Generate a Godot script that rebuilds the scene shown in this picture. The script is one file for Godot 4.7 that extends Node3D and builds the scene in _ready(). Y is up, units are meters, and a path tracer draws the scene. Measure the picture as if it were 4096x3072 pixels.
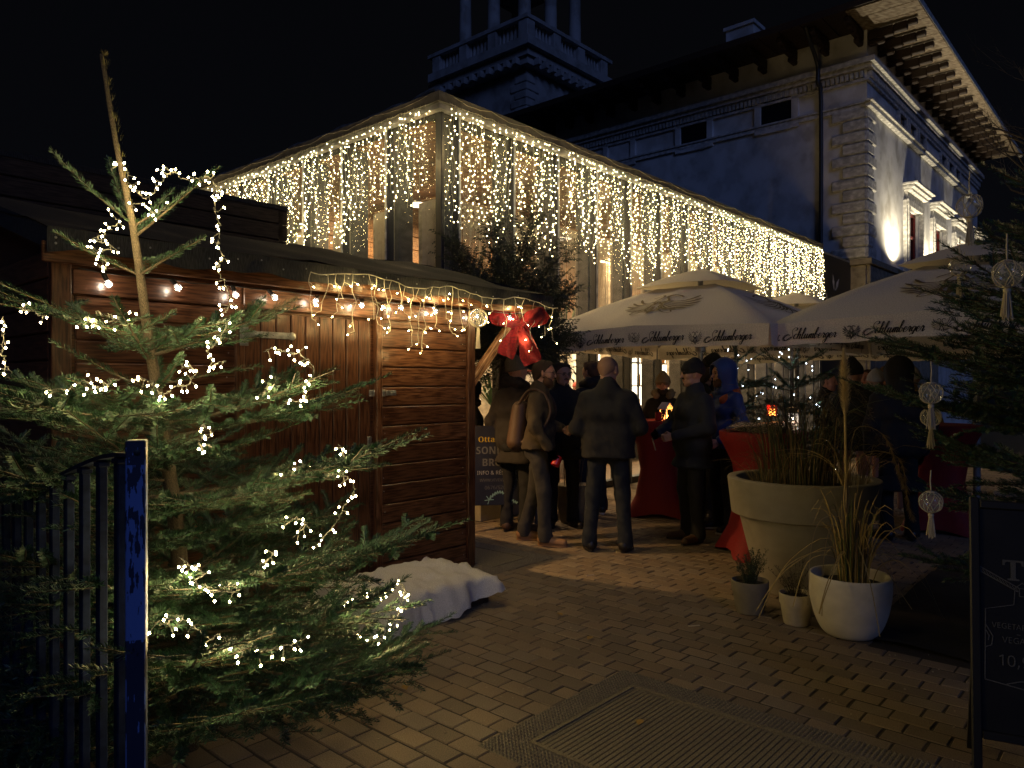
extends Node3D
# Night view of a Christmas market yard: hut, lit glass pavilion, villa, parasols, guests.
# Site grid: "a" runs along the pavilion front (away to the right), "c" across it towards the right foreground.
const TH := 0.84212
var CU := cos(TH)
var SU := sin(TH)
var rng := RandomNumberGenerator.new()
var M := {}
var used := {}

class MB:
	var v := PackedVector3Array()
	var n := PackedVector3Array()
	var ix := PackedInt32Array()
	var col := PackedColorArray()
	var uv := PackedVector2Array()
	var tint := Color(1, 1, 1)
	var tinted := false
	var mapped := false
	func put(p: Vector3, q: Vector3) -> int:
		v.append(p); n.append(q)
		if tinted: col.append(tint)
		return v.size() - 1
	func quad(a: Vector3, b: Vector3, c: Vector3, d: Vector3) -> void:
		var q := (b - a).cross(c - a)
		if q.length_squared() < 1e-16: q = (c - a).cross(d - a)
		q = q.normalized()
		var s := v.size()
		v.append_array([a, b, c, d]); n.append_array([q, q, q, q])
		if tinted: col.append_array([tint, tint, tint, tint])
		if mapped: uv.append_array([Vector2(0, 1), Vector2(1, 1), Vector2(1, 0), Vector2(0, 0)])
		ix.append_array([s, s + 2, s + 1, s, s + 3, s + 2])
	func tri(a: Vector3, b: Vector3, c: Vector3) -> void:
		var q := (b - a).cross(c - a).normalized()
		var s := v.size()
		v.append_array([a, b, c]); n.append_array([q, q, q])
		if tinted: col.append_array([tint, tint, tint])
		if mapped: uv.append_array([Vector2(0, 1), Vector2(1, 1), Vector2(1, 0)])
		ix.append_array([s, s + 2, s + 1])
	func hexa(p: Array) -> void:  # p: 4 bottom corners counter-clockwise seen from above, then the 4 above them
		quad(p[3], p[2], p[1], p[0]); quad(p[4], p[5], p[6], p[7])
		for i in 4:
			var j := (i + 1) % 4
			quad(p[i], p[j], p[j + 4], p[i + 4])
	func box(at: Vector3, size: Vector3, b := Basis()) -> void:
		var h := size / 2
		var p := []
		for y in [-1, 1]:
			for q in [[-1, 1], [1, 1], [1, -1], [-1, -1]]:
				p.append(at + b * Vector3(q[0] * h.x, y * h.y, q[1] * h.z))
		hexa(p)
	func span(lo: Vector3, hi: Vector3) -> void:
		box((lo + hi) / 2, hi - lo)
	func bar(p: Vector3, q: Vector3, w: float, h: float, up := Vector3.UP) -> void:
		var z := (q - p).normalized()
		if absf(z.dot(up)) > 0.99: up = Vector3.RIGHT
		var x := up.cross(z).normalized()
		box((p + q) / 2, Vector3(w, h, (q - p).length()), Basis(x, z.cross(x), z))
	func bevel(at: Vector3, size: Vector3, e: float, b := Basis()) -> void:
		var h := size / 2
		var i := h - Vector3(e, e, e)
		var P := func(x: float, y: float, z: float) -> Vector3: return at + b * Vector3(x, y, z)
		for s in [-1.0, 1.0]:
			var f := [[P.call(-i.x, s * h.y, i.z), P.call(i.x, s * h.y, i.z), P.call(i.x, s * h.y, -i.z), P.call(-i.x, s * h.y, -i.z)],
				[P.call(s * h.x, -i.y, i.z), P.call(s * h.x, -i.y, -i.z), P.call(s * h.x, i.y, -i.z), P.call(s * h.x, i.y, i.z)],
				[P.call(-i.x, -i.y, s * h.z), P.call(i.x, -i.y, s * h.z), P.call(i.x, i.y, s * h.z), P.call(-i.x, i.y, s * h.z)]]
			for q in f:
				if s > 0: quad(q[0], q[1], q[2], q[3])
				else: quad(q[3], q[2], q[1], q[0])
		for s in [-1.0, 1.0]:
			for t in [-1.0, 1.0]:
				face(P.call(-i.x, s * h.y, t * i.z), P.call(i.x, s * h.y, t * i.z), P.call(i.x, s * i.y, t * h.z), P.call(-i.x, s * i.y, t * h.z), b * Vector3(0, s, t))
				face(P.call(s * i.x, -i.y, t * h.z), P.call(s * i.x, i.y, t * h.z), P.call(s * h.x, i.y, t * i.z), P.call(s * h.x, -i.y, t * i.z), b * Vector3(s, 0, t))
				face(P.call(s * h.x, t * i.y, -i.z), P.call(s * h.x, t * i.y, i.z), P.call(s * i.x, t * h.y, i.z), P.call(s * i.x, t * h.y, -i.z), b * Vector3(s, t, 0))
				for u in [-1.0, 1.0]:
					var k := Vector3(s, t, u)
					var A: Vector3 = P.call(s * h.x, t * i.y, u * i.z)
					var B: Vector3 = P.call(s * i.x, t * h.y, u * i.z)
					var C: Vector3 = P.call(s * i.x, t * i.y, u * h.z)
					if (B - A).cross(C - A).dot(b * k) > 0: tri(A, B, C)
					else: tri(A, C, B)
	func face(a: Vector3, b: Vector3, c: Vector3, d: Vector3, out: Vector3) -> void:
		if (b - a).cross(c - a).dot(out) > 0: quad(a, b, c, d)
		else: quad(d, c, b, a)
	func rings(rows: Array, closed := true) -> void:  # rows of equal point counts, smooth
		var s := v.size()
		var R := rows.size()
		var C: int = rows[0].size()
		for r in R:
			for c in C:
				var p: Vector3 = rows[r][c]
				var pr: Vector3 = rows[maxi(r - 1, 0)][c]
				var nr: Vector3 = rows[mini(r + 1, R - 1)][c]
				var pc: Vector3 = rows[r][(c - 1 + C) % C if closed else maxi(c - 1, 0)]
				var nc: Vector3 = rows[r][(c + 1) % C if closed else mini(c + 1, C - 1)]
				var q := (nc - pc).cross(nr - pr)
				put(p, q.normalized() if q.length_squared() > 1e-18 else Vector3.UP)
		for r in R - 1:
			for c in (C if closed else C - 1):
				var a := s + r * C + c
				var b := s + r * C + (c + 1) % C
				ix.append_array([a, a + C, b, b, a + C, b + C])
	func tube(pts: Array, radii, sides := 6, cap := true) -> void:
		var rows := []
		var x := Vector3.ZERO
		for i in pts.size():
			var t: Vector3 = (pts[mini(i + 1, pts.size() - 1)] - pts[maxi(i - 1, 0)]).normalized()
			if x == Vector3.ZERO: x = t.cross(Vector3.UP if absf(t.y) < 0.9 else Vector3.RIGHT).normalized()
			x = (x - t * x.dot(t)).normalized()
			var y := t.cross(x)
			var r: float = radii[i] if radii is Array else radii
			var row := []
			for k in sides:
				var g := TAU * k / sides
				row.append(pts[i] + (x * cos(g) + y * sin(g)) * r)
			rows.append(row)
		rings(rows)
		if cap:
			for e in [0, rows.size() - 1]:
				for k in range(1, sides - 1):
					if e == 0: tri(rows[e][0], rows[e][k + 1], rows[e][k])
					else: tri(rows[e][0], rows[e][k], rows[e][k + 1])
	func lathe(prof: Array, seg := 24, at := Vector3.ZERO, b := Basis()) -> void:
		var rows := []
		for p in prof:
			var row := []
			for k in seg:
				var g := TAU * k / seg
				row.append(at + b * Vector3(cos(g) * p.x, p.y, -sin(g) * p.x))
			rows.append(row)
		rings(rows)
	func ball(at: Vector3, r: Vector3, seg := 10, rows_n := 6) -> void:
		var rows := []
		for j in rows_n + 1:
			var f := -PI / 2 + PI * j / rows_n
			var row := []
			for k in seg:
				var g := TAU * k / seg
				row.append(at + Vector3(cos(g) * cos(f) * r.x, sin(f) * r.y, -sin(g) * cos(f) * r.z))
			rows.append(row)
		rings(rows)
	func stroke(pts: Array, w, nrm: Vector3) -> void:  # flat pen stroke
		var rows := []
		for i in pts.size():
			var t: Vector3 = (pts[mini(i + 1, pts.size() - 1)] - pts[maxi(i - 1, 0)])
			var s := nrm.cross(t).normalized()
			var h: float = (w[i] if w is Array else w) / 2
			rows.append([pts[i] + s * h, pts[i] - s * h])
		for i in rows.size() - 1:
			face(rows[i][0], rows[i][1], rows[i + 1][1], rows[i + 1][0], nrm)
	func add(o: MB, t: Transform3D) -> void:
		var s := v.size()
		v.append_array(t * o.v)
		var bb := t.basis.orthonormalized()
		for q in o.n: n.append(bb * q)
		if tinted:
			for i in o.v.size(): col.append(o.col[i] * tint if o.tinted else tint)
		for i in o.ix: ix.append(i + s)
	func mesh() -> ArrayMesh:
		var a := []
		a.resize(Mesh.ARRAY_MAX)
		a[Mesh.ARRAY_VERTEX] = v; a[Mesh.ARRAY_NORMAL] = n; a[Mesh.ARRAY_INDEX] = ix
		if tinted: a[Mesh.ARRAY_COLOR] = col
		if mapped: a[Mesh.ARRAY_TEX_UV] = uv
		var m := ArrayMesh.new()
		m.add_surface_from_arrays(Mesh.PRIMITIVE_TRIANGLES, a)
		return m

# ---------- naming and placing ----------
func numbered(called: String) -> String:
	used[called] = used.get(called, -1) + 1
	return called if used[called] == 0 else "%s_%03d" % [called, used[called]]
func meta(o: Node, label: String, category: String, group := "") -> void:
	o.set_meta("label", label); o.set_meta("category", category)
	if group: o.set_meta("group", group)
func thing(called: String, label: String, category: String, at := Vector3.ZERO, turn := 0.0, group := "") -> Node3D:
	var o := Node3D.new()
	o.name = numbered(called)
	add_child(o)
	o.position = at; o.rotation.y = turn
	meta(o, label, category, group)
	return o
func obj(called: String, m, mat: Material, parent: Node, at := Vector3.ZERO, turn := 0.0) -> MeshInstance3D:
	var o := MeshInstance3D.new()
	o.name = numbered(called) if parent == self else called
	o.mesh = m.mesh() if m is MB else m
	o.material_override = mat
	o.position = at; o.rotation.y = turn
	parent.add_child(o, true)
	return o
func struct(called: String, m, mat: Material, at := Vector3.ZERO, turn := 0.0) -> MeshInstance3D:
	var o := obj(called, m, mat, self, at, turn)
	o.set_meta("kind", "structure")
	return o
func S(a: float, y: float, c: float) -> Vector3:
	return Vector3(CU * a + SU * c, y, -(SU * a - CU * c))
func pix(x: float, y: float, d: float) -> Vector3:
	return Vector3((x - 512.0) / 740.0 * d, 1.6 + (384.0 - y) / 740.0 * d, -d)
func omni(parent: Node, at: Vector3, col: Color, e: float, size := 0.02) -> OmniLight3D:
	var l := OmniLight3D.new()
	l.name = "light"
	l.position = at; l.light_color = col; l.light_energy = e; l.light_size = size
	l.omni_range = 30.0; l.omni_attenuation = 2.0; l.shadow_enabled = true
	parent.add_child(l, true)
	return l
func dup(o: Node3D, label: String) -> Node3D:
	var c := o.duplicate()
	c.name = numbered(String(o.name).trim_suffix("_000"))
	add_child(c)
	c.set_meta("label", label)
	return c
func rr(a: float, b: float) -> float:
	return rng.randf_range(a, b)
func curve(pts: Array, per := 6) -> Array:  # Catmull-Rom
	var out := []
	for i in pts.size() - 1:
		var p0 = pts[maxi(i - 1, 0)]
		var p1 = pts[i]
		var p2 = pts[i + 1]
		var p3 = pts[mini(i + 2, pts.size() - 1)]
		for k in per:
			var t := float(k) / per
			out.append(0.5 * ((2.0 * p1) + (p2 - p0) * t + (2.0 * p0 - 5.0 * p1 + 4.0 * p2 - p3) * t * t + (3.0 * p1 - p0 - 3.0 * p2 + p3) * t * t * t))
	out.append(pts[-1])
	return out

# ---------- materials ----------
func lin(r: float, g: float, b: float) -> Color:
	return Color(r, g, b).linear_to_srgb()
func noise(freq: float, ramp: Array, kind := FastNoiseLite.TYPE_SIMPLEX_SMOOTH, size := 512, oct := 4, sd := 1) -> NoiseTexture2D:
	var f := FastNoiseLite.new()
	f.noise_type = kind; f.frequency = freq; f.fractal_octaves = oct; f.seed = sd
	var t := NoiseTexture2D.new()
	t.width = size; t.height = size; t.seamless = true; t.noise = f
	if ramp.size():
		var g := Gradient.new()
		g.offsets = PackedFloat32Array(ramp.map(func(x): return x[0]))
		g.colors = PackedColorArray(ramp.map(func(x): return x[1]))
		t.color_ramp = g
	return t
func mat(called: String, c: Color, rough := 0.8, tex: Texture2D = null, scale := Vector3.ONE, world := true) -> StandardMaterial3D:
	var m := StandardMaterial3D.new()
	m.resource_name = called
	m.albedo_color = c; m.roughness = rough
	if tex:
		m.albedo_texture = tex
		m.uv1_triplanar = true
		m.uv1_world_triplanar = world
		m.uv1_scale = scale
	M[called] = m
	return m
func relief(m: StandardMaterial3D, tex: Texture2D, cm: float) -> void:
	m.heightmap_enabled = true; m.heightmap_texture = tex; m.heightmap_scale = cm
func glow(called: String, c: Color, e: float) -> StandardMaterial3D:
	var m := mat(called, Color(0.9, 0.88, 0.8), 0.4)
	m.emission_enabled = true; m.emission = c; m.emission_energy_multiplier = e
	return m
func grey(lo: float, hi: float) -> Array:
	return [[0.25, Color(lo, lo, lo)], [0.75, Color(hi, hi, hi)]]

func materials() -> void:
	var soft := noise(0.012, grey(0.72, 1.0))
	var fine := noise(0.08, grey(0.78, 1.0), FastNoiseLite.TYPE_SIMPLEX_SMOOTH, 512, 5)
	var faint := noise(0.05, grey(0.93, 1.0), FastNoiseLite.TYPE_SIMPLEX_SMOOTH, 256, 4)
	var grit := noise(0.25, grey(0.6, 1.0), FastNoiseLite.TYPE_VALUE, 512, 3)
	var grain := noise(0.02, [[0.2, Color(0.50, 0.42, 0.36)], [0.5, Color(0.86, 0.82, 0.78)], [0.8, Color(1, 1, 1)]], FastNoiseLite.TYPE_SIMPLEX_SMOOTH, 512, 5)
	var bump := noise(0.06, [], FastNoiseLite.TYPE_SIMPLEX_SMOOTH, 512, 5)
	var stain := noise(0.009, [[0.28, Color(0.80, 0.79, 0.77)], [0.46, Color(0.95, 0.95, 0.94)], [0.7, Color(1, 1, 1)]], FastNoiseLite.TYPE_SIMPLEX_SMOOTH, 1024, 6, 5)
	for i in 5:
		var p := mat("paver%d" % i, [lin(0.24, 0.185, 0.125), lin(0.19, 0.148, 0.104), lin(0.275, 0.21, 0.138), lin(0.215, 0.16, 0.107), lin(0.245, 0.197, 0.142)][i], 0.75, fine, Vector3.ONE * 3.3)
		relief(p, bump, 0.25)
		p.uv1_offset = Vector3(i * 0.37, i * 0.21, i * 0.53)
	mat("joint", lin(0.05, 0.04, 0.028), 0.95, grit, Vector3.ONE * 4)
	mat("soil", lin(0.02, 0.016, 0.012), 1.0, grit, Vector3.ONE * 3)
	mat("ground", lin(0.03, 0.028, 0.02), 1.0, soft, Vector3.ONE * 0.5)
	for i in 4:
		var w := mat("stain%d" % i, [lin(0.13, 0.060, 0.031), lin(0.115, 0.051, 0.026), lin(0.148, 0.069, 0.035), lin(0.10, 0.044, 0.023)][i], 0.3, grain, Vector3(0.45, 5.5, 5.5), false)
		w.uv1_offset = Vector3(i * 0.31, i * 0.17, i * 0.71)
		relief(w, bump, 0.05)
	var raw := mat("raw_wood", lin(0.42, 0.24, 0.11), 0.55, grain, Vector3(0.5, 6, 6), false)
	relief(raw, bump, 0.05)
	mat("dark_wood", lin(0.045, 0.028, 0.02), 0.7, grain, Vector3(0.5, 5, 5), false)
	mat("dimmed_plaster", lin(0.38, 0.38, 0.39), 0.9, stain, Vector3(0.16, 0.10, 0.16))  # darker copy of plaster for the tower: its weaker light is in the colour
	mat("ceiling_wood", lin(0.30, 0.165, 0.058), 0.55, grain, Vector3(0.4, 3, 3))
	relief(mat("felt", lin(0.035, 0.037, 0.04), 0.92, noise(0.03, grey(0.55, 1.0)), Vector3(7, 0.9, 7), false), grit, 0.12)
	mat("slate", lin(0.03, 0.03, 0.038), 0.85, soft, Vector3.ONE * 0.6)
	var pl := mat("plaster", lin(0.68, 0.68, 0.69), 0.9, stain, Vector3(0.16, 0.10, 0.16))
	relief(pl, bump, 0.5)
	mat("trim", lin(0.68, 0.67, 0.64), 0.85, soft, Vector3.ONE)
	relief(mat("stone", lin(0.34, 0.29, 0.21), 0.9, stain, Vector3.ONE * 0.5), grit, 1.5)
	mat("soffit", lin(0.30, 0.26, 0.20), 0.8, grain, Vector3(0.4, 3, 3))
	mat("steel", lin(0.035, 0.037, 0.04), 0.45).metallic = 0.3
	mat("pier", lin(0.085, 0.085, 0.083), 0.6, soft)
	mat("alu", lin(0.42, 0.43, 0.44), 0.4, soft).metallic = 0.5
	mat("cream", lin(0.62, 0.56, 0.44), 0.85, soft)
	mat("interior_floor", lin(0.2, 0.14, 0.09), 0.5, grain, Vector3(0.4, 3, 3))
	mat("red_frame", lin(0.26, 0.03, 0.025), 0.5, soft)
	mat("dark_glass", lin(0.01, 0.012, 0.016), 0.08)
	var g := mat("glass", Color(0.9, 0.95, 0.93, 0.06), 0.02)
	g.transparency = BaseMaterial3D.TRANSPARENCY_ALPHA
	var cg := mat("clear_glass", Color(0.95, 0.97, 0.97, 0.1), 0.02)
	cg.transparency = BaseMaterial3D.TRANSPARENCY_ALPHA
	mat("cord", lin(0.46, 0.41, 0.31), 0.9)
	mat("wire_pale", lin(0.36, 0.34, 0.27), 0.5)
	mat("wire_dark", lin(0.012, 0.014, 0.012), 0.5)
	mat("black_plastic", lin(0.012, 0.012, 0.013), 0.5)
	var um := mat("canvas", lin(0.82, 0.79, 0.71), 0.9, fine, Vector3.ONE * 2)
	um.backlight_enabled = true; um.backlight = lin(0.5, 0.46, 0.38)
	mat("print_black", lin(0.012, 0.011, 0.011), 0.8)
	mat("print_gold", lin(0.11, 0.075, 0.03), 0.7)
	mat("ink", lin(0.008, 0.008, 0.008), 0.55, soft)
	mat("chalk", lin(0.45, 0.45, 0.42), 1.0, grit, Vector3.ONE * 6)
	mat("chalk_yellow", lin(0.55, 0.38, 0.03), 1.0, grit, Vector3.ONE * 6)
	mat("chalk_green", lin(0.2, 0.35, 0.3), 1.0)
	mat("needle", lin(0.035, 0.085, 0.022), 0.5).vertex_color_use_as_albedo = true
	M.needle.albedo_color = Color.WHITE
	M.needle.backlight_enabled = true; M.needle.backlight = lin(0.05, 0.07, 0.02)
	relief(mat("bark", lin(0.155, 0.122, 0.083), 0.9, noise(0.05, grey(0.45, 1.0)), Vector3(14, 3, 14), false), bump, 0.3)
	mat("bark_dark", lin(0.11, 0.09, 0.07), 0.95, noise(0.05, grey(0.45, 1.0)), Vector3(8, 2, 8), false)
	mat("leaf", lin(0.04, 0.055, 0.03), 0.6)
	mat("grass", Color.WHITE, 0.7).vertex_color_use_as_albedo = true
	mat("pot_taupe", lin(0.31, 0.28, 0.215), 0.75, faint, Vector3.ONE * 0.7)
	mat("pot_white", lin(0.72, 0.67, 0.55), 0.75, faint, Vector3.ONE * 0.7)
	mat("pot_grey", lin(0.24, 0.21, 0.155), 0.8, faint, Vector3.ONE)
	mat("pot_cream", lin(0.56, 0.49, 0.35), 0.8, faint, Vector3.ONE)
	relief(mat("red_cloth", lin(0.27, 0.008, 0.010), 0.75, fine, Vector3.ONE * 2), fine, 0.1)
	mat("red_velvet", lin(0.28, 0.008, 0.011), 1.0, soft, Vector3.ONE * 6).rim_enabled = true
	mat("red_glaze", lin(0.4, 0.015, 0.012), 0.25)
	mat("fleece", lin(0.68, 0.68, 0.68), 1.0, fine, Vector3.ONE * 3)
	mat("zinc", lin(0.45, 0.46, 0.47), 0.35, soft, Vector3.ONE * 4).metallic = 0.8
	mat("rubber", lin(0.27, 0.23, 0.15), 0.85, grit, Vector3.ONE * 3)
	glow("led_warm", Color(1.0, 0.92, 0.68), 28.0)
	glow("led_soft", Color(1.0, 0.90, 0.64), 15.0)
	glow("led_tree", Color(1.0, 0.90, 0.66), 70.0)
	glow("led_amber", Color(1.0, 0.88, 0.58), 40.0)
	glow("led_cool", Color(0.85, 0.92, 1.0), 16.0)
	glow("lamp_face", Color(1.0, 0.86, 0.62), 14.0)
	glow("candle", Color(1.0, 0.62, 0.25), 8.0)
	glow("bar_glow", Color(0.75, 1.0, 0.9), 1.2)
	glow("shelf_glow", Color(1.0, 0.93, 0.8), 2.6)
	mat("gate_blue", lin(0.012, 0.020, 0.05), 0.85, soft, Vector3.ONE * 3).metallic_specular = 0.25
	var pp := mat("post_paint", Color.WHITE, 0.5, paint_texture(), Vector3(19.0, 0.704, 19.0), false)
	pp.uv1_offset = Vector3(0.5, 0.0, 0.5)
	mat("chalk_dim", lin(0.16, 0.16, 0.15), 1.0, grit, Vector3.ONE * 8)
	var ck := Image.create(64, 64, false, Image.FORMAT_RGB8)
	for y in 64:
		for x in 64:
			var c := Color(0.8, 0.76, 0.68)
			if x < 12 or y < 12: c = Color(0.22, 0.16, 0.13)
			if (x > 30 and x < 38) or (y > 30 and y < 38): c = Color(0.45, 0.16, 0.12)
			if (x < 12 and y < 12): c = Color(0.08, 0.06, 0.05)
			ck.set_pixel(x, y, c)
	mat("check", Color.WHITE, 0.95, ImageTexture.create_from_image(ck), Vector3.ONE * 9, false)

func camera_and_light() -> void:
	var cam := Camera3D.new()
	cam.name = "camera"
	cam.fov = 54.85
	cam.near = 0.05; cam.far = 400.0
	cam.position = Vector3(0, 1.6, 0)
	add_child(cam)
	cam.current = true
	var env := Environment.new()
	env.background_mode = Environment.BG_SKY
	var sm := ProceduralSkyMaterial.new()
	sm.sky_top_color = lin(0.0010, 0.0011, 0.0016)
	sm.sky_horizon_color = lin(0.0020, 0.0022, 0.0030)
	sm.ground_horizon_color = lin(0.0015, 0.0015, 0.0015)
	sm.ground_bottom_color = lin(0.0005, 0.0005, 0.0005)
	env.sky = Sky.new()
	env.sky.sky_material = sm
	env.tonemap_mode = Environment.TONE_MAPPER_LINEAR
	env.tonemap_exposure = 1.45
	env.sdfgi_enabled = true; env.ssao_enabled = true; env.ssil_enabled = true
	var we := WorldEnvironment.new()
	we.name = "world"
	we.environment = env
	add_child(we)
	# the dim bluish light of the street and night sky, from behind and to the right of the camera
	var sun := DirectionalLight3D.new()
	sun.name = "night_light"
	sun.light_color = Color(0.54, 0.66, 1.0)
	sun.light_energy = 0.062
	sun.light_angular_distance = 20.0
	sun.shadow_enabled = true
	sun.sky_mode = DirectionalLight3D.SKY_MODE_LIGHT_ONLY
	add_child(sun)
	sun.look_at_from_position(Vector3.ZERO, Vector3(-0.25, -0.5, -1.0), Vector3.UP)

func ground() -> void:
	var g := MB.new()
	g.quad(Vector3(-150, -0.06, 30), Vector3(150, -0.06, 30), Vector3(150, -0.06, -200), Vector3(-150, -0.06, -200))
	struct("ground", g, M.ground)
	var yard := MB.new()
	yard.span(Vector3(-3, -0.05, -12.6), Vector3(21, -0.0035, 3.5))
	var pave := struct("paving", yard, M.joint, Vector3.ZERO, TH)
	var bed := MB.new()   # planting bed beside the paving, lumpy soil
	var rows := []
	for i in 24:
		var row := []
		for k in 24:
			row.append(Vector3(4.9 + i * 0.12, 0.012 + rr(0.0, 0.03), -1.5 + k * 0.16))
		rows.append(row)
	bed.rings(rows, false)
	struct("soil_bed", bed, M.soil, Vector3.ZERO, TH)
	# pavers: running bond, long side along c
	var L := 0.185
	var W := 0.122
	var vs := []
	for i in 5:
		var b := MB.new()
		b.bevel(Vector3.ZERO, Vector3(W - 0.008 - 0.002 * (i % 2), 0.06, L - 0.006 - 0.002 * (i % 3)), 0.0045)
		vs.append(b.mesh())
	var all := []
	for i in range(-9, 135):
		for k in range(-70, 19):
			var a := i * W
			var c := k * L + (L / 2 if i % 2 else 0.0) + (0.02 if i % 3 == 0 else 0.0)
			if a > 4.85 and a < 7.6 and c > -1.45: continue
			if a > 1.45 and a < 4.5 and c < -4.7 and c > -7.0: continue
			if c < -6.6 and a > 6.0: continue
			if a > 2.40 and a < 3.42 and c > -2.21 and c < -0.55: continue
			var p := S(a, 0, c)
			var d := -p.z
			if d < 2.6 or absf(p.x / d) > 0.78: continue
			if d > 15.0: continue
			all.append([d, a, c])
	all.sort_custom(func(x, y): return x[0] < y[0])
	var rest := [MB.new(), MB.new(), MB.new(), MB.new(), MB.new()]
	for i in all.size():
		var q: Array = all[i]
		var y := -0.03 + rr(-0.002, 0.003)
		var turn := rr(-0.022, 0.022)
		var tilt := Basis.from_euler(Vector3(rr(-0.012, 0.012), turn, rr(-0.012, 0.012)))
		if i < 300:
			var o := obj("paver", vs[i % 5], M["paver%d" % rng.randi_range(0, 4)], pave, Vector3(q[1], y, q[2]))
			o.basis = tilt
		else:
			var b: MB = rest[rng.randi_range(0, 4)]
			b.bevel(Vector3(q[1], y, q[2]), Vector3(W - 0.009, 0.06, L - 0.0065), 0.0045, tilt)
	for i in 5:
		var o := obj("far_pavers", rest[i], M["paver%d" % i], pave)
		o.set_meta("kind", "stuff")
	mat_thing("door_mat", "large ribbed rubber door mat with studded border sunk in the paving", Vector3(2.34, 0, -2.29), Vector3(3.5, 0, -0.45), true)
	mat_thing("door_mat", "dusty rubber mat lying beside the wooden hut corner", Vector3(4.52, 0, -6.0), Vector3(5.34, 0, -4.25), false)
	var gm := MB.new()
	for i in 700:
		var d := rr(3.0, 8.5)
		var p := Vector3(rr(-0.35, 0.6) * d, 0.001, -d)
		var r := rr(0.002, 0.006)
		gm.ball(p, Vector3(r * rr(0.7, 1.6), r * 0.7, r), 4, 3)
	var grit := obj("grit", gm, M.stone, self)
	grit.set_meta("kind", "stuff")
	meta(grit, "small crumbs of grit scattered over the paving", "grit")
	# litter: fallen leaves and cigarette ends
	var lf := MB.new()
	lf.quad(Vector3(-0.03, 0, 0.0), Vector3(0.0, 0.006, 0.02), Vector3(0.035, 0.002, 0.0), Vector3(0.0, 0.008, -0.022))
	var lm := lf.mesh()
	M.leaf_litter = mat("leaf_litter", lin(0.26, 0.16, 0.035), 0.8)
	for q in [[465, 588, 0.4], [447, 592, 1.5], [405, 690, 2.0], [410, 655, 0.2], [640, 725, 1.1], [560, 616, 2.2], [590, 640, 0.9]]:
		var d: float = 1.6 * 740 / (q[1] - 384.0)
		var o := obj("fallen_leaf", lm, M.leaf_litter, self, pix(q[0], q[1], d) + Vector3(0, 0.012, 0), q[2])
		meta(o, "small dry yellow leaf lying on the paving", "leaf", "leaves on the paving")
	var butt := MB.new()
	butt.tube([Vector3(-0.04, 0.005, 0), Vector3(0.04, 0.005, 0)], 0.004, 6)
	var bm := butt.mesh()
	for q in [[590, 577, 0.5], [694, 628, 0.2]]:
		var d: float = 1.6 * 740 / (q[1] - 384.0)
		var o := obj("paper_straw", bm, M.cord, self, pix(q[0], q[1], d) + Vector3(0, 0.01, 0), q[2])
		meta(o, "white paper stick dropped on the paving", "litter", "litter on the paving")

func mat_thing(called: String, label: String, lo: Vector3, hi: Vector3, ribs: bool) -> void:
	var mid := (lo + hi) / 2
	var o := thing(called, label, "mat", S(mid.x, 0.0, mid.z), TH)
	var h := (hi - lo) / 2
	var b := MB.new()
	b.span(Vector3(-h.x, -0.012, -h.z), Vector3(h.x, 0.004, h.z))
	obj("backing", b, M.rubber, o)
	var w := 0.17
	var studs := MB.new()
	var st := 0.021
	var nx := int(2 * h.x / st)
	var nz := int(2 * h.z / st)
	for i in nx:
		for k in nz:
			var x := -h.x + (i + 0.5) * st
			var z := -h.z + (k + 0.5) * st
			if absf(x) < h.x - w and absf(z) < h.z - w: continue
			var r := 0.0075
			var t := Vector3(x, 0.014, z)
			var p := [Vector3(x - r, 0.004, z + r), Vector3(x + r, 0.004, z + r), Vector3(x + r, 0.004, z - r), Vector3(x - r, 0.004, z - r)]
			for j in 4: studs.tri(p[j], p[(j + 1) % 4], t)
	obj("studded_border", studs, M.rubber, o).set_meta("kind", "stuff")
	var fr := MB.new()
	for s in [-1, 1]:
		fr.box(Vector3(s * (h.x - w), 0.008, 0), Vector3(0.022, 0.012, 2 * (h.z - w) + 0.022))
		fr.box(Vector3(0, 0.008, s * (h.z - w)), Vector3(2 * (h.x - w) - 0.022, 0.012, 0.022))
	obj("inner_frame", fr, M.rubber, o)
	var rb := MB.new()
	var n := int(2 * (h.z - w) / (0.026 if ribs else 0.03))
	for i in n:
		var z := -(h.z - w) + (i + 0.5) * 2 * (h.z - w) / n
		rb.bevel(Vector3(0, 0.005, z), Vector3(2 * (h.x - w) - 0.03, 0.005, 0.0215), 0.0015, Basis(Vector3.UP, rr(-0.002, 0.002)))
	obj("ribs", rb, M.rubber, o).set_meta("kind", "stuff")

func board(parent: Node, called: String, at: Vector3, length: float, wide: float, thick := 0.022, upright := false, m := "stain") -> void:
	var b := MB.new()
	b.bevel(Vector3.ZERO, Vector3(length, wide, thick), minf(0.005, thick * 0.3))
	var o := obj(called, b, M[m + str(rng.randi_range(0, 3))] if m == "stain" else M[m], parent, at)
	if upright: o.rotation.z = PI / 2

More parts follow.
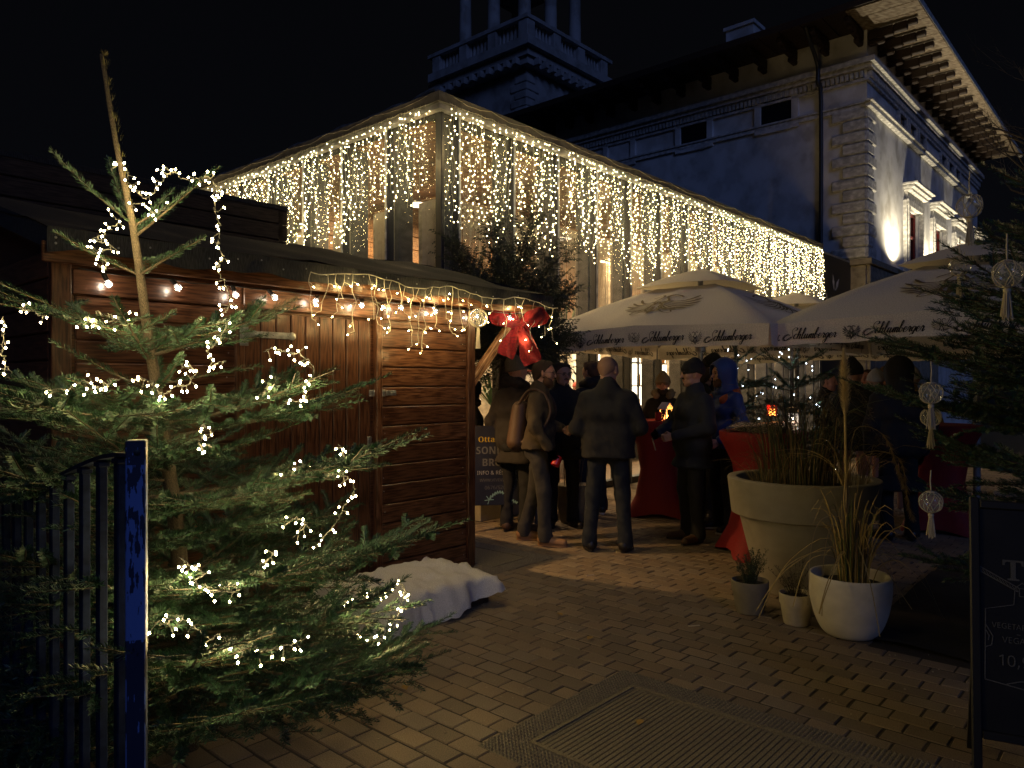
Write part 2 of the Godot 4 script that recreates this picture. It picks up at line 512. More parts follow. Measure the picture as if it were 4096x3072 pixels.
func hut() -> void:
	var h := thing("market_hut", "brown stained wooden market hut with felt roof and plank door", "hut", S(1.33, 0, -4.56), TH)
	var D := 2.4
	var W := 3.27
	# solid core walls behind the boards (the serving side stays open)
	var core := MB.new()
	core.span(Vector3(0.03, 0.02, -0.06), Vector3(W - 0.02, 2.34, -0.03))
	core.span(Vector3(0.03, 0.02, -D), Vector3(W - 0.02, 2.34, -D + 0.03))
	core.span(Vector3(0.03, 0.02, -D + 0.03), Vector3(0.06, 2.34, -0.06))
	core.span(Vector3(W - 0.06, 0.02, -D + 0.03), Vector3(W - 0.03, 1.0, -0.06))
	core.span(Vector3(W - 0.06, 2.1, -D + 0.03), Vector3(W - 0.03, 2.34, -0.06))
	core.span(Vector3(0.06, 0.02, -D + 0.03), Vector3(W - 0.06, 0.06, -0.06))
	obj("inner_wall", core, M.stain1, h)
	var ct := MB.new()
	ct.bevel(Vector3(W + 0.1, 1.02, -D / 2 - 0.1), Vector3(0.45, 0.04, 1.8), 0.006)
	obj("serving_counter", ct, M.raw_wood, h)
	# left field of horizontal boards
	var y := 0.10
	while y < 2.08:
		board(h, "wall_board", Vector3(0.61, y + 0.06, -0.012 + rr(-0.002, 0.002)), 0.96, 0.118)
		y += 0.125
	# right field
	y = 0.06
	var k := 0
	while y < 2.06:
		board(h, "wall_board", Vector3(2.715, y + 0.075, -0.012 + rr(-0.002, 0.002)), 0.95, 0.143)
		y += 0.152; k += 1
	var nl := MB.new()
	for i in 13:
		for x in [2.29, 3.15]: nl.ball(Vector3(x + rr(-0.01, 0.01), 0.135 + i * 0.152 + rr(-0.03, 0.03), 0.0), Vector3(0.005, 0.005, 0.002), 6, 4)
	for i in 15:
		for x in [0.19, 1.02]: nl.ball(Vector3(x + rr(-0.01, 0.01), 0.16 + i * 0.125 + rr(-0.03, 0.03), 0.0), Vector3(0.005, 0.005, 0.002), 6, 4)
	obj("nail_heads", nl, M.zinc, h).set_meta("kind", "stuff")
	# posts and trims
	for q in [[0.05, 2.26, 0.10], [1.095, 2.1, 0.06], [2.23, 2.1, 0.055], [3.23, 2.26, 0.085]]:
		board(h, "post", Vector3(q[0], q[1] / 2 + 0.02, 0.0), q[1], q[2], 0.05, true)
	board(h, "header_board", Vector3(0.61, 2.17, 0.0), 1.0, 0.14, 0.03)
	board(h, "header_board", Vector3(1.66, 2.17, 0.004), 1.08, 0.14, 0.03)
	board(h, "header_board", Vector3(2.73, 2.17, 0.0), 0.92, 0.14, 0.03)
	board(h, "fascia_board", Vector3(2.0, 2.30, 0.14), 4.16, 0.11, 0.024)
	# door with upright boards
	var door := Node3D.new()
	door.name = "door"
	h.add_child(door)
	for i in 9:
		board(door, "plank", Vector3(1.19 + i * 0.1145, 1.07, -0.008 + rr(-0.002, 0.002)), 2.02, 0.106, 0.024, true)
	var hin := MB.new()
	hin.bevel(Vector3(1.30, 1.93, 0.009), Vector3(0.34, 0.045, 0.006), 0.002)
	hin.lathe([Vector2(0.001, 0.0), Vector2(0.028, 0.0), Vector2(0.028, 0.006), Vector2(0.001, 0.006)], 16, Vector3(1.48, 1.93, 0.006), Basis(Vector3.RIGHT, PI / 2))
	hin.bevel(Vector3(1.115, 1.93, 0.03), Vector3(0.06, 0.16, 0.006), 0.002)
	for x in [1.22, 1.34, 1.45]: hin.ball(Vector3(x, 1.93, 0.013), Vector3(0.007, 0.007, 0.005), 8, 4)
	obj("strap_hinge", hin, M.zinc, door)
	var hin2 := MB.new()
	hin2.bevel(Vector3(1.30, 0.30, 0.009), Vector3(0.34, 0.045, 0.006), 0.002)
	hin2.bevel(Vector3(1.115, 0.30, 0.03), Vector3(0.06, 0.16, 0.006), 0.002)
	obj("strap_hinge", hin2, M.zinc, door)
	var hp := MB.new()
	hp.bevel(Vector3(2.155, 1.53, 0.02), Vector3(0.045, 0.05, 0.012), 0.002)
	hp.tube([Vector3(2.155, 1.545, 0.03), Vector3(2.155, 1.545, 0.05), Vector3(2.155, 1.515, 0.05), Vector3(2.155, 1.515, 0.03)], 0.005, 6)
	obj("staple", hp, M.zinc, door)
	var hs := MB.new()
	hs.bevel(Vector3(2.265, 1.53, 0.028), Vector3(0.03, 0.05, 0.006), 0.002)
	hs.bevel(Vector3(2.335, 1.53, 0.03), Vector3(0.10, 0.04, 0.006), 0.002)
	hs.bevel(Vector3(2.35, 1.53, 0.0345), Vector3(0.04, 0.010, 0.003), 0.001)
	obj("hasp", hs, M.zinc, h)
	var hd := MB.new()
	hd.bevel(Vector3(2.14, 1.08, 0.012), Vector3(0.035, 0.24, 0.012), 0.003)
	hd.tube([Vector3(2.14, 1.12, 0.015), Vector3(2.14, 1.12, 0.06), Vector3(2.05, 1.12, 0.065)], 0.008, 8)
	obj("door_handle", hd, M.zinc, door)
	# gable side, boarded
	for i in 15:
		var b := MB.new()
		b.bevel(Vector3.ZERO, Vector3(D - 0.1, 0.143, 0.022), 0.006)
		obj("wall_board", b, M["stain%d" % (i % 4)], h, Vector3(0.015, 0.135 + i * 0.152, -D / 2), PI / 2)
	# roof: felt over boards, sagging slightly and a bit lumpy
	for s in [0, 1]:
		var rows := []
		for j in 9:
			var t := j / 8.0
			var row := []
			for i in 33:
				var x := -0.07 + 4.21 * i / 32.0
				var z := lerpf(0.2, -1.24, t) if s == 0 else lerpf(-2.66, -1.24, t)
				row.append(Vector3(x, lerpf(2.425, 2.83, t) + 0.012 * sin(x * 5.1 + j) + rr(-0.006, 0.006) - 0.02 * sin(PI * t), z))
			rows.append(row)
		var f := MB.new()
		f.rings(rows, false)
		obj("roof_felt", f, M.felt, h)
		var u := MB.new()
		var z0 := 0.18 if s == 0 else -2.64
		u.quad(Vector3(-0.05, 2.39, z0), Vector3(4.12, 2.39, z0), Vector3(4.12, 2.79, -1.24), Vector3(-0.05, 2.79, -1.24))
		obj("roof_deck", u, M.raw_wood, h)
	var skirt := []
	for j in 4:
		var row := []
		for i in 85:
			var x := -0.07 + 4.21 * i / 84.0
			var t := j / 3.0
			row.append(Vector3(x, lerpf(2.425, 2.30 + 0.012 * sin(x * 7.0) + 0.008 * sin(x * 17.0), t), 0.2 + 0.012 * sin(x * 3.3 + 1.0) * t + 0.010 * sin(x * 23.0) * t + rr(-0.003, 0.003)))
		skirt.append(row)
	var sk := MB.new()
	sk.rings(skirt, false)
	obj("felt_skirt", sk, M.felt, h)
	for x in [-0.06, 4.12]:
		var gb := MB.new()
		gb.quad(Vector3(x, 2.30, 0.2), Vector3(x, 2.42, 0.2), Vector3(x, 2.82, -1.24), Vector3(x, 2.70, -1.24))
		gb.quad(Vector3(x, 2.70, -1.24), Vector3(x, 2.82, -1.24), Vector3(x, 2.42, -2.66), Vector3(x, 2.30, -2.66))
		obj("verge_felt", gb, M.felt, h)
	for x in [0.045, W - 0.045]:
		var gab := MB.new()
		gab.tri(Vector3(x, 2.34, -0.03), Vector3(x, 2.34, -D + 0.03), Vector3(x, 2.74, -1.24))
		obj("gable_wall", gab, M.stain1, h)
	var nails := MB.new()
	for i in 26:
		nails.ball(Vector3(-0.03 + i * 0.165 + rr(-0.03, 0.03), 2.36 + rr(-0.035, 0.035), 0.215), Vector3(0.006, 0.006, 0.003), 6, 4)
	for i in 3: nails.ball(Vector3(-0.035, 2.335 + 0.03 * i, 0.215), Vector3(0.007, 0.007, 0.003), 6, 4)
	obj("felt_nails", nails, M.alu, h).set_meta("kind", "stuff")
	for z in [-0.02, -1.24, -2.38]:
		var pu := MB.new()
		var py := 2.70 if z == -1.24 else 2.31
		pu.bevel(Vector3.ZERO, Vector3(0.95, 0.09, 0.07), 0.006)
		obj("purlin", pu, M.raw_wood, h, Vector3(3.72, py, z))
	for z in [-0.03, -2.37]:
		var br := MB.new()
		br.bevel(Vector3.ZERO, Vector3(0.95, 0.075, 0.07), 0.006)
		var o := obj("brace", br, M.raw_wood, h, Vector3(3.58, 1.93, z))
		o.rotation.z = 0.80
	var pl := MB.new()
	pl.span(Vector3(0.0, -0.01, -D), Vector3(W, 0.09, 0.015))
	obj("plinth", pl, M.stain3, h)
	# lamp hanging inside the hut, its light falls out of the serving side onto the paving
	var lamp := thing("pendant_lamp", "warm bulb in a black cone shade hanging inside the wooden hut", "lamp", S(1.33 + 2.95, 2.04, -4.56 - 1.2), TH)
	var sh := MB.new()
	sh.lathe([Vector2(0.02, 0.16), Vector2(0.15, -0.04), Vector2(0.147, -0.04), Vector2(0.017, 0.155)], 20)
	obj("lamp_shade", sh, M.black_plastic, lamp)
	var bu := MB.new()
	bu.ball(Vector3(0, 0.03, 0), Vector3(0.035, 0.045, 0.035))
	obj("bulb", bu, M.lamp_face, lamp)
	var cd := MB.new()
	cd.tube([Vector3(0, 0.15, 0), Vector3(0, 0.72, 0)], 0.004, 6)
	obj("cable", cd, M.black_plastic, lamp)
	omni(lamp, Vector3(0, 0.03, 0), Color(1.0, 0.78, 0.5), 3.4, 0.03)
	# dark timber hut behind with a deep fascia
	var s2 := thing("timber_kiosk", "dark brown timber kiosk with deep fascia behind the felt roof", "kiosk", S(0.2, 0, -10.2), TH)
	var bx := MB.new()
	bx.span(Vector3(0.1, 0, -0.05), Vector3(4.1, 3.0, 2.4))
	obj("wall", bx, M.dark_wood, s2)
	for i in 3:
		var fb := MB.new()
		fb.bevel(Vector3.ZERO, Vector3(4.5, 0.17, 0.04), 0.006)
		obj("fascia_board", fb, M.dark_wood, s2, Vector3(2.1, 3.12 + i * 0.18, 2.72))
	var rf := MB.new()
	rf.span(Vector3(-0.15, 3.55, -0.3), Vector3(4.35, 3.6, 2.75))
	obj("roof", rf, M.felt, s2)
	var en := MB.new()
	en.span(Vector3(4.24, 3.04, -0.2), Vector3(4.29, 3.55, 2.74))
	obj("end_fascia", en, M.dark_wood, s2)
	# long dark roof far to the left
	var lb := thing("outbuilding", "long low dark outbuilding with slate roof beyond the huts", "building", Vector3(-12.5, 0, -19.0), 0.42)
	var w2 := MB.new()
	w2.span(Vector3(-12, 0, -4), Vector3(5.5, 4.9, 0))
	obj("wall", w2, M.plaster, lb)
	var r2 := MB.new()
	r2.quad(Vector3(-12.5, 4.7, 0.6), Vector3(6.0, 4.7, 0.6), Vector3(5.0, 6.9, -2), Vector3(-12.5, 6.9, -2))
	r2.quad(Vector3(6.0, 4.7, -4.6), Vector3(-12.5, 4.7, -4.6), Vector3(-12.5, 6.9, -2), Vector3(5.0, 6.9, -2))
	r2.tri(Vector3(6.0, 4.7, 0.6), Vector3(6.0, 4.7, -4.6), Vector3(5.0, 6.9, -2))
	obj("roof", r2, M.slate, lb)
const PA := 6.06
const PC := -6.57
var bays := []

func pavilion() -> void:
	var p := thing("glass_pavilion", "flat roofed glass pavilion with steel mullions and wooden ceiling", "pavilion", S(PA, 0, PC), TH)
	var LX := 12.64
	var LZ := -6.3
	var T := 4.86
	bays = [0.0, 0.27]
	var x := 1.28
	while x < LX - 0.3:
		bays.append(x); x += 0.945
	bays.append(LX)
	for i in bays.size():
		var mu := MB.new()
		mu.bevel(Vector3(bays[i], T / 2, 0.0), Vector3(0.05, T, 0.11), 0.006)
		obj("mullion", mu, M.steel, p)
		if i > 0:
			var pr := MB.new()
			pr.bevel(Vector3(bays[i] - 0.01, T / 2, -0.19), Vector3(0.07, T, 0.24), 0.008)
			obj("pier", pr, M.pier, p)
			var al := MB.new()
			al.bevel(Vector3(bays[i], T / 2, 0.065), Vector3(0.03, T, 0.018), 0.004)
			obj("cover_strip", al, M.alu, p)
	var zb := [0.0, -0.95, -1.9, -2.85, -3.8, -4.75, -5.7, LZ]
	for i in range(1, zb.size()):
		var mu := MB.new()
		mu.bevel(Vector3(0, T / 2, zb[i]), Vector3(0.11, T, 0.05), 0.006)
		obj("mullion", mu, M.steel, p)
		var al := MB.new()
		al.bevel(Vector3(-0.065, T / 2, zb[i]), Vector3(0.018, T, 0.03), 0.004)
		obj("cover_strip", al, M.alu, p)
		var pr := MB.new()
		pr.bevel(Vector3(0.19, T / 2, zb[i] + 0.05), Vector3(0.24, T, 0.10), 0.008)
		obj("pier", pr, M.pier, p)
	for i in bays.size() - 1:
		for r in [[0.1, 2.35], [2.43, T]]:
			var g := MB.new()
			g.quad(Vector3(bays[i] + 0.026, r[0], 0.0), Vector3(bays[i + 1] - 0.026, r[0], 0.0), Vector3(bays[i + 1] - 0.026, r[1], 0.0), Vector3(bays[i] + 0.026, r[1], 0.0))
			obj("glass_pane", g, M.glass, p)
		var tr := MB.new()
		tr.bevel(Vector3((bays[i] + bays[i + 1]) / 2, 2.39, 0), Vector3(bays[i + 1] - bays[i] - 0.05, 0.075, 0.08), 0.006)
		obj("transom", tr, M.steel, p)
	for i in zb.size() - 1:
		var g := MB.new()
		g.quad(Vector3(0, 0.1, zb[i + 1] + 0.026), Vector3(0, 0.1, zb[i] - 0.026), Vector3(0, T, zb[i] - 0.026), Vector3(0, T, zb[i + 1] + 0.026))
		obj("glass_pane", g, M.glass, p)
	var si := MB.new()
	si.span(Vector3(-0.06, 0, -0.08), Vector3(LX, 0.1, 0.06))
	si.span(Vector3(-0.06, 0, LZ), Vector3(0.08, 0.1, -0.08))
	obj("sill", si, M.steel, p)
	# roof slab, fascia, wooden ceiling
	var rf := MB.new()
	rf.span(Vector3(-0.02, 4.93, LZ), Vector3(LX, 5.02, 0.02))
	obj("roof", rf, M.slate, p)
	for q in [[Vector3(-0.12, 4.86, 0.03), Vector3(LX + 0.02, 4.93, 0.12)], [Vector3(-0.12, 4.86, LZ), Vector3(-0.03, 4.93, 0.03)]]:
		var f := MB.new()
		f.span(q[0], q[1])
		obj("fascia", f, M.alu, p)
	for q in [[Vector3(-0.15, 4.935, 0.03), Vector3(LX + 0.02, 5.05, 0.15)], [Vector3(-0.15, 4.935, LZ), Vector3(-0.03, 5.05, 0.03)]]:
		var f := MB.new()
		f.span(q[0], q[1])
		obj("roof_edge", f, M.pier, p)
	var ho := MB.new()
	var pts := []
	for i in 40: pts.append(Vector3(-0.05 + 0.02 * sin(i * 0.9), 5.085 + 0.01 * sin(i * 1.7) + (0.04 if i < 3 else 0.0), -i * 0.155))
	ho.tube(pts, 0.035, 8)
	obj("roof_hose", ho, M.alu, p)
	for i in 26:
		var cb := MB.new()
		cb.bevel(Vector3.ZERO, Vector3(0.475, 0.03, 5.9), 0.006)
		obj("ceiling_board", cb, M.ceiling_wood, p, Vector3(0.35 + i * 0.482, 4.84, -3.2))
	for i in 6:
		var bm := MB.new()
		bm.bevel(Vector3.ZERO, Vector3(0.14, 0.34, 5.7), 0.01)
		obj("beam", bm, M.ceiling_wood, p, Vector3(1.26 + i * 1.89, 4.64, -3.2))
	# shell of the room
	var fl := MB.new()
	fl.span(Vector3(0.0, 0.0, LZ), Vector3(LX, 0.04, -0.1))
	obj("floor", fl, M.interior_floor, p)
	var bw := MB.new()
	bw.span(Vector3(0.0, 0.04, LZ - 0.12), Vector3(LX, 4.93, LZ - 0.01))
	bw.span(Vector3(LX, 0.0, LZ - 0.12), Vector3(LX + 0.12, 4.93, -0.02))
	obj("back_wall", bw, M.cream, p)
	var pw := MB.new()
	pw.span(Vector3(0.6, 0.04, -3.42), Vector3(LX, 2.8, -3.32))
	obj("partition_wall", pw, M.cream, p)
	for i in 9:
		var wb := MB.new()
		wb.bevel(Vector3.ZERO, Vector3(LX - 0.6, 0.222, 0.04), 0.008)
		obj("wall_board", wb, M.ceiling_wood, p, Vector3(LX / 2 + 0.3, 2.92 + i * 0.228, -3.36))
	for q in [[7.35, -2.6], [4.35, -2.7], [10.2, -2.6]]:
		var cl := MB.new()
		cl.lathe([Vector2(0.17, 0.04), Vector2(0.17, 4.4), Vector2(0.22, 4.5)], 20, Vector3(q[0], 0, q[1]))
		obj("column", cl, M.cream, p)
	for i in 5:   # pale partition panels standing behind the side panes
		var wp := MB.new()
		wp.bevel(Vector3(0.34, 2.0, -0.55 - i * 0.95), Vector3(0.04, 3.9, 0.42), 0.006)
		obj("partition_panel", wp, M.cream, p)
	# macrame curtains behind the panes
	for i in range(1, 14):
		macrame(S(PA + (bays[i] + bays[i + 1]) / 2 - 0.03, 0, PC - 0.16), TH, 0.6, 3.92, 2.15 + 0.12 * sin(i * 2.1), "cream macrame fringe hanging in pavilion front bay %s the corner post" % ["beside", "second from", "third from", "fourth from", "fifth from", "sixth from", "seventh from", "eighth from", "ninth from", "tenth from", "eleventh from", "twelfth from", "thirteenth from"][i - 1])
	for i in range(0, 4):
		macrame(S(PA + 0.14, 0, PC - 0.28 - i * 0.95), TH + PI / 2, 0.42, 3.9, 1.9, "cream macrame fringe hanging in pavilion side bay %s the corner post" % ["beside", "second from", "third from", "fourth from"][i])
	# ceiling lamps
	var k := 0
	for q in [[1.6, -2.2], [3.4, -2.2], [5.2, -2.2], [7.2, -2.2], [9.2, -2.2], [11.2, -2.2]]:
		var l := thing("ceiling_lamp", "flat round white ceiling lamp under the pavilion's wooden ceiling", "lamp", S(PA + q[0], 4.40, PC + q[1]), TH, "pavilion ceiling lamps")
		var d := MB.new()
		d.lathe([Vector2(0.001, 0.03), Vector2(0.19, 0.03), Vector2(0.2, 0.0), Vector2(0.19, -0.005)], 24)
		obj("housing", d, M.alu, l)
		var e := MB.new()
		e.lathe([Vector2(0.19, -0.006), Vector2(0.001, -0.012)], 24)
		obj("diffuser", e, M.shelf_glow, l)
		var rod := MB.new()
		rod.tube([Vector3(0, 0.03, 0), Vector3(0, 0.42, 0)], 0.008, 6)
		obj("rod", rod, M.alu, l)
		var ar := AreaLight3D.new()
		ar.name = "light"
		ar.area_size = Vector2(0.34, 0.34)
		ar.area_range = 30.0
		ar.light_color = Color(1.0, 0.83, 0.6); ar.light_energy = 9.0
		ar.shadow_enabled = true
		ar.position = Vector3(0, -0.03, 0)
		ar.rotation.x = -PI / 2
		l.add_child(ar)
		k += 1
	bar_room()
	var lp := thing("linear_pendant", "bright horizontal strip lamp hanging inside the pavilion above the parasol", "lamp", S(PA + 5.85, 3.93, PC - 1.5), TH)
	var lh := MB.new()
	lh.bevel(Vector3(0, 0.02, 0), Vector3(0.7, 0.03, 0.07), 0.006)
	lh.tube([Vector3(-0.25, 0.03, 0), Vector3(-0.25, 0.9, 0)], 0.004, 5)
	lh.tube([Vector3(0.25, 0.03, 0), Vector3(0.25, 0.9, 0)], 0.004, 5)
	obj("housing", lh, M.alu, lp)
	var ld := MB.new()
	ld.bevel(Vector3(0, -0.008, 0), Vector3(0.66, 0.024, 0.06), 0.008)
	obj("diffuser", ld, M.lamp_face, lp)
	var la := AreaLight3D.new()
	la.name = "light"
	la.area_size = Vector2(0.66, 0.06); la.area_range = 30.0
	la.light_color = Color(1.0, 0.9, 0.72); la.light_energy = 1.2; la.shadow_enabled = true
	la.position = Vector3(0, -0.025, 0); la.rotation.x = -PI / 2
	lp.add_child(la)
	# black screen with a leaf logo at the far end of the front
	var sg := thing("logo_screen", "dark metal screen with white leaf shaped logo beside the villa", "sign", S(PA + LX + 0.08, 0, PC + 0.05), TH)
	var b := MB.new()
	b.span(Vector3(0.02, 0, -0.03), Vector3(2.36, 4.86, 0.03))
	obj("panel", b, M.steel, sg)
	var ed := MB.new()
	ed.span(Vector3(0.0, 4.862, -0.04), Vector3(2.4, 4.91, 0.04))
	ed.span(Vector3(2.362, 0, -0.04), Vector3(2.4, 4.862, 0.04))
	obj("edge_trim", ed, M.alu, sg)
	var lg := MB.new()
	for q in [[0.52, 3.02, 0.9, -0.16], [0.72, 3.02, 0.86, -0.02], [0.88, 3.1, 0.7, 0.06], [1.05, 3.12, 0.75, 0.2], [1.25, 3.05, 0.95, 0.3], [1.0, 4.0, 0.35, 0.3], [0.92, 4.0, 0.42, -0.1]]:
		var base := Vector3(q[0], q[1], 0.034)
		var tip := base + Vector3(q[3], q[2], 0) * 1.0
		var mid := (base + tip) / 2
		var s := (tip - base).normalized().cross(Vector3.BACK) * 0.075
		lg.face(base, mid + s, tip, mid - s, Vector3.BACK)
	for q in [[1.62, 3.75, 0.14], [1.6, 3.4, 0.17], [1.5, 3.08, 0.13]]:
		lg.lathe([Vector2(0.001, 0.0), Vector2(q[2], 0.0), Vector2(q[2], -0.004)], 18, Vector3(q[0], q[1], 0.036), Basis(Vector3.RIGHT, PI / 2))
	obj("logo", lg, M.trim, sg)

func macrame(at: Vector3, turn: float, w: float, top: float, bottom: float, label: String) -> void:
	var o := thing("macrame_curtain", label, "curtain", at, turn, "macrame curtains in the pavilion")
	var rod := MB.new()
	rod.tube([Vector3(-w / 2, top, 0), Vector3(w / 2, top, 0)], 0.012, 6)
	obj("rod", rod, M.raw_wood, o)
	var s := MB.new()
	var n := int(w / 0.022)
	for i in n:
		var x := -w / 2 + (i + 0.5) * w / n + rr(-0.003, 0.003)
		s.tube([Vector3(x, top, 0), Vector3(x + rr(-0.006, 0.006), (top + bottom) / 2, rr(-0.008, 0.008)), Vector3(x + rr(-0.008, 0.008), bottom + rr(-0.1, 0.05), 0)], 0.0058, 4, false)
	for r in 3:
		var y := top - 0.08 - r * 0.09
		var z := []
		for i in 14: z.append(Vector3(-w / 2 + i * w / 13.0, y - (0.05 if i % 2 else 0.0), 0.008))
		s.tube(z, 0.008, 4, false)
	obj("fringe", s, M.cord, o)
	var kb := MB.new()
	for i in 10:
		var x := -w / 2 + (i + 0.5) * w / 10
		kb.tube([Vector3(x - 0.02, bottom + 0.22, 0.006), Vector3(x + 0.02, bottom + 0.1, 0.006)], 0.007, 4, false)
		kb.tube([Vector3(x + 0.02, bottom + 0.22, 0.006), Vector3(x - 0.02, bottom + 0.1, 0.006)], 0.007, 4, false)
	obj("knotted_band", kb, M.cord, o)

func bar_room() -> void:
	# counter, back shelf with bottles, plants, framed pictures, tall vase
	var c := thing("bar_counter", "long bar counter with mint green glowing front inside the pavilion", "counter", S(PA + 5.9, 0.04, PC - 1.75), TH)
	var b := MB.new()
	b.span(Vector3(0, 0, -0.5), Vector3(5.5, 1.0, 0.0))
	obj("body", b, M.pier, c)
	var t := MB.new()
	t.bevel(Vector3(2.75, 1.06, -0.25), Vector3(5.6, 0.05, 0.66), 0.01)
	obj("top", t, M.raw_wood, c)
	var gl := MB.new()
	gl.quad(Vector3(0.05, 0.72, 0.012), Vector3(5.45, 0.72, 0.012), Vector3(5.45, 0.98, 0.012), Vector3(0.05, 0.98, 0.012))
	obj("light_band", gl, M.bar_glow, c)
	var sh := thing("bottle_shelf", "backlit white bar shelf behind the counter", "shelf", S(PA + 7.0, 0.04, PC - 3.2), TH)
	var bk := MB.new()
	bk.quad(Vector3(0, 0.9, 0), Vector3(5.6, 0.9, 0), Vector3(5.6, 3.1, 0), Vector3(0, 3.1, 0))
	obj("backlight", bk, M.shelf_glow, sh)
	for i in 4:
		var s := MB.new()
		s.span(Vector3(-0.05, 0.95 + i * 0.55, 0.02), Vector3(5.65, 0.98 + i * 0.55, 0.3))
		obj("shelf_board", s, M.steel, sh)
	for i in 9:
		var s := MB.new()
		s.span(Vector3(i * 0.7 - 0.02, 0.0, 0.25), Vector3(i * 0.7 + 0.02, 3.2, 0.29))
		obj("upright", s, M.steel, sh)
	var cols := [lin(0.35, 0.12, 0.02), lin(0.05, 0.18, 0.06), lin(0.5, 0.3, 0.08), lin(0.4, 0.05, 0.03), lin(0.5, 0.5, 0.45), lin(0.08, 0.1, 0.25)]
	var bms := []
	for i in 6:
		var m := mat("bottle%d" % i, cols[i], 0.15)
		bms.append(m)
	var bt := MB.new()
	bt.lathe([Vector2(0.001, 0), Vector2(0.038, 0.0), Vector2(0.038, 0.19), Vector2(0.014, 0.25), Vector2(0.014, 0.32), Vector2(0.001, 0.32)], 10)
	var bmesh := bt.mesh()
	var n := 0
	for r in 4:
		for i in 28:
			if rng.randf() < 0.25: continue
			var tone := rng.randi_range(0, 5)
			var o := obj("bottle", bmesh, bms[tone], self, S(PA + 7.15 + i * 0.195 + rr(-0.03, 0.03), 1.02 + r * 0.55, PC - 3.2 + 0.16), 0)
			o.scale = Vector3.ONE * rr(0.85, 1.2)
			meta(o, ["amber brown", "dark green", "honey coloured", "deep red", "pale frosted", "dark blue"][tone] + " bottle standing on the backlit bar shelf", "bottle", "bottles on the bar shelf")
			n += 1
	# pictures on the back wall
	for q in [[5.45, 2.15], [5.5, 1.7], [4.9, 1.95]]:
		var f := thing("picture_frame", "small framed print on the pavilion's pale back wall", "picture", S(PA + q[0], q[1], PC - 3.30), TH, "prints on the pavilion wall")
		var fr := MB.new()
		for s in [-1, 1]:
			fr.bevel(Vector3(s * 0.17, 0, 0.02), Vector3(0.03, 0.37, 0.03), 0.004)
			fr.bevel(Vector3(0, s * 0.17, 0.02), Vector3(0.31, 0.03, 0.03), 0.004)
		obj("frame", fr, M.red_frame, f)
		var pr := MB.new()
		pr.quad(Vector3(-0.155, -0.155, 0.012), Vector3(0.155, -0.155, 0.012), Vector3(0.155, 0.155, 0.012), Vector3(-0.155, 0.155, 0.012))
		obj("print", pr, M.trim, f)
	# monstera in a tall white vase on the counter
	var mo := thing("potted_monstera", "monstera plant in a white sculptural vase on the bar", "plant", S(PA + 6.75, 1.13, PC - 2.0), TH)
	var va := MB.new()
	va.lathe([Vector2(0.001, 0), Vector2(0.1, 0), Vector2(0.17, 0.15), Vector2(0.14, 0.35), Vector2(0.07, 0.42), Vector2(0.06, 0.42), Vector2(0.03, 0.3)], 16)
	obj("vase", va, M.trim, mo)
	var green := mat("monstera", lin(0.06, 0.15, 0.05), 0.5)
	for i in 11:
		var lf := MB.new()
		var ang := i * 2.399
		var dir := Vector3(cos(ang), 0, sin(ang))
		var tip := Vector3(0, 0.42, 0) + dir * rr(0.15, 0.38) + Vector3(0, rr(0.15, 0.75), 0)
		lf.tube([Vector3(0, 0.38, 0), Vector3(0, 0.42, 0).lerp(tip, 0.5) + Vector3(0, 0.08, 0), tip], 0.008, 5)
		var side := dir.cross(Vector3.UP)
		for k in 7:   # lobed blade
			var g := -1.2 + k * 0.4
			var e := tip + (dir * cos(g) + side * sin(g)) * 0.17 - Vector3(0, 0.07 + 0.02 * absf(g), 0)
			var e2 := tip + (dir * cos(g + 0.25) + side * sin(g + 0.25)) * 0.15 - Vector3(0, 0.06, 0)
			lf.tri(tip, e, e2)
		obj("leaf", lf, green, mo)
	# tall palm like plants behind the glass
	for q in [[2.6, -1.3, 2.2], [3.75, -1.0, 2.3], [1.6, -0.6, 1.2], [8.9, -0.7, 1.7]]:
		var pt := thing("indoor_palm", "tall palm with arching leaves behind the pavilion glass", "plant", S(PA + q[0], 0.04, PC + q[1]), TH, "palms inside the pavilion")
		var po := MB.new()
		po.lathe([Vector2(0.001, 0), Vector2(0.16, 0), Vector2(0.2, 0.35), Vector2(0.18, 0.35), Vector2(0.001, 0.3)], 16)
		obj("pot", po, M.trim, pt)
		var tk := MB.new()
		tk.tube([Vector3(0, 0.3, 0), Vector3(0.03, q[2] * 0.7, 0), Vector3(0, q[2], 0)], [0.05, 0.04, 0.03], 8)
		obj("trunk", tk, M.bark, pt)
		var cr := MB.new()
		for i in 22:
			var ang := i * 2.4
			var dir := Vector3(cos(ang), 0, sin(ang))
			var up := rr(0.15, 0.6)
			var L := rr(0.35, 0.6)
			var p0 := Vector3(0, q[2], 0)
			var p1 := p0 + dir * L * 0.55 + Vector3(0, up, 0)
			var p2 := p0 + dir * L + Vector3(0, up * 0.7, 0)
			cr.stroke([p0, p0.lerp(p1, 0.6), p1, p2], [0.02, 0.05, 0.04, 0.004], (Vector3.UP + dir * 0.3).normalized())
		obj("crown", cr, green, pt)
	# round window tables with glasses
	for q in [[0.9, -1.0], [2.1, -0.8]]:
		var tb := thing("bistro_table", "round bistro table by the pavilion window", "table", S(PA + q[0], 0.04, PC + q[1]), TH, "bistro tables")
		var tp := MB.new()
		tp.lathe([Vector2(0.001, 0.72), Vector2(0.34, 0.72), Vector2(0.35, 0.74), Vector2(0.34, 0.76), Vector2(0.001, 0.76)], 24)
		obj("table_top", tp, M.trim, tb)
		var lg := MB.new()
		lg.lathe([Vector2(0.22, 0), Vector2(0.2, 0.03), Vector2(0.03, 0.05), Vector2(0.03, 0.72)], 16)
		obj("leg", lg, M.steel, tb)

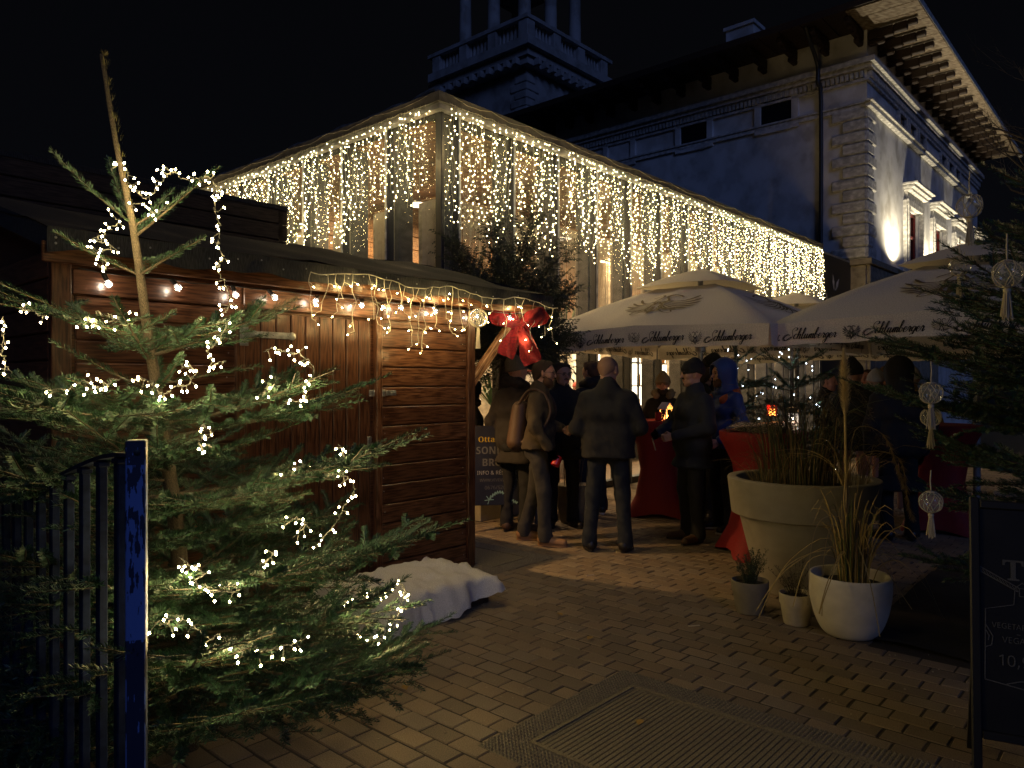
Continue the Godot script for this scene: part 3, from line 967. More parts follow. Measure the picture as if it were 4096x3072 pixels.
func villa() -> void:
	var vl := thing("villa", "large white plastered villa with quoins and deep bracketed eaves", "house", S(21.1, 0, -6.1), TH)
	var LX := 15.0
	var LZ := -10.6
	var w := MB.new()
	# front (right) wall pierced by window openings, built as piers and spandrels
	var ops := [[3.9, 5.0, 1.45, 2.0], [7.2, 5.0, 1.45, 2.0], [10.5, 5.0, 1.45, 2.0], [13.2, 5.0, 1.2, 2.0]]
	var x := 0.0
	for o in ops:
		w.quad(Vector3(x, 0, 0), Vector3(o[0], 0, 0), Vector3(o[0], 11.1, 0), Vector3(x, 11.1, 0))
		w.quad(Vector3(o[0], 0, 0), Vector3(o[0] + o[2], 0, 0), Vector3(o[0] + o[2], o[1], 0), Vector3(o[0], o[1], 0))
		w.quad(Vector3(o[0], o[1] + o[3], 0), Vector3(o[0] + o[2], o[1] + o[3], 0), Vector3(o[0] + o[2], 11.1, 0), Vector3(o[0], 11.1, 0))
		var a := Vector3(o[0], o[1], 0)
		var e := Vector3(o[2], 0, 0)
		var u := Vector3(0, o[3], 0)
		var z := Vector3(0, 0, -0.3)
		w.quad(a + e, a, a + z, a + e + z); w.quad(a + u, a + e + u, a + e + u + z, a + u + z)
		w.quad(a, a + u, a + u + z, a + z); w.quad(a + e + u, a + e, a + e + z, a + e + u + z)
		x = o[0] + o[2]
	w.quad(Vector3(x, 0, 0), Vector3(LX, 0, 0), Vector3(LX, 11.1, 0), Vector3(x, 11.1, 0))
	w.quad(Vector3(0, 0, LZ), Vector3(0, 0, 0), Vector3(0, 11.1, 0), Vector3(0, 11.1, LZ))
	w.quad(Vector3(LX, 0, 0), Vector3(LX, 0, LZ), Vector3(LX, 11.1, LZ), Vector3(LX, 11.1, 0))
	w.quad(Vector3(LX, 0, LZ), Vector3(0, 0, LZ), Vector3(0, 11.1, LZ), Vector3(LX, 11.1, LZ))
	obj("wall", w, M.plaster, vl)
	# stone base
	for r in 6:
		var off := 0.0 if r % 2 else 0.35
		for i in 10:
			var lx := 0.0 if i == 0 else i * 0.8 - off
			var hx := (i + 1) * 0.8 - off - 0.012
			var s := MB.new()
			s.bevel(Vector3((lx + hx) / 2, r * 0.8 + 0.4, 0.0), Vector3(hx - lx, 0.788, 0.16 + rr(0, 0.05)), 0.02)
			obj("base_stone", s, M.stone, vl)
		for i in 6:
			var lz := -i * 0.8 + (off if i else 0.0)
			var hz := -(i + 1) * 0.8 + off + 0.012
			var s := MB.new()
			s.bevel(Vector3(0.0, r * 0.8 + 0.4, (lz + hz) / 2), Vector3(0.16 + rr(0, 0.05), 0.788, lz - hz), 0.02)
			obj("base_stone", s, M.stone, vl)
	var cap := MB.new()
	cap.span(Vector3(-0.16, 4.8, -0.1), Vector3(LX, 4.95, 0.16))
	cap.span(Vector3(-0.16, 4.8, -5.0), Vector3(-0.0, 4.95, -0.1))
	obj("base_cap", cap, M.stone, vl)
	# quoins
	for i in 13:
		var y := 4.98 + i * 0.312
		var lg := i % 2 == 0
		var q := MB.new()
		q.bevel(Vector3(-0.02 + (0.36 if lg else 0.24), y + 0.153, -0.02), Vector3(0.78 if lg else 0.54, 0.292, 0.13), 0.03)
		q.bevel(Vector3(-0.03, y + 0.153, -(0.45 if lg else 0.31)), Vector3(0.125, 0.292, 0.9 if lg else 0.62), 0.03)
		obj("quoin", q, M.trim, vl)
	# string course and crowning cornice with dentils
	for q in [[9.0, 0.10, 0.14], [9.12, 0.05, 0.2]]:
		var s := MB.new()
		s.span(Vector3(-q[2], q[0], -0.0), Vector3(LX, q[0] + q[1], q[2]))
		s.span(Vector3(-q[2] * 0.5, q[0], LZ), Vector3(0.0, q[0] + q[1], -0.0))
		obj("string_course", s, M.trim, vl)
	for q in [[9.72, 0.07, 0.07], [10.02, 0.10, 0.17], [10.13, 0.14, 0.26]]:
		var s := MB.new()
		s.span(Vector3(-q[2], q[0], 0.0), Vector3(LX, q[0] + q[1], q[2]))
		s.span(Vector3(-q[2], q[0], LZ), Vector3(0.0, q[0] + q[1], 0.0))
		obj("cornice", s, M.trim, vl)
	var dn := MB.new()
	for i in 120:
		dn.box(Vector3(0.06 + i * 0.125, 9.9, 0.06), Vector3(0.07, 0.16, 0.12))
	for i in 84:
		dn.box(Vector3(-0.06, 9.9, -0.1 - i * 0.125), Vector3(0.12, 0.16, 0.07))
	obj("dentils", dn, M.trim, vl).set_meta("kind", "stuff")
	# small attic windows of the side wall
	for q in [[-2.46, 9.05], [-5.08, 9.05], [-7.85, 9.05]]:
		var f := MB.new()
		for s in [-1, 1]:
			f.bevel(Vector3(-0.03, q[1] + 0.39, q[0] + s * 0.55), Vector3(0.08, 1.06, 0.2), 0.01)
			f.bevel(Vector3(-0.03, q[1] + 0.39 + s * 0.47, q[0]), Vector3(0.08, 0.15, 0.9), 0.01)
		var win := obj("attic_window", f, M.plaster, vl)
		var g := MB.new()
		g.quad(Vector3(-0.012, q[1], q[0] - 0.45), Vector3(-0.012, q[1], q[0] + 0.45), Vector3(-0.012, q[1] + 0.8, q[0] + 0.45), Vector3(-0.012, q[1] + 0.8, q[0] - 0.45))
		obj("pane", g, M.dark_glass if q[0] > -7 else M.plaster, win)
	# triple attic window of the front wall
	for gset in [3.3, 8.6]:
		for k in 3:
			var cx: float = gset + k * 1.15
			var f := MB.new()
			for s in [-1, 1]:
				f.bevel(Vector3(cx + s * 0.42, 9.45, 0.04), Vector3(0.12, 0.5, 0.1), 0.01)
			f.bevel(Vector3(cx, 9.68, 0.04), Vector3(0.72, 0.08, 0.1), 0.01)
			f.bevel(Vector3(cx, 9.22, 0.05), Vector3(0.9, 0.06, 0.14), 0.01)
			var win := obj("attic_window", f, M.trim, vl)
			var g := MB.new()
			g.quad(Vector3(cx - 0.36, 9.25, 0.012), Vector3(cx + 0.36, 9.25, 0.012), Vector3(cx + 0.36, 9.64, 0.012), Vector3(cx - 0.36, 9.64, 0.012))
			obj("pane", g, M.dark_glass, win)
	# front windows: surround, hood, red frame with two leaves
	for o in ops:
		var sr := MB.new()
		for s in [0.0, 1.0]:
			for r in [[0.13, 0.09, 0.10], [0.25, 0.05, 0.06]]:
				sr.bevel(Vector3(o[0] + (o[2] if s else 0.0) + (1 if s else -1) * r[0], o[1] + o[3] / 2 + 0.1, r[1] / 2 + 0.02), Vector3(0.13, o[3] + 0.2, r[1] + 0.06), 0.012)
		sr.bevel(Vector3(o[0] + o[2] / 2, o[1] + o[3] + 0.14, 0.06), Vector3(o[2] + 0.5, 0.2, 0.14), 0.012)
		sr.bevel(Vector3(o[0] + o[2] / 2, o[1] + o[3] + 0.36, 0.05), Vector3(o[2] + 0.4, 0.22, 0.08), 0.01)
		var win := obj("window_surround", sr, M.trim, vl)
		var hd := MB.new()
		for r in [[0.50, 0.07, 0.22], [0.58, 0.08, 0.32], [0.67, 0.07, 0.42]]:
			hd.bevel(Vector3(o[0] + o[2] / 2, o[1] + o[3] + r[0], r[2] / 2), Vector3(o[2] + 0.3 + r[2] * 1.2, r[1], r[2]), 0.012)
		obj("hood", hd, M.trim, win)
		var fr := MB.new()
		for k in 3: fr.bevel(Vector3(o[0] + 0.06 + k * (o[2] - 0.12) / 2, o[1] + o[3] / 2, -0.11), Vector3(0.1, o[3], 0.07), 0.01)
		for yy in [0.05, 1.25, o[3] - 0.05]: fr.bevel(Vector3(o[0] + o[2] / 2, o[1] + yy, -0.11), Vector3(o[2], 0.09, 0.068), 0.01)
		obj("window_frame", fr, M.red_frame, win)
		var gl := MB.new()
		gl.quad(Vector3(o[0], o[1], -0.14), Vector3(o[0] + o[2], o[1], -0.14), Vector3(o[0] + o[2], o[1] + o[3], -0.14), Vector3(o[0], o[1] + o[3], -0.14))
		obj("pane", gl, M.dark_glass, win)
	# eaves: soffit boards on dark brackets, roof above
	var OV := 1.35
	var y0 := 11.05
	for i in 30:
		var sb := MB.new()
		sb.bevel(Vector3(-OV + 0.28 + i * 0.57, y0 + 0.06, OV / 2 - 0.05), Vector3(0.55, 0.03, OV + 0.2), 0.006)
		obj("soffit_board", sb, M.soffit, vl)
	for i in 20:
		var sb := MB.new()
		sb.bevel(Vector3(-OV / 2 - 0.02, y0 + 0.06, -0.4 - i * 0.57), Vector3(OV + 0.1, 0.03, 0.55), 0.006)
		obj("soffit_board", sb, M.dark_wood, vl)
	var bk := MB.new()   # scroll ended bracket, shared
	for q in [[0.0, 0.62, 0.0, 0.26], [0.62, 0.95, 0.04, 0.22], [0.95, 1.18, 0.1, 0.14]]:
		bk.bevel(Vector3(0, -q[3] / 2, (q[0] + q[1]) / 2), Vector3(0.15, q[3], q[1] - q[0] - 0.004), 0.02)
	bk.bevel(Vector3(0, -0.33, 0.2), Vector3(0.15, 0.14, 0.4), 0.03)
	var bmesh := bk.mesh()
	for i in 17:
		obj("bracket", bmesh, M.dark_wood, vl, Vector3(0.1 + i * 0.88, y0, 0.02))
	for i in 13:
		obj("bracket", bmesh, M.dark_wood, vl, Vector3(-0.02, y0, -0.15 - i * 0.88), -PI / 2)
	for q in [[Vector3(-OV, y0 + 0.08, -OV + 0.0), 0]]:
		var ed := MB.new()
		ed.span(Vector3(-OV, y0 + 0.08, OV - 0.06), Vector3(LX + OV, y0 + 0.24, OV + 0.06))
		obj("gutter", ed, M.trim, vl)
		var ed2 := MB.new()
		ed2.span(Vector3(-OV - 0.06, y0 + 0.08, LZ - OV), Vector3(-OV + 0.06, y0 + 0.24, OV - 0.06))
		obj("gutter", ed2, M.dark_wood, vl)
	var rf := MB.new()
	var A := Vector3(-OV, y0 + 0.2, OV)
	var B := Vector3(LX + OV, y0 + 0.2, OV)
	var C := Vector3(LX + OV, y0 + 0.2, LZ - OV)
	var Dd := Vector3(-OV, y0 + 0.2, LZ - OV)
	var R1 := Vector3(5.3, y0 + 2.2, LZ / 2)
	var R2 := Vector3(LX - 5.3, y0 + 2.2, LZ / 2)
	rf.quad(A, B, R2, R1); rf.quad(C, Dd, R1, R2); rf.tri(Dd, A, R1); rf.tri(B, C, R2)
	obj("roof", rf, M.slate, vl)
	for q in [[1.0, -3.6], [6.5, -7.0]]:
		var ch := MB.new()
		ch.span(Vector3(q[0], y0 + 0.2, q[1] - 0.9), Vector3(q[0] + 0.7, y0 + 1.75, q[1]))
		ch.span(Vector3(q[0] - 0.06, y0 + 1.752, q[1] - 0.96), Vector3(q[0] + 0.76, y0 + 1.86, q[1] + 0.06))
		obj("chimney", ch, M.plaster, vl)
	var dp := MB.new()
	dp.tube(curve([Vector3(-1.25, y0 + 0.05, -1.17), Vector3(-0.9, y0 - 0.25, -1.17), Vector3(-0.35, y0 - 0.7, -1.17), Vector3(-0.33, y0 - 1.2, -1.17), Vector3(-0.1, y0 - 1.6, -1.17), Vector3(-0.1, 5.0, -1.17), Vector3(-0.1, 0.1, -1.17)], 5), 0.055, 10)
	obj("drain_pipe", dp, M.steel, vl)
	# floor washers at the foot of the front wall
	for q in [[2.4, 1.0], [5.95, 0.9], [9.3, 0.8], [12.4, 0.7]]:
		var up := thing("wall_uplight", "small lit uplight at the foot of the villa's front wall", "lamp", S(21.1 + q[0], 4.97, -6.1 + 0.36), TH, "wall uplights of the villa")
		var hs := MB.new()
		hs.bevel(Vector3(0, 0.04, 0.0), Vector3(0.22, 0.06, 0.14), 0.01)
		obj("housing", hs, M.steel, up)
		var ln := MB.new()
		ln.quad(Vector3(-0.09, 0.073, 0.05), Vector3(0.09, 0.073, 0.05), Vector3(0.09, 0.073, -0.05), Vector3(-0.09, 0.073, -0.05))
		obj("lens", ln, M.lamp_face, up)
		var sp := SpotLight3D.new()
		sp.name = "light"
		sp.light_color = Color(1.0, 0.93, 0.78); sp.light_energy = 11.5 * q[1]
		sp.spot_angle = 78.0; sp.spot_angle_attenuation = 1.0; sp.spot_range = 20.0; sp.spot_attenuation = 2.0
		sp.light_size = 0.04; sp.shadow_enabled = true
		sp.position = Vector3(0, 0.1, 0.03)
		sp.rotation.x = PI / 2 + 0.03
		up.add_child(sp)

func tower() -> void:
	var t := thing("tower", "square plastered belvedere tower with balustrade and columns behind villa", "tower", S(22.9, 0, -19.6), TH)
	var B := 6.0
	var w := MB.new()
	w.span(Vector3(0.35, 0, -B + 0.35), Vector3(B - 0.35, 14.7, -0.35))
	obj("wall", w, M.dimmed_plaster, t)
	for i in 14:
		var y := 10.0 + i * 0.33
		var lg := i % 2 == 0
		var q := MB.new()
		q.bevel(Vector3(0.35 + (0.36 if lg else 0.24), y, -0.35), Vector3(0.82 if lg else 0.58, 0.31, 0.12), 0.03)
		q.bevel(Vector3(0.35, y, -0.35 - (0.42 if lg else 0.3)), Vector3(0.12, 0.31, 0.84 if lg else 0.6), 0.03)
		obj("quoin", q, M.dimmed_plaster, t)
	for q in [[14.7, 0.3, 0.0], [15.0, 0.3, -0.12], [15.3, 0.35, -0.35]]:
		var c := MB.new()
		c.span(Vector3(q[2], q[0], -B - q[2]), Vector3(B - q[2], q[0] + q[1] - 0.004, -q[2]))
		obj("cornice", c, M.dimmed_plaster, t)
	var md := MB.new()
	for i in 11:
		md.box(Vector3(0.5 + i * 0.5, 14.84, 0.12), Vector3(0.2, 0.26, 0.3))
		md.box(Vector3(-0.12, 14.84, -0.5 - i * 0.5), Vector3(0.3, 0.26, 0.2))
	obj("modillions", md, M.dimmed_plaster, t).set_meta("kind", "stuff")
	var an := MB.new()
	an.lathe([Vector2(0.16, 0.0), Vector2(0.001, 0.002)], 12, Vector3(0.34, 13.0, -2.2), Basis(Vector3.FORWARD, -PI / 2))
	an.quad(Vector3(0.338, 11.6, -2.36), Vector3(0.338, 11.6, -2.04), Vector3(0.338, 13.0, -2.04), Vector3(0.338, 13.0, -2.36))
	obj("slit_window", an, M.dark_glass, t)
	# balustrade
	var bl := MB.new()
	bl.lathe([Vector2(0.09, 0), Vector2(0.09, 0.06), Vector2(0.05, 0.1), Vector2(0.10, 0.35), Vector2(0.05, 0.75), Vector2(0.08, 0.85), Vector2(0.09, 0.9)], 10)
	var bm := bl.mesh()
	for side in 2:
		for g in 3:
			for k in 5:
				var s := 0.75 + g * 1.75 + k * 0.22 + 0.1
				obj("baluster", bm, M.dimmed_plaster, t, Vector3(s, 15.66, -0.25) if side == 0 else Vector3(0.25, 15.66, -s))
		for g in 4:
			var s := 0.25 + g * 1.75
			var p := MB.new()
			p.bevel(Vector3(s + 0.0, 16.1, -0.25) if side == 0 else Vector3(0.25, 16.1, -s - 0.001), Vector3(0.5, 0.88, 0.5), 0.02)
			if side == 0 or g > 0: obj("pedestal", p, M.dimmed_plaster, t)
	var rl := MB.new()
	rl.span(Vector3(-0.05, 16.56, -0.5), Vector3(B + 0.05, 16.72, 0.05))
	rl.span(Vector3(-0.05, 16.56, -B), Vector3(0.5, 16.72, -0.5))
	obj("hand_rail", rl, M.dimmed_plaster, t)
	var flo := MB.new()
	flo.span(Vector3(0.6, 15.66, -B + 0.6), Vector3(B - 0.6, 15.7, -0.6))
	obj("terrace_floor", flo, M.slate, t)
	for q in [[1.2, -1.2], [B - 1.2, -1.2], [1.2, -B + 1.2], [B - 1.2, -B + 1.2], [3.0, -1.2], [1.2, -3.0]]:
		var cl := MB.new()
		cl.lathe([Vector2(0.36, 15.7), Vector2(0.36, 15.9), Vector2(0.3, 16.0), Vector2(0.26, 20.2), Vector2(0.36, 20.4)], 18, Vector3(q[0], 0, q[1]))
		obj("column", cl, M.dimmed_plaster, t)
	var tp := MB.new()
	tp.span(Vector3(0.6, 20.4, -B + 0.6), Vector3(B - 0.6, 20.9, -0.6))
	obj("roof_slab", tp, M.dimmed_plaster, t)
var led_small: ArrayMesh

func led(m: MB, at: Vector3, dir: Vector3, r := 0.006, h := 0.017) -> void:
	var x := dir.cross(Vector3.RIGHT if absf(dir.x) < 0.8 else Vector3.UP).normalized()
	var y := dir.cross(x)
	var a := at - dir * h * 0.4
	var b := at + dir * h * 0.6
	var sides := 6 if h < 0.0135 else 4
	for k in sides:
		var p := at + (x * cos(k * TAU / sides) + y * sin(k * TAU / sides)) * r
		var q := at + (x * cos((k + 1) * TAU / sides) + y * sin((k + 1) * TAU / sides)) * r
		m.tri(p, q, b); m.tri(q, p, a)

func light_curtains() -> void:
	var names := ["dense warm white light curtain over the pavilion corner bays", "warm white light curtain on pavilion front above the olive tree", "warm white light curtain on pavilion front above the middle parasol", "warm white light curtain at far end of pavilion front beside dark screen"]
	var seg := [[0.0, 2.2], [2.2, 5.2], [5.2, 8.9], [8.9, 12.6]]
	for i in 4:
		curtain(S(PA, 0, PC), TH, seg[i][0], seg[i][1], 0.17, names[i])
	curtain(S(PA, 0, PC), TH + PI / 2, 0.05, 3.1, 0.17, "warm white light curtain on pavilion side next to the corner", true)
	curtain(S(PA, 0, PC), TH + PI / 2, 3.1, 6.2, 0.17, "warm white light curtain on pavilion side above the dark kiosk", true)

func curtain(at: Vector3, turn: float, x0: float, x1: float, z: float, label: String, side := false) -> void:
	var o := thing("light_curtain", label, "string lights", at, turn, "light curtains on the pavilion eaves")
	# on the side wall local x runs away from the corner and the lights hang on the outer side
	var sx := 1.0
	var sz := z
	if side: sz = -z
	var head := MB.new()
	var hp := []
	var n := int((x1 - x0) / 0.12)
	for i in n + 1:
		hp.append(Vector3(sx * lerpf(x0, x1, float(i) / n), 4.93 - 0.015 * (i % 2) + rr(-0.01, 0.01), sz))
	head.tube(hp, 0.003, 3, false)
	var sw := []
	for i in 22: sw.append(Vector3(sx * lerpf(x0, x1, i / 21.0), 5.04 - 0.05 * absf(sin(i * 0.45)) + rr(-0.01, 0.01), sz * 0.95))
	head.tube(sw, 0.003, 3, false)
	obj("header_cable", head, M.wire_pale, o)
	var x := x0 + 0.03
	var k := 0
	while x < x1:
		var w := MB.new()
		var b := MB.new()
		var L := 1.30 + 0.20 * sin(x * 1.3 + x0) + 0.12 * sin(x * 5.1) + rr(-0.28, 0.22)
		if side: L = lerpf(0.95, 1.5, smoothstep(0.3, 2.2, x)) + 0.1 * sin(x * 4.3) + rr(-0.25, 0.18)
		if k % 9 == 4: L -= 0.5
		var y := 4.94
		var p := Vector3(sx * x, y, sz + rr(-0.01, 0.01))
		var pts := [p]
		var drift := rr(-0.03, 0.03)
		var bot := y - L
		while y > bot:
			var st := rr(0.052, 0.088)
			y -= st
			var tangle := clampf((4.2 - y) * 0.9, 0.0, 1.0)
			p = Vector3(p.x + rr(-0.024, 0.024) * (1.0 + 1.8 * tangle) + drift * st * 0.6, y, sz + rr(-0.015, 0.015))
			pts.append(p)
			var e := p + Vector3(rr(-0.045, 0.045), rr(-0.03, 0.015), rr(-0.01, 0.03))
			w.tube([p, e], 0.0014, 3, false)
			led(b, e, Vector3(rr(-0.5, 0.5), -1, rr(-0.5, 0.5)).normalized(), 0.0062, 0.017)
		w.tube(pts, 0.0022, 3, false)
		var s := obj("strand", w, M.wire_pale, o)
		obj("led_bulbs", b, M.led_warm if k % 4 else M.led_soft, s).set_meta("kind", "stuff")
		x += rr(0.045, 0.135); k += 1
	var c := x0 + 0.45
	while c < x1:
		omni(o, Vector3(sx * c, 4.3 + rr(-0.3, 0.3), sz + (0.35 if not side else -0.35)), Color(1.0, 0.84, 0.55), 0.2, 0.012)
		c += 0.95

func hut_lights() -> void:
	var o := thing("icicle_lights", "warm icicle string lights on pale wire along the hut eave", "string lights", S(1.33, 0, -4.56), TH)
	var head := MB.new()
	var hp := []
	for i in 40:
		var x := 1.48 + i * 0.069
		hp.append(Vector3(x, 2.375 - 0.001 * i + 0.022 * sin(x * 7.3) + rr(-0.008, 0.008), 0.235 + rr(-0.004, 0.004)))
	head.tube(curve(hp, 2), 0.0035, 4, false)
	obj("header_cable", head, M.wire_pale, o)
	var i := 0
	var lit := 0
	while i < 40:
		var L: float = [0.16, 0.42, 0.12, 0.3, 0.22, 0.1, 0.34, 0.16, 0.44, 0.24, 0.5, 0.14, 0.3, 0.18, 0.4, 0.26, 0.34, 0.2, 0.38, 0.3][(i * 7 + 3) % 20]
		var w := MB.new()
		var p: Vector3 = hp[i]
		var pts := [p]
		var y := p.y
		var bulbs := []
		while y > hp[i].y - L:
			y -= rr(0.05, 0.075)
			p = Vector3(p.x + rr(-0.022, 0.022), y, 0.235 + rr(-0.02, 0.02))
			pts.append(p)
			if pts.size() % 2 == 0 or y <= hp[i].y - L:
				var s := -1.0 if rng.randf() < 0.5 else 1.0
				var e := p + Vector3(s * rr(0.03, 0.06), rr(-0.04, -0.005), rr(-0.01, 0.02))
				w.tube([p, (p + e) / 2 + Vector3(0, 0.006, 0), e], 0.0018, 4, false)
				bulbs.append([e, (e - p).normalized()])
		w.tube(curve(pts, 3), 0.0026, 4, false)
		var st := obj("strand", w, M.wire_pale, o)
		for q in bulbs:
			var b := MB.new()
			led(b, Vector3.ZERO, q[1], 0.005, 0.018)
			obj("led_bulb", b, M.led_amber, st, q[0])
			lit += 1
			if lit % 2 == 0: omni(st, q[0], Color(1.0, 0.85, 0.54), 0.013, 0.007)
		i += rng.randi_range(1, 2)
	# festoon cable with clear bulbs
	var f := thing("festoon_lights", "black festoon cable with clear glass bulbs under the hut eave", "string lights", S(1.33, 0, -4.56), TH)
	var fp := []
	for j in 30: fp.append(Vector3(0.12 + j * 0.128, 2.235 - 0.012 * absf(sin(j * 0.9)) + rr(-0.006, 0.006), 0.06 + (0.1 if j > 24 else 0.0)))
	var fc := MB.new()
	fc.tube(fp, 0.004, 5, false)
	obj("cable", fc, M.black_plastic, f)
	for j in [1, 4, 7, 9, 12, 15, 18, 21, 24, 27, 29]:
		var p: Vector3 = fp[j]
		var dir := Vector3(rr(-0.9, 0.9), -0.6, rr(0.1, 0.5)).normalized()
		var sk := MB.new()
		sk.tube([p, p + dir * 0.045], 0.014, 8)
		obj("socket", sk, M.black_plastic, f)
		var bu := MB.new()
		bu.ball(Vector3.ZERO, Vector3(0.022, 0.022, 0.022), 12, 8)
		var bo := obj("bulb", bu, M.clear_glass, f, p + dir * 0.068)
		var fi := MB.new()
		led(fi, Vector3.ZERO, dir, 0.0025, 0.012)
		obj("filament", fi, M.led_cool, bo)
		omni(bo, Vector3(0, -0.004, 0), Color(1.0, 0.93, 0.82), 0.016, 0.004)

func tree_lights() -> void:
	# fairy lights wound through the fir: paths are given as picture direction and distance
	var paths := [
		[[112, 171, 3.05], [121, 162, 3.05], [128, 172, 3.05], [126, 180, 3.1], [136, 190, 3.05], [146, 199, 3.02]],
		[[146, 199, 3.02], [157, 188, 2.98], [166, 177, 2.95], [174, 172, 2.92], [188, 181, 2.9], [201, 178, 2.88], [214, 176, 2.9]],
		[[214, 182, 2.9], [218, 195, 2.9], [215, 208, 2.9], [220, 224, 2.9], [218, 244, 2.9], [223, 256, 2.9], [218, 268, 2.9], [226, 284, 2.9], [230, 300, 2.88], [226, 312, 2.86]],
		[[124, 205, 3.1], [142, 203, 3.12], [154, 212, 3.05], [166, 208, 3.0]],
		[[110, 214, 3.0], [119, 222, 3.0], [107, 230, 2.98], [100, 240, 2.98], [112, 247, 2.98], [98, 254, 2.96], [108, 263, 2.96], [104, 272, 2.96]],
		[[2, 318, 2.75], [4, 332, 2.75], [2, 346, 2.75], [5, 362, 2.75], [12, 374, 2.75]],
		[[20, 308, 2.8], [33, 312, 2.8], [44, 318, 2.78]],
		[[78, 322, 2.8], [90, 320, 2.78], [102, 323, 2.78], [120, 316, 2.8], [133, 312, 2.85]],
		[[230, 318, 2.9], [222, 335, 2.88], [214, 345, 2.85], [207, 352, 2.82], [214, 362, 2.8], [226, 362, 2.8]],
		[[42, 388, 2.6], [64, 390, 2.58], [85, 381, 2.58], [96, 386, 2.56], [104, 391, 2.56], [112, 380, 2.6], [140, 380, 2.62], [153, 384, 2.6], [163, 394, 2.6], [176, 386, 2.6], [186, 385, 2.62], [196, 370, 2.65], [182, 366, 2.7]],
		[[264, 352, 2.9], [274, 348, 2.9], [286, 352, 2.92], [300, 354, 2.95], [312, 364, 2.95], [314, 378, 2.95], [302, 386, 2.95], [306, 398, 2.95], [286, 402, 2.95]],
		[[280, 378, 2.9], [270, 384, 2.88], [262, 396, 2.86]],
		[[203, 424, 2.7], [212, 434, 2.68], [198, 442, 2.66], [212, 448, 2.66]],
		[[338, 444, 3.1], [344, 456, 3.1], [340, 468, 3.08], [352, 482, 3.08], [354, 494, 3.06], [344, 506, 3.04], [338, 520, 3.02], [330, 530, 3.0], [318, 546, 2.98]],
		[[284, 466, 2.85], [296, 468, 2.85], [306, 466, 2.88]],
		[[286, 524, 2.75], [296, 518, 2.75], [306, 524, 2.75], [292, 538, 2.75]],
		[[180, 558, 2.5], [190, 564, 2.48], [203, 574, 2.46], [196, 582, 2.46], [212, 588, 2.44], [226, 592, 2.44], [240, 590, 2.46]],
		[[258, 566, 2.6], [270, 558, 2.6], [276, 550, 2.62]],
		[[153, 622, 2.4], [170, 622, 2.38], [178, 614, 2.38], [192, 626, 2.36], [208, 638, 2.36], [222, 636, 2.36], [238, 648, 2.36], [252, 652, 2.38], [268, 650, 2.4], [284, 646, 2.45], [302, 640, 2.5]],
		[[336, 596, 3.5], [350, 604, 3.5], [362, 598, 3.55], [376, 592, 3.6], [384, 596, 3.6]],
		[[356, 640, 3.3], [366, 634, 3.35], [378, 640, 3.35], [392, 626, 3.45], [400, 610, 3.55], [404, 592, 3.6], [400, 582, 3.6], [410, 596, 3.62]],
		[[118, 592, 2.6], [122, 606, 2.6]],
	]
	var names := ["short fairy light run wound round the fir leader", "fairy light loop hung on the fir's upper right branch", "fairy lights dangling straight down right of the fir trunk", "fairy light run crossing the fir leader below the top loop", "fairy light cluster dangling left of the fir trunk", "fairy light column at the outer left tips of the fir", "few fairy lights along the upper left fir branch", "fairy lights crossing the trunk in front of the hut's upper boards", "fairy lights winding down right of the trunk by the door hinge", "long fairy light garland across the trunk at mid height", "fairy light loop on the branch in front of the plank door", "three fairy lights inside the loop before the plank door", "small fairy light cluster on the trunk under the long garland", "fairy lights down the branch tips beside the door handle", "three fairy lights on a branch left of the door handle", "four fairy lights deep in the lower right branches", "fairy lights dangling over the branch right of the blue post", "three fairy lights rising from the lower middle branch", "lowest fairy light garland hanging right of the blue post", "fairy lights by the white fleece at the hut foot", "fairy lights on the long low branch over the white fleece", "two fairy lights behind the blue gate bars"]
	var bm := MB.new()
	led(bm, Vector3.ZERO, Vector3.DOWN, 0.0041, 0.012)
	led_small = bm.mesh()
	var lit := 0
	for i in paths.size():
		var o := thing("fairy_lights", names[i], "string lights", Vector3.ZERO, 0.0, "fairy lights on the lit fir")
		var pts := []
		for q in paths[i]: pts.append(pix(q[0], q[1], q[2]))
		var cv := curve(pts, 9)
		for j in cv.size(): cv[j] += Vector3(rr(-0.006, 0.006), rr(-0.006, 0.006), rr(-0.01, 0.01))
		var w := MB.new()
		w.tube(cv, 0.0021, 4, false)
		var acc := 0.0
		for j in range(1, cv.size()):
			acc += (cv[j] - cv[j - 1]).length()
			if acc < 0.022: continue
			acc = 0.0
			if rng.randf() < 0.12: continue
			var e: Vector3 = cv[j] + Vector3(rr(-0.03, 0.03), rr(-0.035, 0.025), rr(-0.005, 0.03))
			w.tube([cv[j], e + Vector3(0, 0.004, 0)], 0.0012, 4, false)
			var b := obj("led_bulb", led_small, M.led_tree, o, e)
			b.rotation = Vector3(rr(-0.8, 0.8), 0, rr(-0.8, 0.8))
			lit += 1
			if lit % 3 == 0: omni(b, Vector3.ZERO, Color(1.0, 0.86, 0.56), 0.009, 0.005)
		obj("wire", w, M.wire_dark, o)
var twigs := []

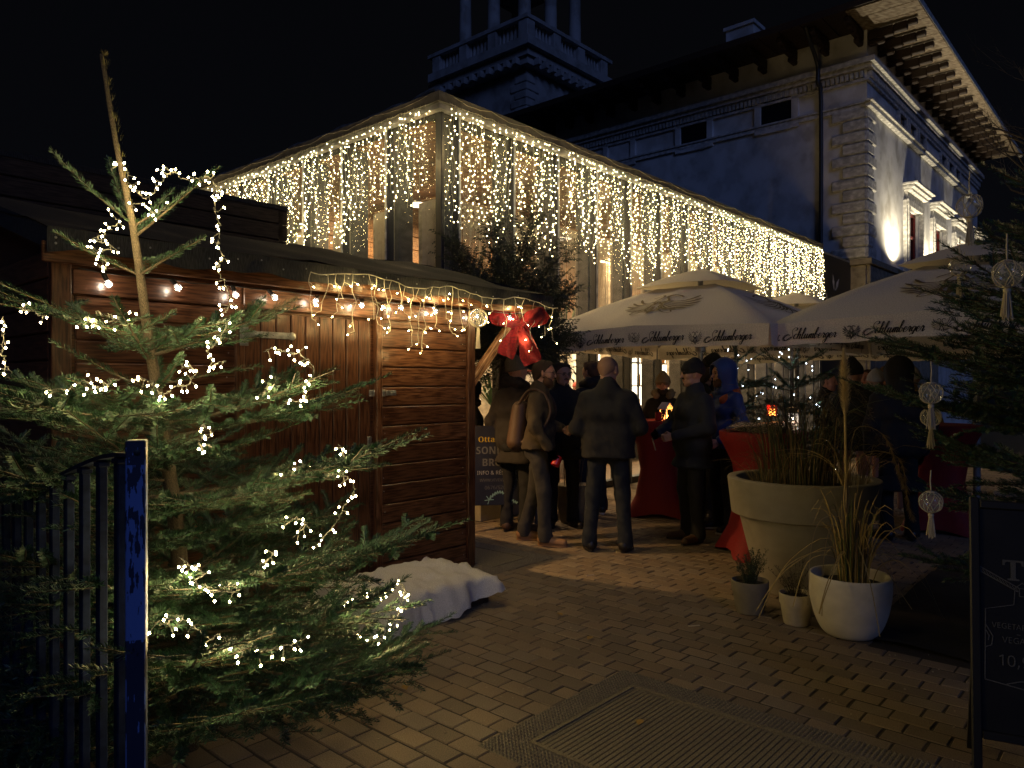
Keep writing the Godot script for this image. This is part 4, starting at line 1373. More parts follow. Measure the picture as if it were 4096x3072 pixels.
func make_twigs() -> void:
	for v in 3:
		var m := MB.new()
		m.tinted = true
		m.tint = Color(0.05, 0.035, 0.018)
		m.tube([Vector3(-0.01, 0, 0), Vector3(0.125, 0, 0)], [0.0028, 0.0016], 4, true)
		var n := 64
		for i in n:
			var t := (i + rr(0, 1)) / n
			var g := rr(-2.0, 2.0) if v < 2 else rr(-2.6, 2.6)   # mostly sideways and up, parted below
			var fwd := rr(0.45, 0.85) + 0.4 * t
			var out := Vector3(0, cos(g), sin(g))
			var dir := (out + Vector3(fwd, 0, 0)).normalized()
			var L := rr(0.022, 0.032) * (1.0 - 0.25 * t * t)
			var p := Vector3(0.127 * t, 0, 0) + out * 0.002
			var side := dir.cross(out.cross(dir)).normalized()
			var w := dir.cross(out).normalized() * 0.0018
			var k := rr(0.3, 1.8)
			m.tint = Color(0.020 * k, 0.056 * k, 0.027 * k) if rng.randf() < 0.72 else Color(0.038 * k, 0.074 * k, 0.06 * k)
			var c := p + dir * L * 0.6 + side * 0.0015
			m.quad(p - w * 0.5, p + w * 0.5, c + w, c - w)
			m.tri(c - w, c + w, p + dir * L)
		twigs.append(m.mesh())

func lay(list: Array, p: Vector3, dir: Vector3, up: Vector3, L: float, sc := 1.0, bend := 0.25) -> Vector3:
	# twig segments one after another along a slightly rising line
	var step := 0.115 * sc
	var n := maxi(1, int(round(L / step)))
	for i in n:
		dir = (dir + Vector3(0, bend * step, 0) + Vector3(rr(-1, 1), rr(-1, 1), rr(-1, 1)) * 0.05).normalized()
		var z := dir.cross(up).normalized()
		var y := z.cross(dir).normalized()
		list.append(Transform3D(Basis(dir, y, z) * (sc * rr(0.92, 1.1)), p))
		p += dir * step
	return p

func fir_branch(list: Array, wood: Array, p: Vector3, dir: Vector3, L: float, sc: float, dense: float) -> void:
	var up := Vector3.UP
	var pts := [p]
	var n := maxi(3, int(L / 0.10))
	var d := dir
	for i in n:
		d = (d + Vector3(0, 0.035, 0) + Vector3(rr(-1, 1), rr(-1, 1), rr(-1, 1)) * 0.05).normalized()
		p += d * L / n
		pts.append(p)
	var rad := []
	for i in pts.size(): rad.append(lerpf(0.004 + 0.008 * L, 0.002, float(i) / (pts.size() - 1)))
	wood.append([pts, rad])
	var s := 1
	for i in range(1, pts.size()):
		var t := float(i) / (pts.size() - 1)
		var dd: Vector3 = (pts[i] - pts[i - 1]).normalized()
		if t > 0.12: lay(list, pts[i - 1], dd, up, (pts[i] - pts[i - 1]).length(), sc, 0.0)
		if t > 0.18 and t < 0.97 and L > 0.42:
			for k in (2 if rng.randf() < dense else 1):
				s = -s
				var side := dd.cross(up).normalized() * s
				var ld := (dd * 0.75 + side * 0.8 + Vector3(0, rr(-0.08, 0.16), 0)).normalized()
				var ll := clampf((1.0 - t) * L * 0.62 + 0.10, 0.1, 0.55) * rr(0.75, 1.15)
				var q: Vector3 = pts[i]
				var acc := 0.0
				lay(list, q, ld, up, ll, sc, 0.1)
				if ll > 0.26 and rng.randf() < 0.72:
					var m := int(ll / 0.13)
					for j in m:
						var f := (j + 0.6) / m
						var s2 := 1.0 if j % 2 else -1.0
						var sd := ld.cross(up).normalized() * s2
						lay(list, q + ld * ll * f, (ld * 0.75 + sd * 0.75 + Vector3(0, rr(-0.1, 0.12), 0)).normalized(), up, clampf((1.0 - f) * ll * 0.6, 0.09, 0.25), sc, 0.1)
	lay(list, pts[-1], d, up, 0.12 * sc, sc, 0.1)

func fir(called: String, label: String, base: Vector3, trunk: Array, tiers: Array, sd: int, sc := 1.0, dense := 0.6) -> Node3D:
	rng.seed = sd
	var o := thing(called, label, "fir tree", base)
	var tp := []
	var tr := []
	for q in trunk: tp.append(q[0]); tr.append(q[1])
	var tm := MB.new()
	tm.tube(curve(tp, 4), (func(): 
		var r := []
		for i in tr.size() - 1:
			for k in 4: r.append(lerpf(tr[i], tr[i + 1], k / 4.0))
		r.append(tr[-1])
		return r).call(), 10)
	obj("trunk", tm, M.bark, o)
	var list := []
	for t in tiers:  # [height, count, length, elevation, first azimuth or list of azimuths]
		var at := Vector3.ZERO
		for i in tp.size() - 1:
			if t[0] >= tp[i].y and t[0] <= tp[i + 1].y: at = tp[i].lerp(tp[i + 1], (t[0] - tp[i].y) / (tp[i + 1].y - tp[i].y))
		for k in t[1]:
			var az: float = t[4][k] if t[4] is Array else t[4] + TAU * k / t[1] + rr(-0.3, 0.3)
			var el: float = t[3] + rr(-0.12, 0.12)
			var L: float = t[2] * rr(0.82, 1.12)
			if t.size() > 5: L = t[5][k]
			var wood := []
			fir_branch(list, wood, at + Vector3(0, rr(-0.04, 0.04), 0), Vector3(cos(az) * cos(el), sin(el), sin(az) * cos(el)), L, sc, dense)
			var wm := MB.new()
			for w in wood: wm.tube(w[0], w[1], 6, false)
			obj("branch", wm, M.bark, o)
	for v in 3:
		var mine := []
		for i in list.size():
			if i % 3 == v: mine.append(list[i])
		var mm := MultiMesh.new()
		mm.transform_format = MultiMesh.TRANSFORM_3D
		mm.mesh = twigs[v]
		mm.instance_count = mine.size()
		for i in mine.size(): mm.set_instance_transform(i, mine[i])
		var mi := MultiMeshInstance3D.new()
		mi.name = "crown"
		mi.multimesh = mm
		mi.material_override = M.needle
		o.add_child(mi, true)
		mi.set_meta("kind", "stuff")
	return o

func trees() -> void:
	make_twigs()
	# the lit fir in the left foreground
	var b := Vector3(-1.42, 0, -3.25)
	var tk := [[Vector3(0, 0, 0), 0.045], [Vector3(-0.01, 0.6, 0.02), 0.037], [Vector3(-0.06, 1.2, 0.05), 0.029], [Vector3(-0.13, 1.75, 0.08), 0.021], [Vector3(-0.19, 2.25, 0.1), 0.015], [Vector3(-0.255, 2.62, 0.12), 0.0105], [Vector3(-0.31, 2.99, 0.13), 0.008]]
	var f := fir("fir_tree", "tall young fir hung with fairy lights in front of the hut", b, tk, [
		[2.24, 5, 0.34, 0.72, [PI, 3.9, 4.8, 0.1, 5.6], [0.34, 0.40, 0.26, 0.34, 0.3]],
		[2.08, 3, 0.24, 0.35, 0.4],
		[1.74, 5, 0.56, 0.22, [3.0, 4.3, 0.15, 1.3, 5.3], [0.66, 0.5, 0.58, 0.5, 0.55]],
		[1.58, 4, 0.34, 0.25, 0.9],
		[1.40, 7, 0.84, 0.12, 0.5],
		[1.25, 5, 0.45, 0.12, 0.1],
		[1.08, 8, 1.0, 0.08, 0.2],
		[0.93, 6, 0.6, 0.06, 0.8],
		[0.78, 9, 1.1, 0.03, 0.55],
		[0.62, 6, 0.7, 0.0, 0.3],
		[0.48, 9, 1.2, -0.03, 0.1],
		[0.34, 7, 0.9, -0.05, 0.4],
		[0.22, 9, 1.22, -0.05, 0.5],
		[1.42, 3, 0.4, 0.25, [1.2, 1.65, 2.1], [0.45, 0.5, 0.45]],
		[1.22, 3, 0.5, 0.15, [1.3, 1.7, 2.2], [0.5, 0.6, 0.5]],
		[1.02, 3, 0.5, 0.08, [1.15, 1.6, 2.05], [0.55, 0.7, 0.55]],
		[0.70, 4, 0.7, 0.02, [1.0, 1.45, 1.8, 2.2], [0.7, 0.8, 0.75, 0.6]],
		[0.42, 4, 0.9, -0.02, [1.0, 1.5, 1.85, 2.3], [0.85, 0.9, 0.9, 0.8]],
	], 77, 1.0, 0.8)
	var bud := MB.new()
	bud.tinted = true
	bud.tint = Color(0.09, 0.08, 0.03)
	for i in 170:   # leader needles, pressed to the shoot, and the bud crown
		var t := rr(0.0, 1.0)
		var p := Vector3(-0.19, 2.27, 0.1).lerp(Vector3(-0.30, 2.99, 0.13), t)
		var g := rr(0, TAU)
		var out := Vector3(cos(g), 0, sin(g))
		bud.tri(p + out * 0.009, p + out * 0.011 + out.cross(Vector3.UP) * 0.003, p + out * 0.02 + Vector3(0, rr(0.015, 0.03), 0))
	for i in 40:
		var g := rr(0, TAU)
		var out := Vector3(cos(g), rr(0.6, 1.6), sin(g)).normalized()
		var p := Vector3(-0.30, 2.985, 0.13)
		bud.tri(p, p + out.cross(Vector3.RIGHT).normalized() * 0.004 + out * 0.01, p + out * rr(0.018, 0.032))
	obj("leader_needles", bud, M.needle, f).set_meta("kind", "stuff")
	# long low branch towards the hut corner
	rng.seed = 5
	# the dark fir at the right edge with glass ornaments
	fir("fir_tree", "dark unlit fir with netted glass balls beside the chalkboard", Vector3(2.95, 0, -3.65), [[Vector3(0, 0, 0), 0.055], [Vector3(0.02, 1.0, 0), 0.045], [Vector3(0.05, 2.0, 0.02), 0.03], [Vector3(0.08, 2.9, 0.02), 0.012]], [
		[2.7, 5, 0.35, 0.5, 0.3],
		[2.4, 6, 0.55, 0.4, 0.1],
		[2.25, 5, 0.5, 0.3, 1.6],
		[2.1, 7, 0.85, 0.3, 2.6],
		[1.97, 6, 0.6, 0.2, 2.2],
		[1.85, 8, 1.0, 0.22, 2.9],
		[1.73, 6, 0.7, 0.15, 2.4],
		[1.62, 8, 1.12, 0.12, 2.75],
		[1.5, 6, 0.7, 0.1, 2.9],
		[1.38, 8, 1.05, 0.05, 3.0],
		[1.12, 7, 0.95, -0.05, 2.6],
		[0.9, 7, 0.9, -0.08, 2.9],
		[0.65, 6, 0.8, -0.1, 2.7],
	], 31, 1.0, 0.7)
	# two lit firs standing behind the guests
	for q in [[736, 9.4, 2.35, 11, "bushy fir with sparse white lights behind the guest in the blue hood"], [792, 8.9, 2.3, 12, "slender fir with a spiral of white lights behind the pampas grass"]]:
		var d: float = q[1]
		var base := pix(q[0], 384, d)
		base.y = 0
		var h: float = q[2]
		fir("fir_tree", q[4], base, [[Vector3(0, 0, 0), 0.04], [Vector3(0, h * 0.5, 0), 0.03], [Vector3(0, h, 0), 0.008]], [
			[h * 0.9, 5, 0.2, 0.5, 0.0], [h * 0.78, 6, 0.34, 0.35, 0.5], [h * 0.66, 6, 0.48, 0.2, 0.1], [h * 0.54, 6, 0.58, 0.1, 0.4], [h * 0.42, 6, 0.66, 0.0, 0.2], [h * 0.3, 6, 0.72, -0.05, 0.6], [h * 0.18, 6, 0.7, -0.1, 0.1]], q[3], 1.25, 0.3)
		var o := thing("fairy_lights", "small white lights spiralling round the %s" % q[4].get_slice(" with", 0), "string lights", base, 0.0, "fairy lights on the far firs")
		var w := MB.new()
		var pts := []
		for i in 38:
			var t := i / 37.0
			var g: float = t * TAU * 4.2 + q[3]
			var r := lerpf(0.55, 0.08, t)
			pts.append(Vector3(cos(g) * r, lerpf(0.5, h * 0.96, t), sin(g) * r) + Vector3(rr(-0.05, 0.05), rr(-0.05, 0.05), rr(-0.05, 0.05)))
		w.tube(pts, 0.002, 3, false)
		obj("wire", w, M.wire_dark, o)
		for p in pts:
			var bl := MB.new()
			led(bl, Vector3.ZERO, Vector3.DOWN, 0.0055, 0.015)
			obj("led_bulb", bl, M.led_cool, o, p)
		for k in 3: omni(o, pts[6 + k * 12] + Vector3(0, 0, 0.05), Color(0.95, 0.95, 1.0), 0.012, 0.02)
	olive()
	bare_tree()

func olive() -> void:
	rng.seed = 9
	var base := pix(506, 384, 8.9)
	base.y = 0
	var o := thing("olive_tree", "olive tree with fine grey green leaves beside the hut roof", "tree", base)
	var tk := MB.new()
	tk.tube(curve([Vector3(0, 0, 0), Vector3(0.03, 0.8, 0), Vector3(-0.02, 1.5, 0), Vector3(0.02, 2.0, 0.0)], 5), 0.075, 9)
	obj("trunk", tk, M.bark_dark, o)
	var spray := MB.new()
	spray.tube([Vector3.ZERO, Vector3(0.2, 0, 0)], [0.003, 0.001], 4, false)
	for i in 14:
		var t := (i + 0.5) / 14.0
		var g := rr(0, TAU)
		var out := Vector3(rr(0.5, 0.9), cos(g), sin(g)).normalized()
		var p := Vector3(0.2 * t, 0, 0)
		var w := out.cross(Vector3(0, 0.3, 1)).normalized() * 0.006
		var L := rr(0.035, 0.06)
		spray.face(p, p + out * L * 0.5 + w, p + out * L, p + out * L * 0.5 - w, Vector3.UP)
	var sm := spray.mesh()
	var br := MB.new()
	var tr := []
	for i in 80:
		var g := i * 2.399
		var e := rr(-0.25, 1.25)
		var L := rr(0.5, 0.95) * (1.0 if e > 0.4 else 0.85)
		var p := Vector3(rr(-0.03, 0.03), rr(1.75, 2.5), rr(-0.03, 0.03))
		var d := Vector3(cos(g) * cos(e), sin(e), sin(g) * cos(e))
		var pts := [p]
		for k in 7:
			d = (d + Vector3(rr(-1, 1), rr(-0.7, 1.0), rr(-1, 1)) * 0.18).normalized()
			p += d * L / 7 * (1.0 + 0.5 * maxf(0, d.y))
			pts.append(p)
			for j in (8 if k > 1 else 3):
				var sd := (d + Vector3(rr(-1, 1), rr(-0.8, 1), rr(-1, 1)) * 0.9).normalized()
				var z := sd.cross(Vector3.UP).normalized()
				var q := p + sd * rr(0.0, 0.12)
				tr.append(Transform3D(Basis(sd, z.cross(sd), z) * rr(0.8, 1.25), q))
		br.tube(pts, [0.018, 0.015, 0.012, 0.01, 0.008, 0.006, 0.004, 0.002], 5, false)
	for i in 20:   # shoots low on the stem and drooping tips beside the bow
		var p := Vector3(rr(-0.25, 0.5), rr(1.35, 1.75), rr(-0.15, 0.25))
		var sd := Vector3(rr(-1, 1), rr(-0.6, 0.3), rr(-1, 1)).normalized()
		var z := sd.cross(Vector3.UP).normalized()
		tr.append(Transform3D(Basis(sd, z.cross(sd), z), p))
	obj("branches", br, M.bark_dark, o).set_meta("kind", "stuff")
	var mm := MultiMesh.new()
	mm.transform_format = MultiMesh.TRANSFORM_3D
	mm.mesh = sm
	mm.instance_count = tr.size()
	for i in tr.size(): mm.set_instance_transform(i, tr[i])
	var mi := MultiMeshInstance3D.new()
	mi.name = "crown"
	mi.multimesh = mm
	mi.material_override = M.leaf
	o.add_child(mi, true)
	mi.set_meta("kind", "stuff")

func bare_tree() -> void:
	rng.seed = 21
	var o := thing("bare_tree", "large leafless tree at night beyond the villa corner", "tree", Vector3(11.2, 0, -13.5))
	var tk := MB.new()
	tk.tube(curve([Vector3(0, 0, 0), Vector3(0.1, 2, 0), Vector3(-0.1, 4.2, 0.1)], 5), [0.26, 0.25, 0.24, 0.23, 0.22, 0.21, 0.2, 0.19, 0.18, 0.17, 0.16], 10)
	obj("trunk", tk, M.bark_dark, o)
	var stack := []
	for i in 7: stack.append([Vector3(-0.1, rr(3.4, 4.2), 0.1), Vector3(cos(i * 0.9 + 2.2), rr(0.5, 1.3), sin(i * 0.9 + 2.2)).normalized(), 2.6, 0.09, 0])
	var wood := MB.new()
	while stack.size():
		var q: Array = stack.pop_back()
		var p: Vector3 = q[0]
		var d: Vector3 = q[1]
		var pts := [p]
		var rad := [q[3]]
		for k in 5:
			d = (d + Vector3(rr(-1, 1), rr(-0.8, 1.0), rr(-1, 1)) * 0.2).normalized()
			p += d * q[2] / 5
			pts.append(p); rad.append(lerpf(q[3], q[3] * 0.45, (k + 1) / 5.0))
			if q[4] < 4 and k > 0 and rng.randf() < 0.8:
				stack.append([p, (d + Vector3(rr(-1, 1), rr(-0.7, 0.8), rr(-1, 1)) * 0.75).normalized(), q[2] * 0.62, rad[-1] * 0.6, q[4] + 1])
		wood.tube(pts, rad, 5 if q[4] < 2 else 3, false)
	obj("crown", wood, M.bark_dark, o).set_meta("kind", "stuff")
# ---------- script lettering and the two headed eagle, as pen strokes ----------
func pen(m: MB, pts: Array, thin: float, thick: float, off: Vector2, sc: float, slant := 0.35) -> void:
	var p3 := []
	for p in curve(pts, 5):
		p3.append(Vector3((off.x + p.x + p.y * slant) * sc, (off.y + p.y) * sc, 0))
	var w := []
	for i in p3.size():
		var t: Vector3 = p3[mini(i + 1, p3.size() - 1)] - p3[maxi(i - 1, 0)]
		var down := clampf(absf(t.normalized().y) * (1.0 if t.y < 0 else 0.15), 0.0, 1.0)
		w.append(lerpf(thin, thick, down) * sc)
	m.stroke(p3, w, Vector3.BACK)

func V(a: Array) -> Array:
	var o := []
	for i in range(0, a.size(), 2): o.append(Vector2(a[i], a[i + 1]))
	return o

func word_mesh() -> ArrayMesh:   # the parasol maker's name in script; unit = x-height
	var m := MB.new()
	var G := {
		"S": [[0.2, 0.9, -0.35, 0.75, -0.75, 0.3, -0.5, -0.2, 0.1, -0.25, 0.75, 0.1, 0.95, 0.7, 0.65, 1.3, 0.6, 1.85, 0.95, 2.25, 1.4, 2.2, 1.45, 1.85, 1.15, 1.7], [0.75, 0.45, 0.2, 0.0, -0.3, -0.35, -0.95, -0.1, -0.9, 0.6, -0.3, 0.95, 0.3, 0.75]],
		"c": [[0.6, 0.8, 0.4, 1.0, 0.1, 0.75, 0.02, 0.3, 0.25, 0.0, 0.55, 0.1, 0.8, 0.4]],
		"h": [[0.0, 0.4, 0.35, 1.5, 0.35, 2.1, 0.18, 2.1, 0.1, 1.2, 0.05, 0.0], [0.05, 0.1, 0.3, 0.85, 0.52, 0.95, 0.55, 0.6, 0.5, 0.15, 0.62, 0.0, 0.95, 0.4]],
		"l": [[0.0, 0.4, 0.35, 1.5, 0.35, 2.1, 0.18, 2.1, 0.08, 1.0, 0.08, 0.2, 0.25, 0.0, 0.55, 0.4]],
		"u": [[0.0, 0.4, 0.15, 0.95, 0.08, 0.3, 0.2, 0.0, 0.45, 0.3, 0.6, 0.95, 0.52, 0.3, 0.65, 0.0, 0.95, 0.4]],
		"m": [[0.0, 0.4, 0.18, 0.95, 0.1, 0.0], [0.1, 0.1, 0.32, 0.85, 0.5, 0.95, 0.5, 0.6, 0.44, 0.0], [0.45, 0.1, 0.68, 0.85, 0.86, 0.95, 0.88, 0.6, 0.82, 0.15, 0.95, 0.0, 1.2, 0.4]],
		"b": [[0.0, 0.4, 0.35, 1.5, 0.35, 2.1, 0.18, 2.1, 0.08, 1.0, 0.06, 0.3, 0.25, 0.0, 0.5, 0.25, 0.5, 0.75, 0.3, 0.85, 0.6, 0.7, 0.85, 0.75]],
		"e": [[0.0, 0.35, 0.4, 0.55, 0.45, 0.9, 0.22, 0.95, 0.04, 0.5, 0.15, 0.05, 0.45, 0.05, 0.75, 0.4]],
		"r": [[0.0, 0.35, 0.2, 1.05, 0.35, 0.85, 0.5, 0.85, 0.42, 0.3, 0.52, 0.0, 0.8, 0.4]],
		"g": [[0.6, 0.8, 0.4, 1.0, 0.1, 0.75, 0.05, 0.3, 0.25, 0.05, 0.5, 0.4, 0.62, 0.95, 0.5, 0.0, 0.3, -0.85, 0.0, -0.95, -0.1, -0.65, 0.3, -0.2, 0.85, 0.4]],
	}
	var adv := {"S": 1.25, "c": 0.72, "h": 0.9, "l": 0.5, "u": 0.9, "m": 1.15, "b": 0.78, "e": 0.68, "r": 0.72, "g": 0.8}
	var x := 0.0
	for ch in "Schlumberger":
		for st in G[ch]: pen(m, V(st), 0.09, 0.27, Vector2(x, 0), 1.0)
		x += adv[ch]
	return m.mesh()

func eagle_mesh() -> ArrayMesh:   # unit height about 1
	var m := MB.new()
	for s in [-1.0, 1.0]:
		for i in 8:
			var a := 0.75 - i * 0.28
			var L := 0.52 - 0.018 * i * i * 0.4
			var p0 := Vector3(s * 0.06, 0.05 - i * 0.025, 0)
			var p1 := p0 + Vector3(s * cos(a - 0.25) * L * 0.55, sin(a - 0.25) * L * 0.55, 0)
			var p2 := p0 + Vector3(s * cos(a) * L, sin(a) * L + 0.03, 0)
			m.stroke(curve([p0, p1, p2], 4), [0.008, 0.012, 0.018, 0.024, 0.03, 0.036, 0.042, 0.036, 0.012], Vector3.BACK)
		m.stroke(curve([Vector3(s * 0.02, -0.1, 0), Vector3(s * 0.1, 0.1, 0), Vector3(s * 0.03, 0.28, 0), Vector3(s * 0.09, 0.42, 0), Vector3(s * 0.18, 0.4, 0), Vector3(s * 0.22, 0.36, 0)], 4), 0.035, Vector3.BACK)
		m.stroke(curve([Vector3(s * 0.16, 0.12, 0), Vector3(-s * 0.05, -0.05, 0), Vector3(-s * 0.1, -0.28, 0), Vector3(0, -0.42, 0)], 4), 0.03, Vector3.BACK)
		m.stroke(curve([Vector3(s * 0.05, -0.25, 0), Vector3(s * 0.2, -0.4, 0), Vector3(s * 0.3, -0.38, 0), Vector3(s * 0.27, -0.3, 0)], 4), 0.02, Vector3.BACK)
	m.stroke(curve([Vector3(0, -0.2, 0), Vector3(0, -0.35, 0), Vector3(0, -0.5, 0)], 3), [0.05, 0.05, 0.06, 0.06, 0.05, 0.03, 0.01], Vector3.BACK)
	return m.mesh()

func parasols() -> void:
	var word := word_mesh()
	var eagle := eagle_mesh()
	parasol(S(9.10, 0, -4.73), 0.0, "large white square parasol between the hut and the pavilion front", word, eagle)
	parasol(S(9.33, 0, -1.58), 0.0, "large white square parasol behind the hanging glass balls", word, eagle)
	parasol(S(12.75, 0, -1.50), 0.0, "large white square parasol standing behind the front pair", word, eagle)
	parasol(S(12.55, 0, -4.75), 0.0, "large white square parasol by the far pavilion bays", word, eagle)

func parasol(at: Vector3, turn: float, label: String, word: Mesh, eagle: Mesh) -> void:
	var o := thing("parasol", label, "parasol", at, TH + turn, "white square parasols")
	var H := 1.63
	var ye := 2.27    # eave
	var yc := 2.87    # top of main canopy
	var ri := 0.42
	var can := MB.new()
	var edge := []   # eave line: corners slightly lower, mid ribs slightly higher
	var N := 8
	for s in 4:
		for i in N * 2:
			var t := float(i) / (N * 2)
			var e := -1.0 + 2.0 * t
			var p := Vector3(e, 0, 1) if s == 0 else (Vector3(1, 0, -e) if s == 1 else (Vector3(-e, 0, -1) if s == 2 else Vector3(-1, 0, e)))
			edge.append([p, e])
	var rows := []
	for j in 9:
		var f := j / 8.0
		var row := []
		for q in edge:
			var e: float = q[1]
			var rib := absf(sin(PI * e))     # 0 on ribs at corners and mid edge
			var rad := lerpf(H, ri, f)
			var y := lerpf(ye + 0.02 - 0.06 * absf(e), yc, f) + 0.04 * sin(PI * f) - 0.045 * rib * sin(PI * clampf(f * 0.9 + 0.05, 0, 1))
			row.append(q[0] * rad * (1.0 - 0.012 * rib) + Vector3(0, y, 0))
		rows.append(row)
	can.rings(rows)
	obj("canopy", can, M.canvas, o)
	var top := MB.new()
	var tr := []
	for j in 5:
		var f := j / 4.0
		var row := []
		for q in edge: row.append(q[0] * lerpf(0.63, 0.02, f) + Vector3(0, lerpf(2.905, 3.14, f) - 0.03 * absf(q[1]) * (1 - f) + 0.02 * sin(PI * f), 0))
		tr.append(row)
	top.rings(tr)
	obj("vent_cap", top, M.canvas, o)
	# valances, one strip each side, with print
	for s in 4:
		var va := MB.new()
		var vr := []
		for j in 4:
			var row := []
			for i in 25:
				var e := -1.0 + i / 12.0
				var hang := j / 3.0 * (0.25 - 0.018 * absf(sin(PI * e * 2)) - (0.03 if absf(e) > 0.96 else 0.0))
				row.append(Vector3(e * H * (0.995 if j else 1.0), ye + 0.02 - 0.06 * absf(e) - hang, H * (1.0 - 0.012 * absf(sin(PI * e))) + 0.006 * j + 0.012 * sin(e * 9 + s) * j / 3.0))
			vr.append(row)
		va.rings(vr, false)
		var vo := obj("valance", va, M.canvas, o, Vector3.ZERO, s * PI / 2)
		for side in [1.0, -1.0]:     # the print shows through on the back, mirrored
			for i in 5:
				var x := -1.58 + i * 0.79
				if absf(x) < 1.6 and absf(x) > 0.01 or i == 2:
					if absf(x) < 1.5:
						var g := obj("eagle_print", eagle, M.print_black, vo, Vector3(x, ye - 0.135 - 0.05 * absf(x / H), H + 0.016 * side - (0.0 if side > 0 else -0.002)))
						g.scale = Vector3(0.155, 0.155, 0.155)
				if i < 4:
					var xc := x + 0.395
					var wd := obj("lettering", word, M.print_black, vo, Vector3(xc - 0.24, ye - 0.165 - 0.05 * absf(xc / H), H + 0.018 * side))
					wd.scale = Vector3(0.05, 0.05, 0.05)
	# emblem printed large on each canopy face, bent over the middle rib
	for s in 4:
		var big := MB.new()
		var src := eagle.surface_get_arrays(0)
		var vv: PackedVector3Array = src[Mesh.ARRAY_VERTEX]
		var xx: PackedInt32Array = src[Mesh.ARRAY_INDEX]
		for i in vv.size():
			var u := vv[i].x * 0.95
			var f := 0.47 + vv[i].y * 0.52
			var rad := lerpf(H, ri, f)
			var e := clampf(u / rad, -1, 1)
			var rib := absf(sin(PI * e))
			var y := lerpf(ye + 0.02 - 0.06 * absf(e), yc, f) + 0.04 * sin(PI * f) - 0.045 * rib * sin(PI * clampf(f * 0.9 + 0.05, 0, 1))
			big.put(Vector3(u, y + 0.012, rad * (1.0 - 0.012 * rib) + 0.008), Vector3(0, 0.86, 0.5))
		big.ix = xx
		obj("emblem_print", big, M.print_gold, o, Vector3.ZERO, s * PI / 2)
	# frame
	var pole := MB.new()
	pole.tube([Vector3(0, 0.05, 0), Vector3(0, 3.15, 0)], 0.036, 14)
	obj("pole", pole, M.alu, o)
	var base := MB.new()
	base.bevel(Vector3(0, 0.05, 0), Vector3(0.8, 0.09, 0.8), 0.015)
	obj("base", base, M.stone, o)
	var hub := MB.new()
	hub.lathe([Vector2(0.04, 2.02), Vector2(0.07, 2.04), Vector2(0.07, 2.14), Vector2(0.04, 2.16)], 14)
	obj("runner", hub, M.alu, o)
	for i in 8:
		var g := i * PI / 4
		var dir := Vector3(cos(g), 0, sin(g))
		var k := H * (1.0 if i % 2 == 0 else 1.38)
		var rb := MB.new()
		rb.bar(Vector3(0, 2.9, 0) + dir * 0.05, dir * k * 0.98 + Vector3(0, ye - (0.02 if i % 2 == 0 else 0.07), 0), 0.02, 0.03)
		obj("rib", rb, M.alu, o)
		var stt := MB.new()
		stt.bar(Vector3(0, 2.1, 0) + dir * 0.06, dir * k * 0.5 + Vector3(0, 2.6, 0), 0.018, 0.025)
		obj("strut", stt, M.alu, o)
	var cr := MB.new()
	cr.tube([Vector3(0.04, 1.2, 0), Vector3(0.1, 1.2, 0), Vector3(0.1, 1.1, 0), Vector3(0.14, 1.1, 0)], 0.008, 6)
	obj("crank", cr, M.alu, o)

func gate() -> void:
	var o := thing("gate", "dark blue iron gate of upright bars with curved top rail", "gate", Vector3(-1.075, 0, -2.12), TH)
	# local -z runs away from the post along the gate
	var rail := []
	for i in 17:
		var t := i / 16.0
		rail.append(Vector3(0, 1.40 - 0.155 * smoothstep(0.0, 0.62, t) - 0.005, -0.03 - t * 1.5))
	var rl := MB.new()
	for i in 16: rl.bar(rail[i], rail[i + 1] + (rail[i + 1] - rail[i]) * 0.02, 0.035, 0.012)
	obj("top_rail", rl, M.gate_blue, o)
	for i in 10:
		var z := -0.12 - i * 0.146
		var t := (-z - 0.03) / 1.5
		var top := 1.40 - 0.155 * smoothstep(0.0, 0.62, t) - 0.012
		var b := MB.new()
		b.bevel(Vector3(0, top / 2 + 0.02, z), Vector3(0.026, top - 0.04, 0.03), 0.003)
		obj("bar", b, M.gate_blue, o)
		var c := MB.new()
		c.bevel(Vector3(0, top - 0.012, z), Vector3(0.034, 0.014, 0.045), 0.002)
		obj("bar_collar", c, M.gate_blue, o)
	for y in [0.12, 0.62]:
		var b := MB.new()
		if y < 0.5:
			b.bar(Vector3(0.02, y, -0.03), Vector3(0.02, y, -1.5), 0.012, 0.035)
			obj("lower_rail", b, M.gate_blue, o)
	var p := MB.new()
	p.bevel(Vector3(0, 0.73, 0), Vector3(0.052, 1.42, 0.052), 0.003)
	obj("post", p, M.post_paint, o, Vector3.ZERO, -0.5)
	var hl := MB.new()
	hl.lathe([Vector2(0.001, 0.0), Vector2(0.009, 0.0), Vector2(0.009, -0.003)], 12, Vector3(0.004, 1.405, 0.0275), Basis(Vector3.RIGHT, PI / 2))
	obj("bolt_hole", hl, M.black_plastic, o, Vector3.ZERO, -0.5)

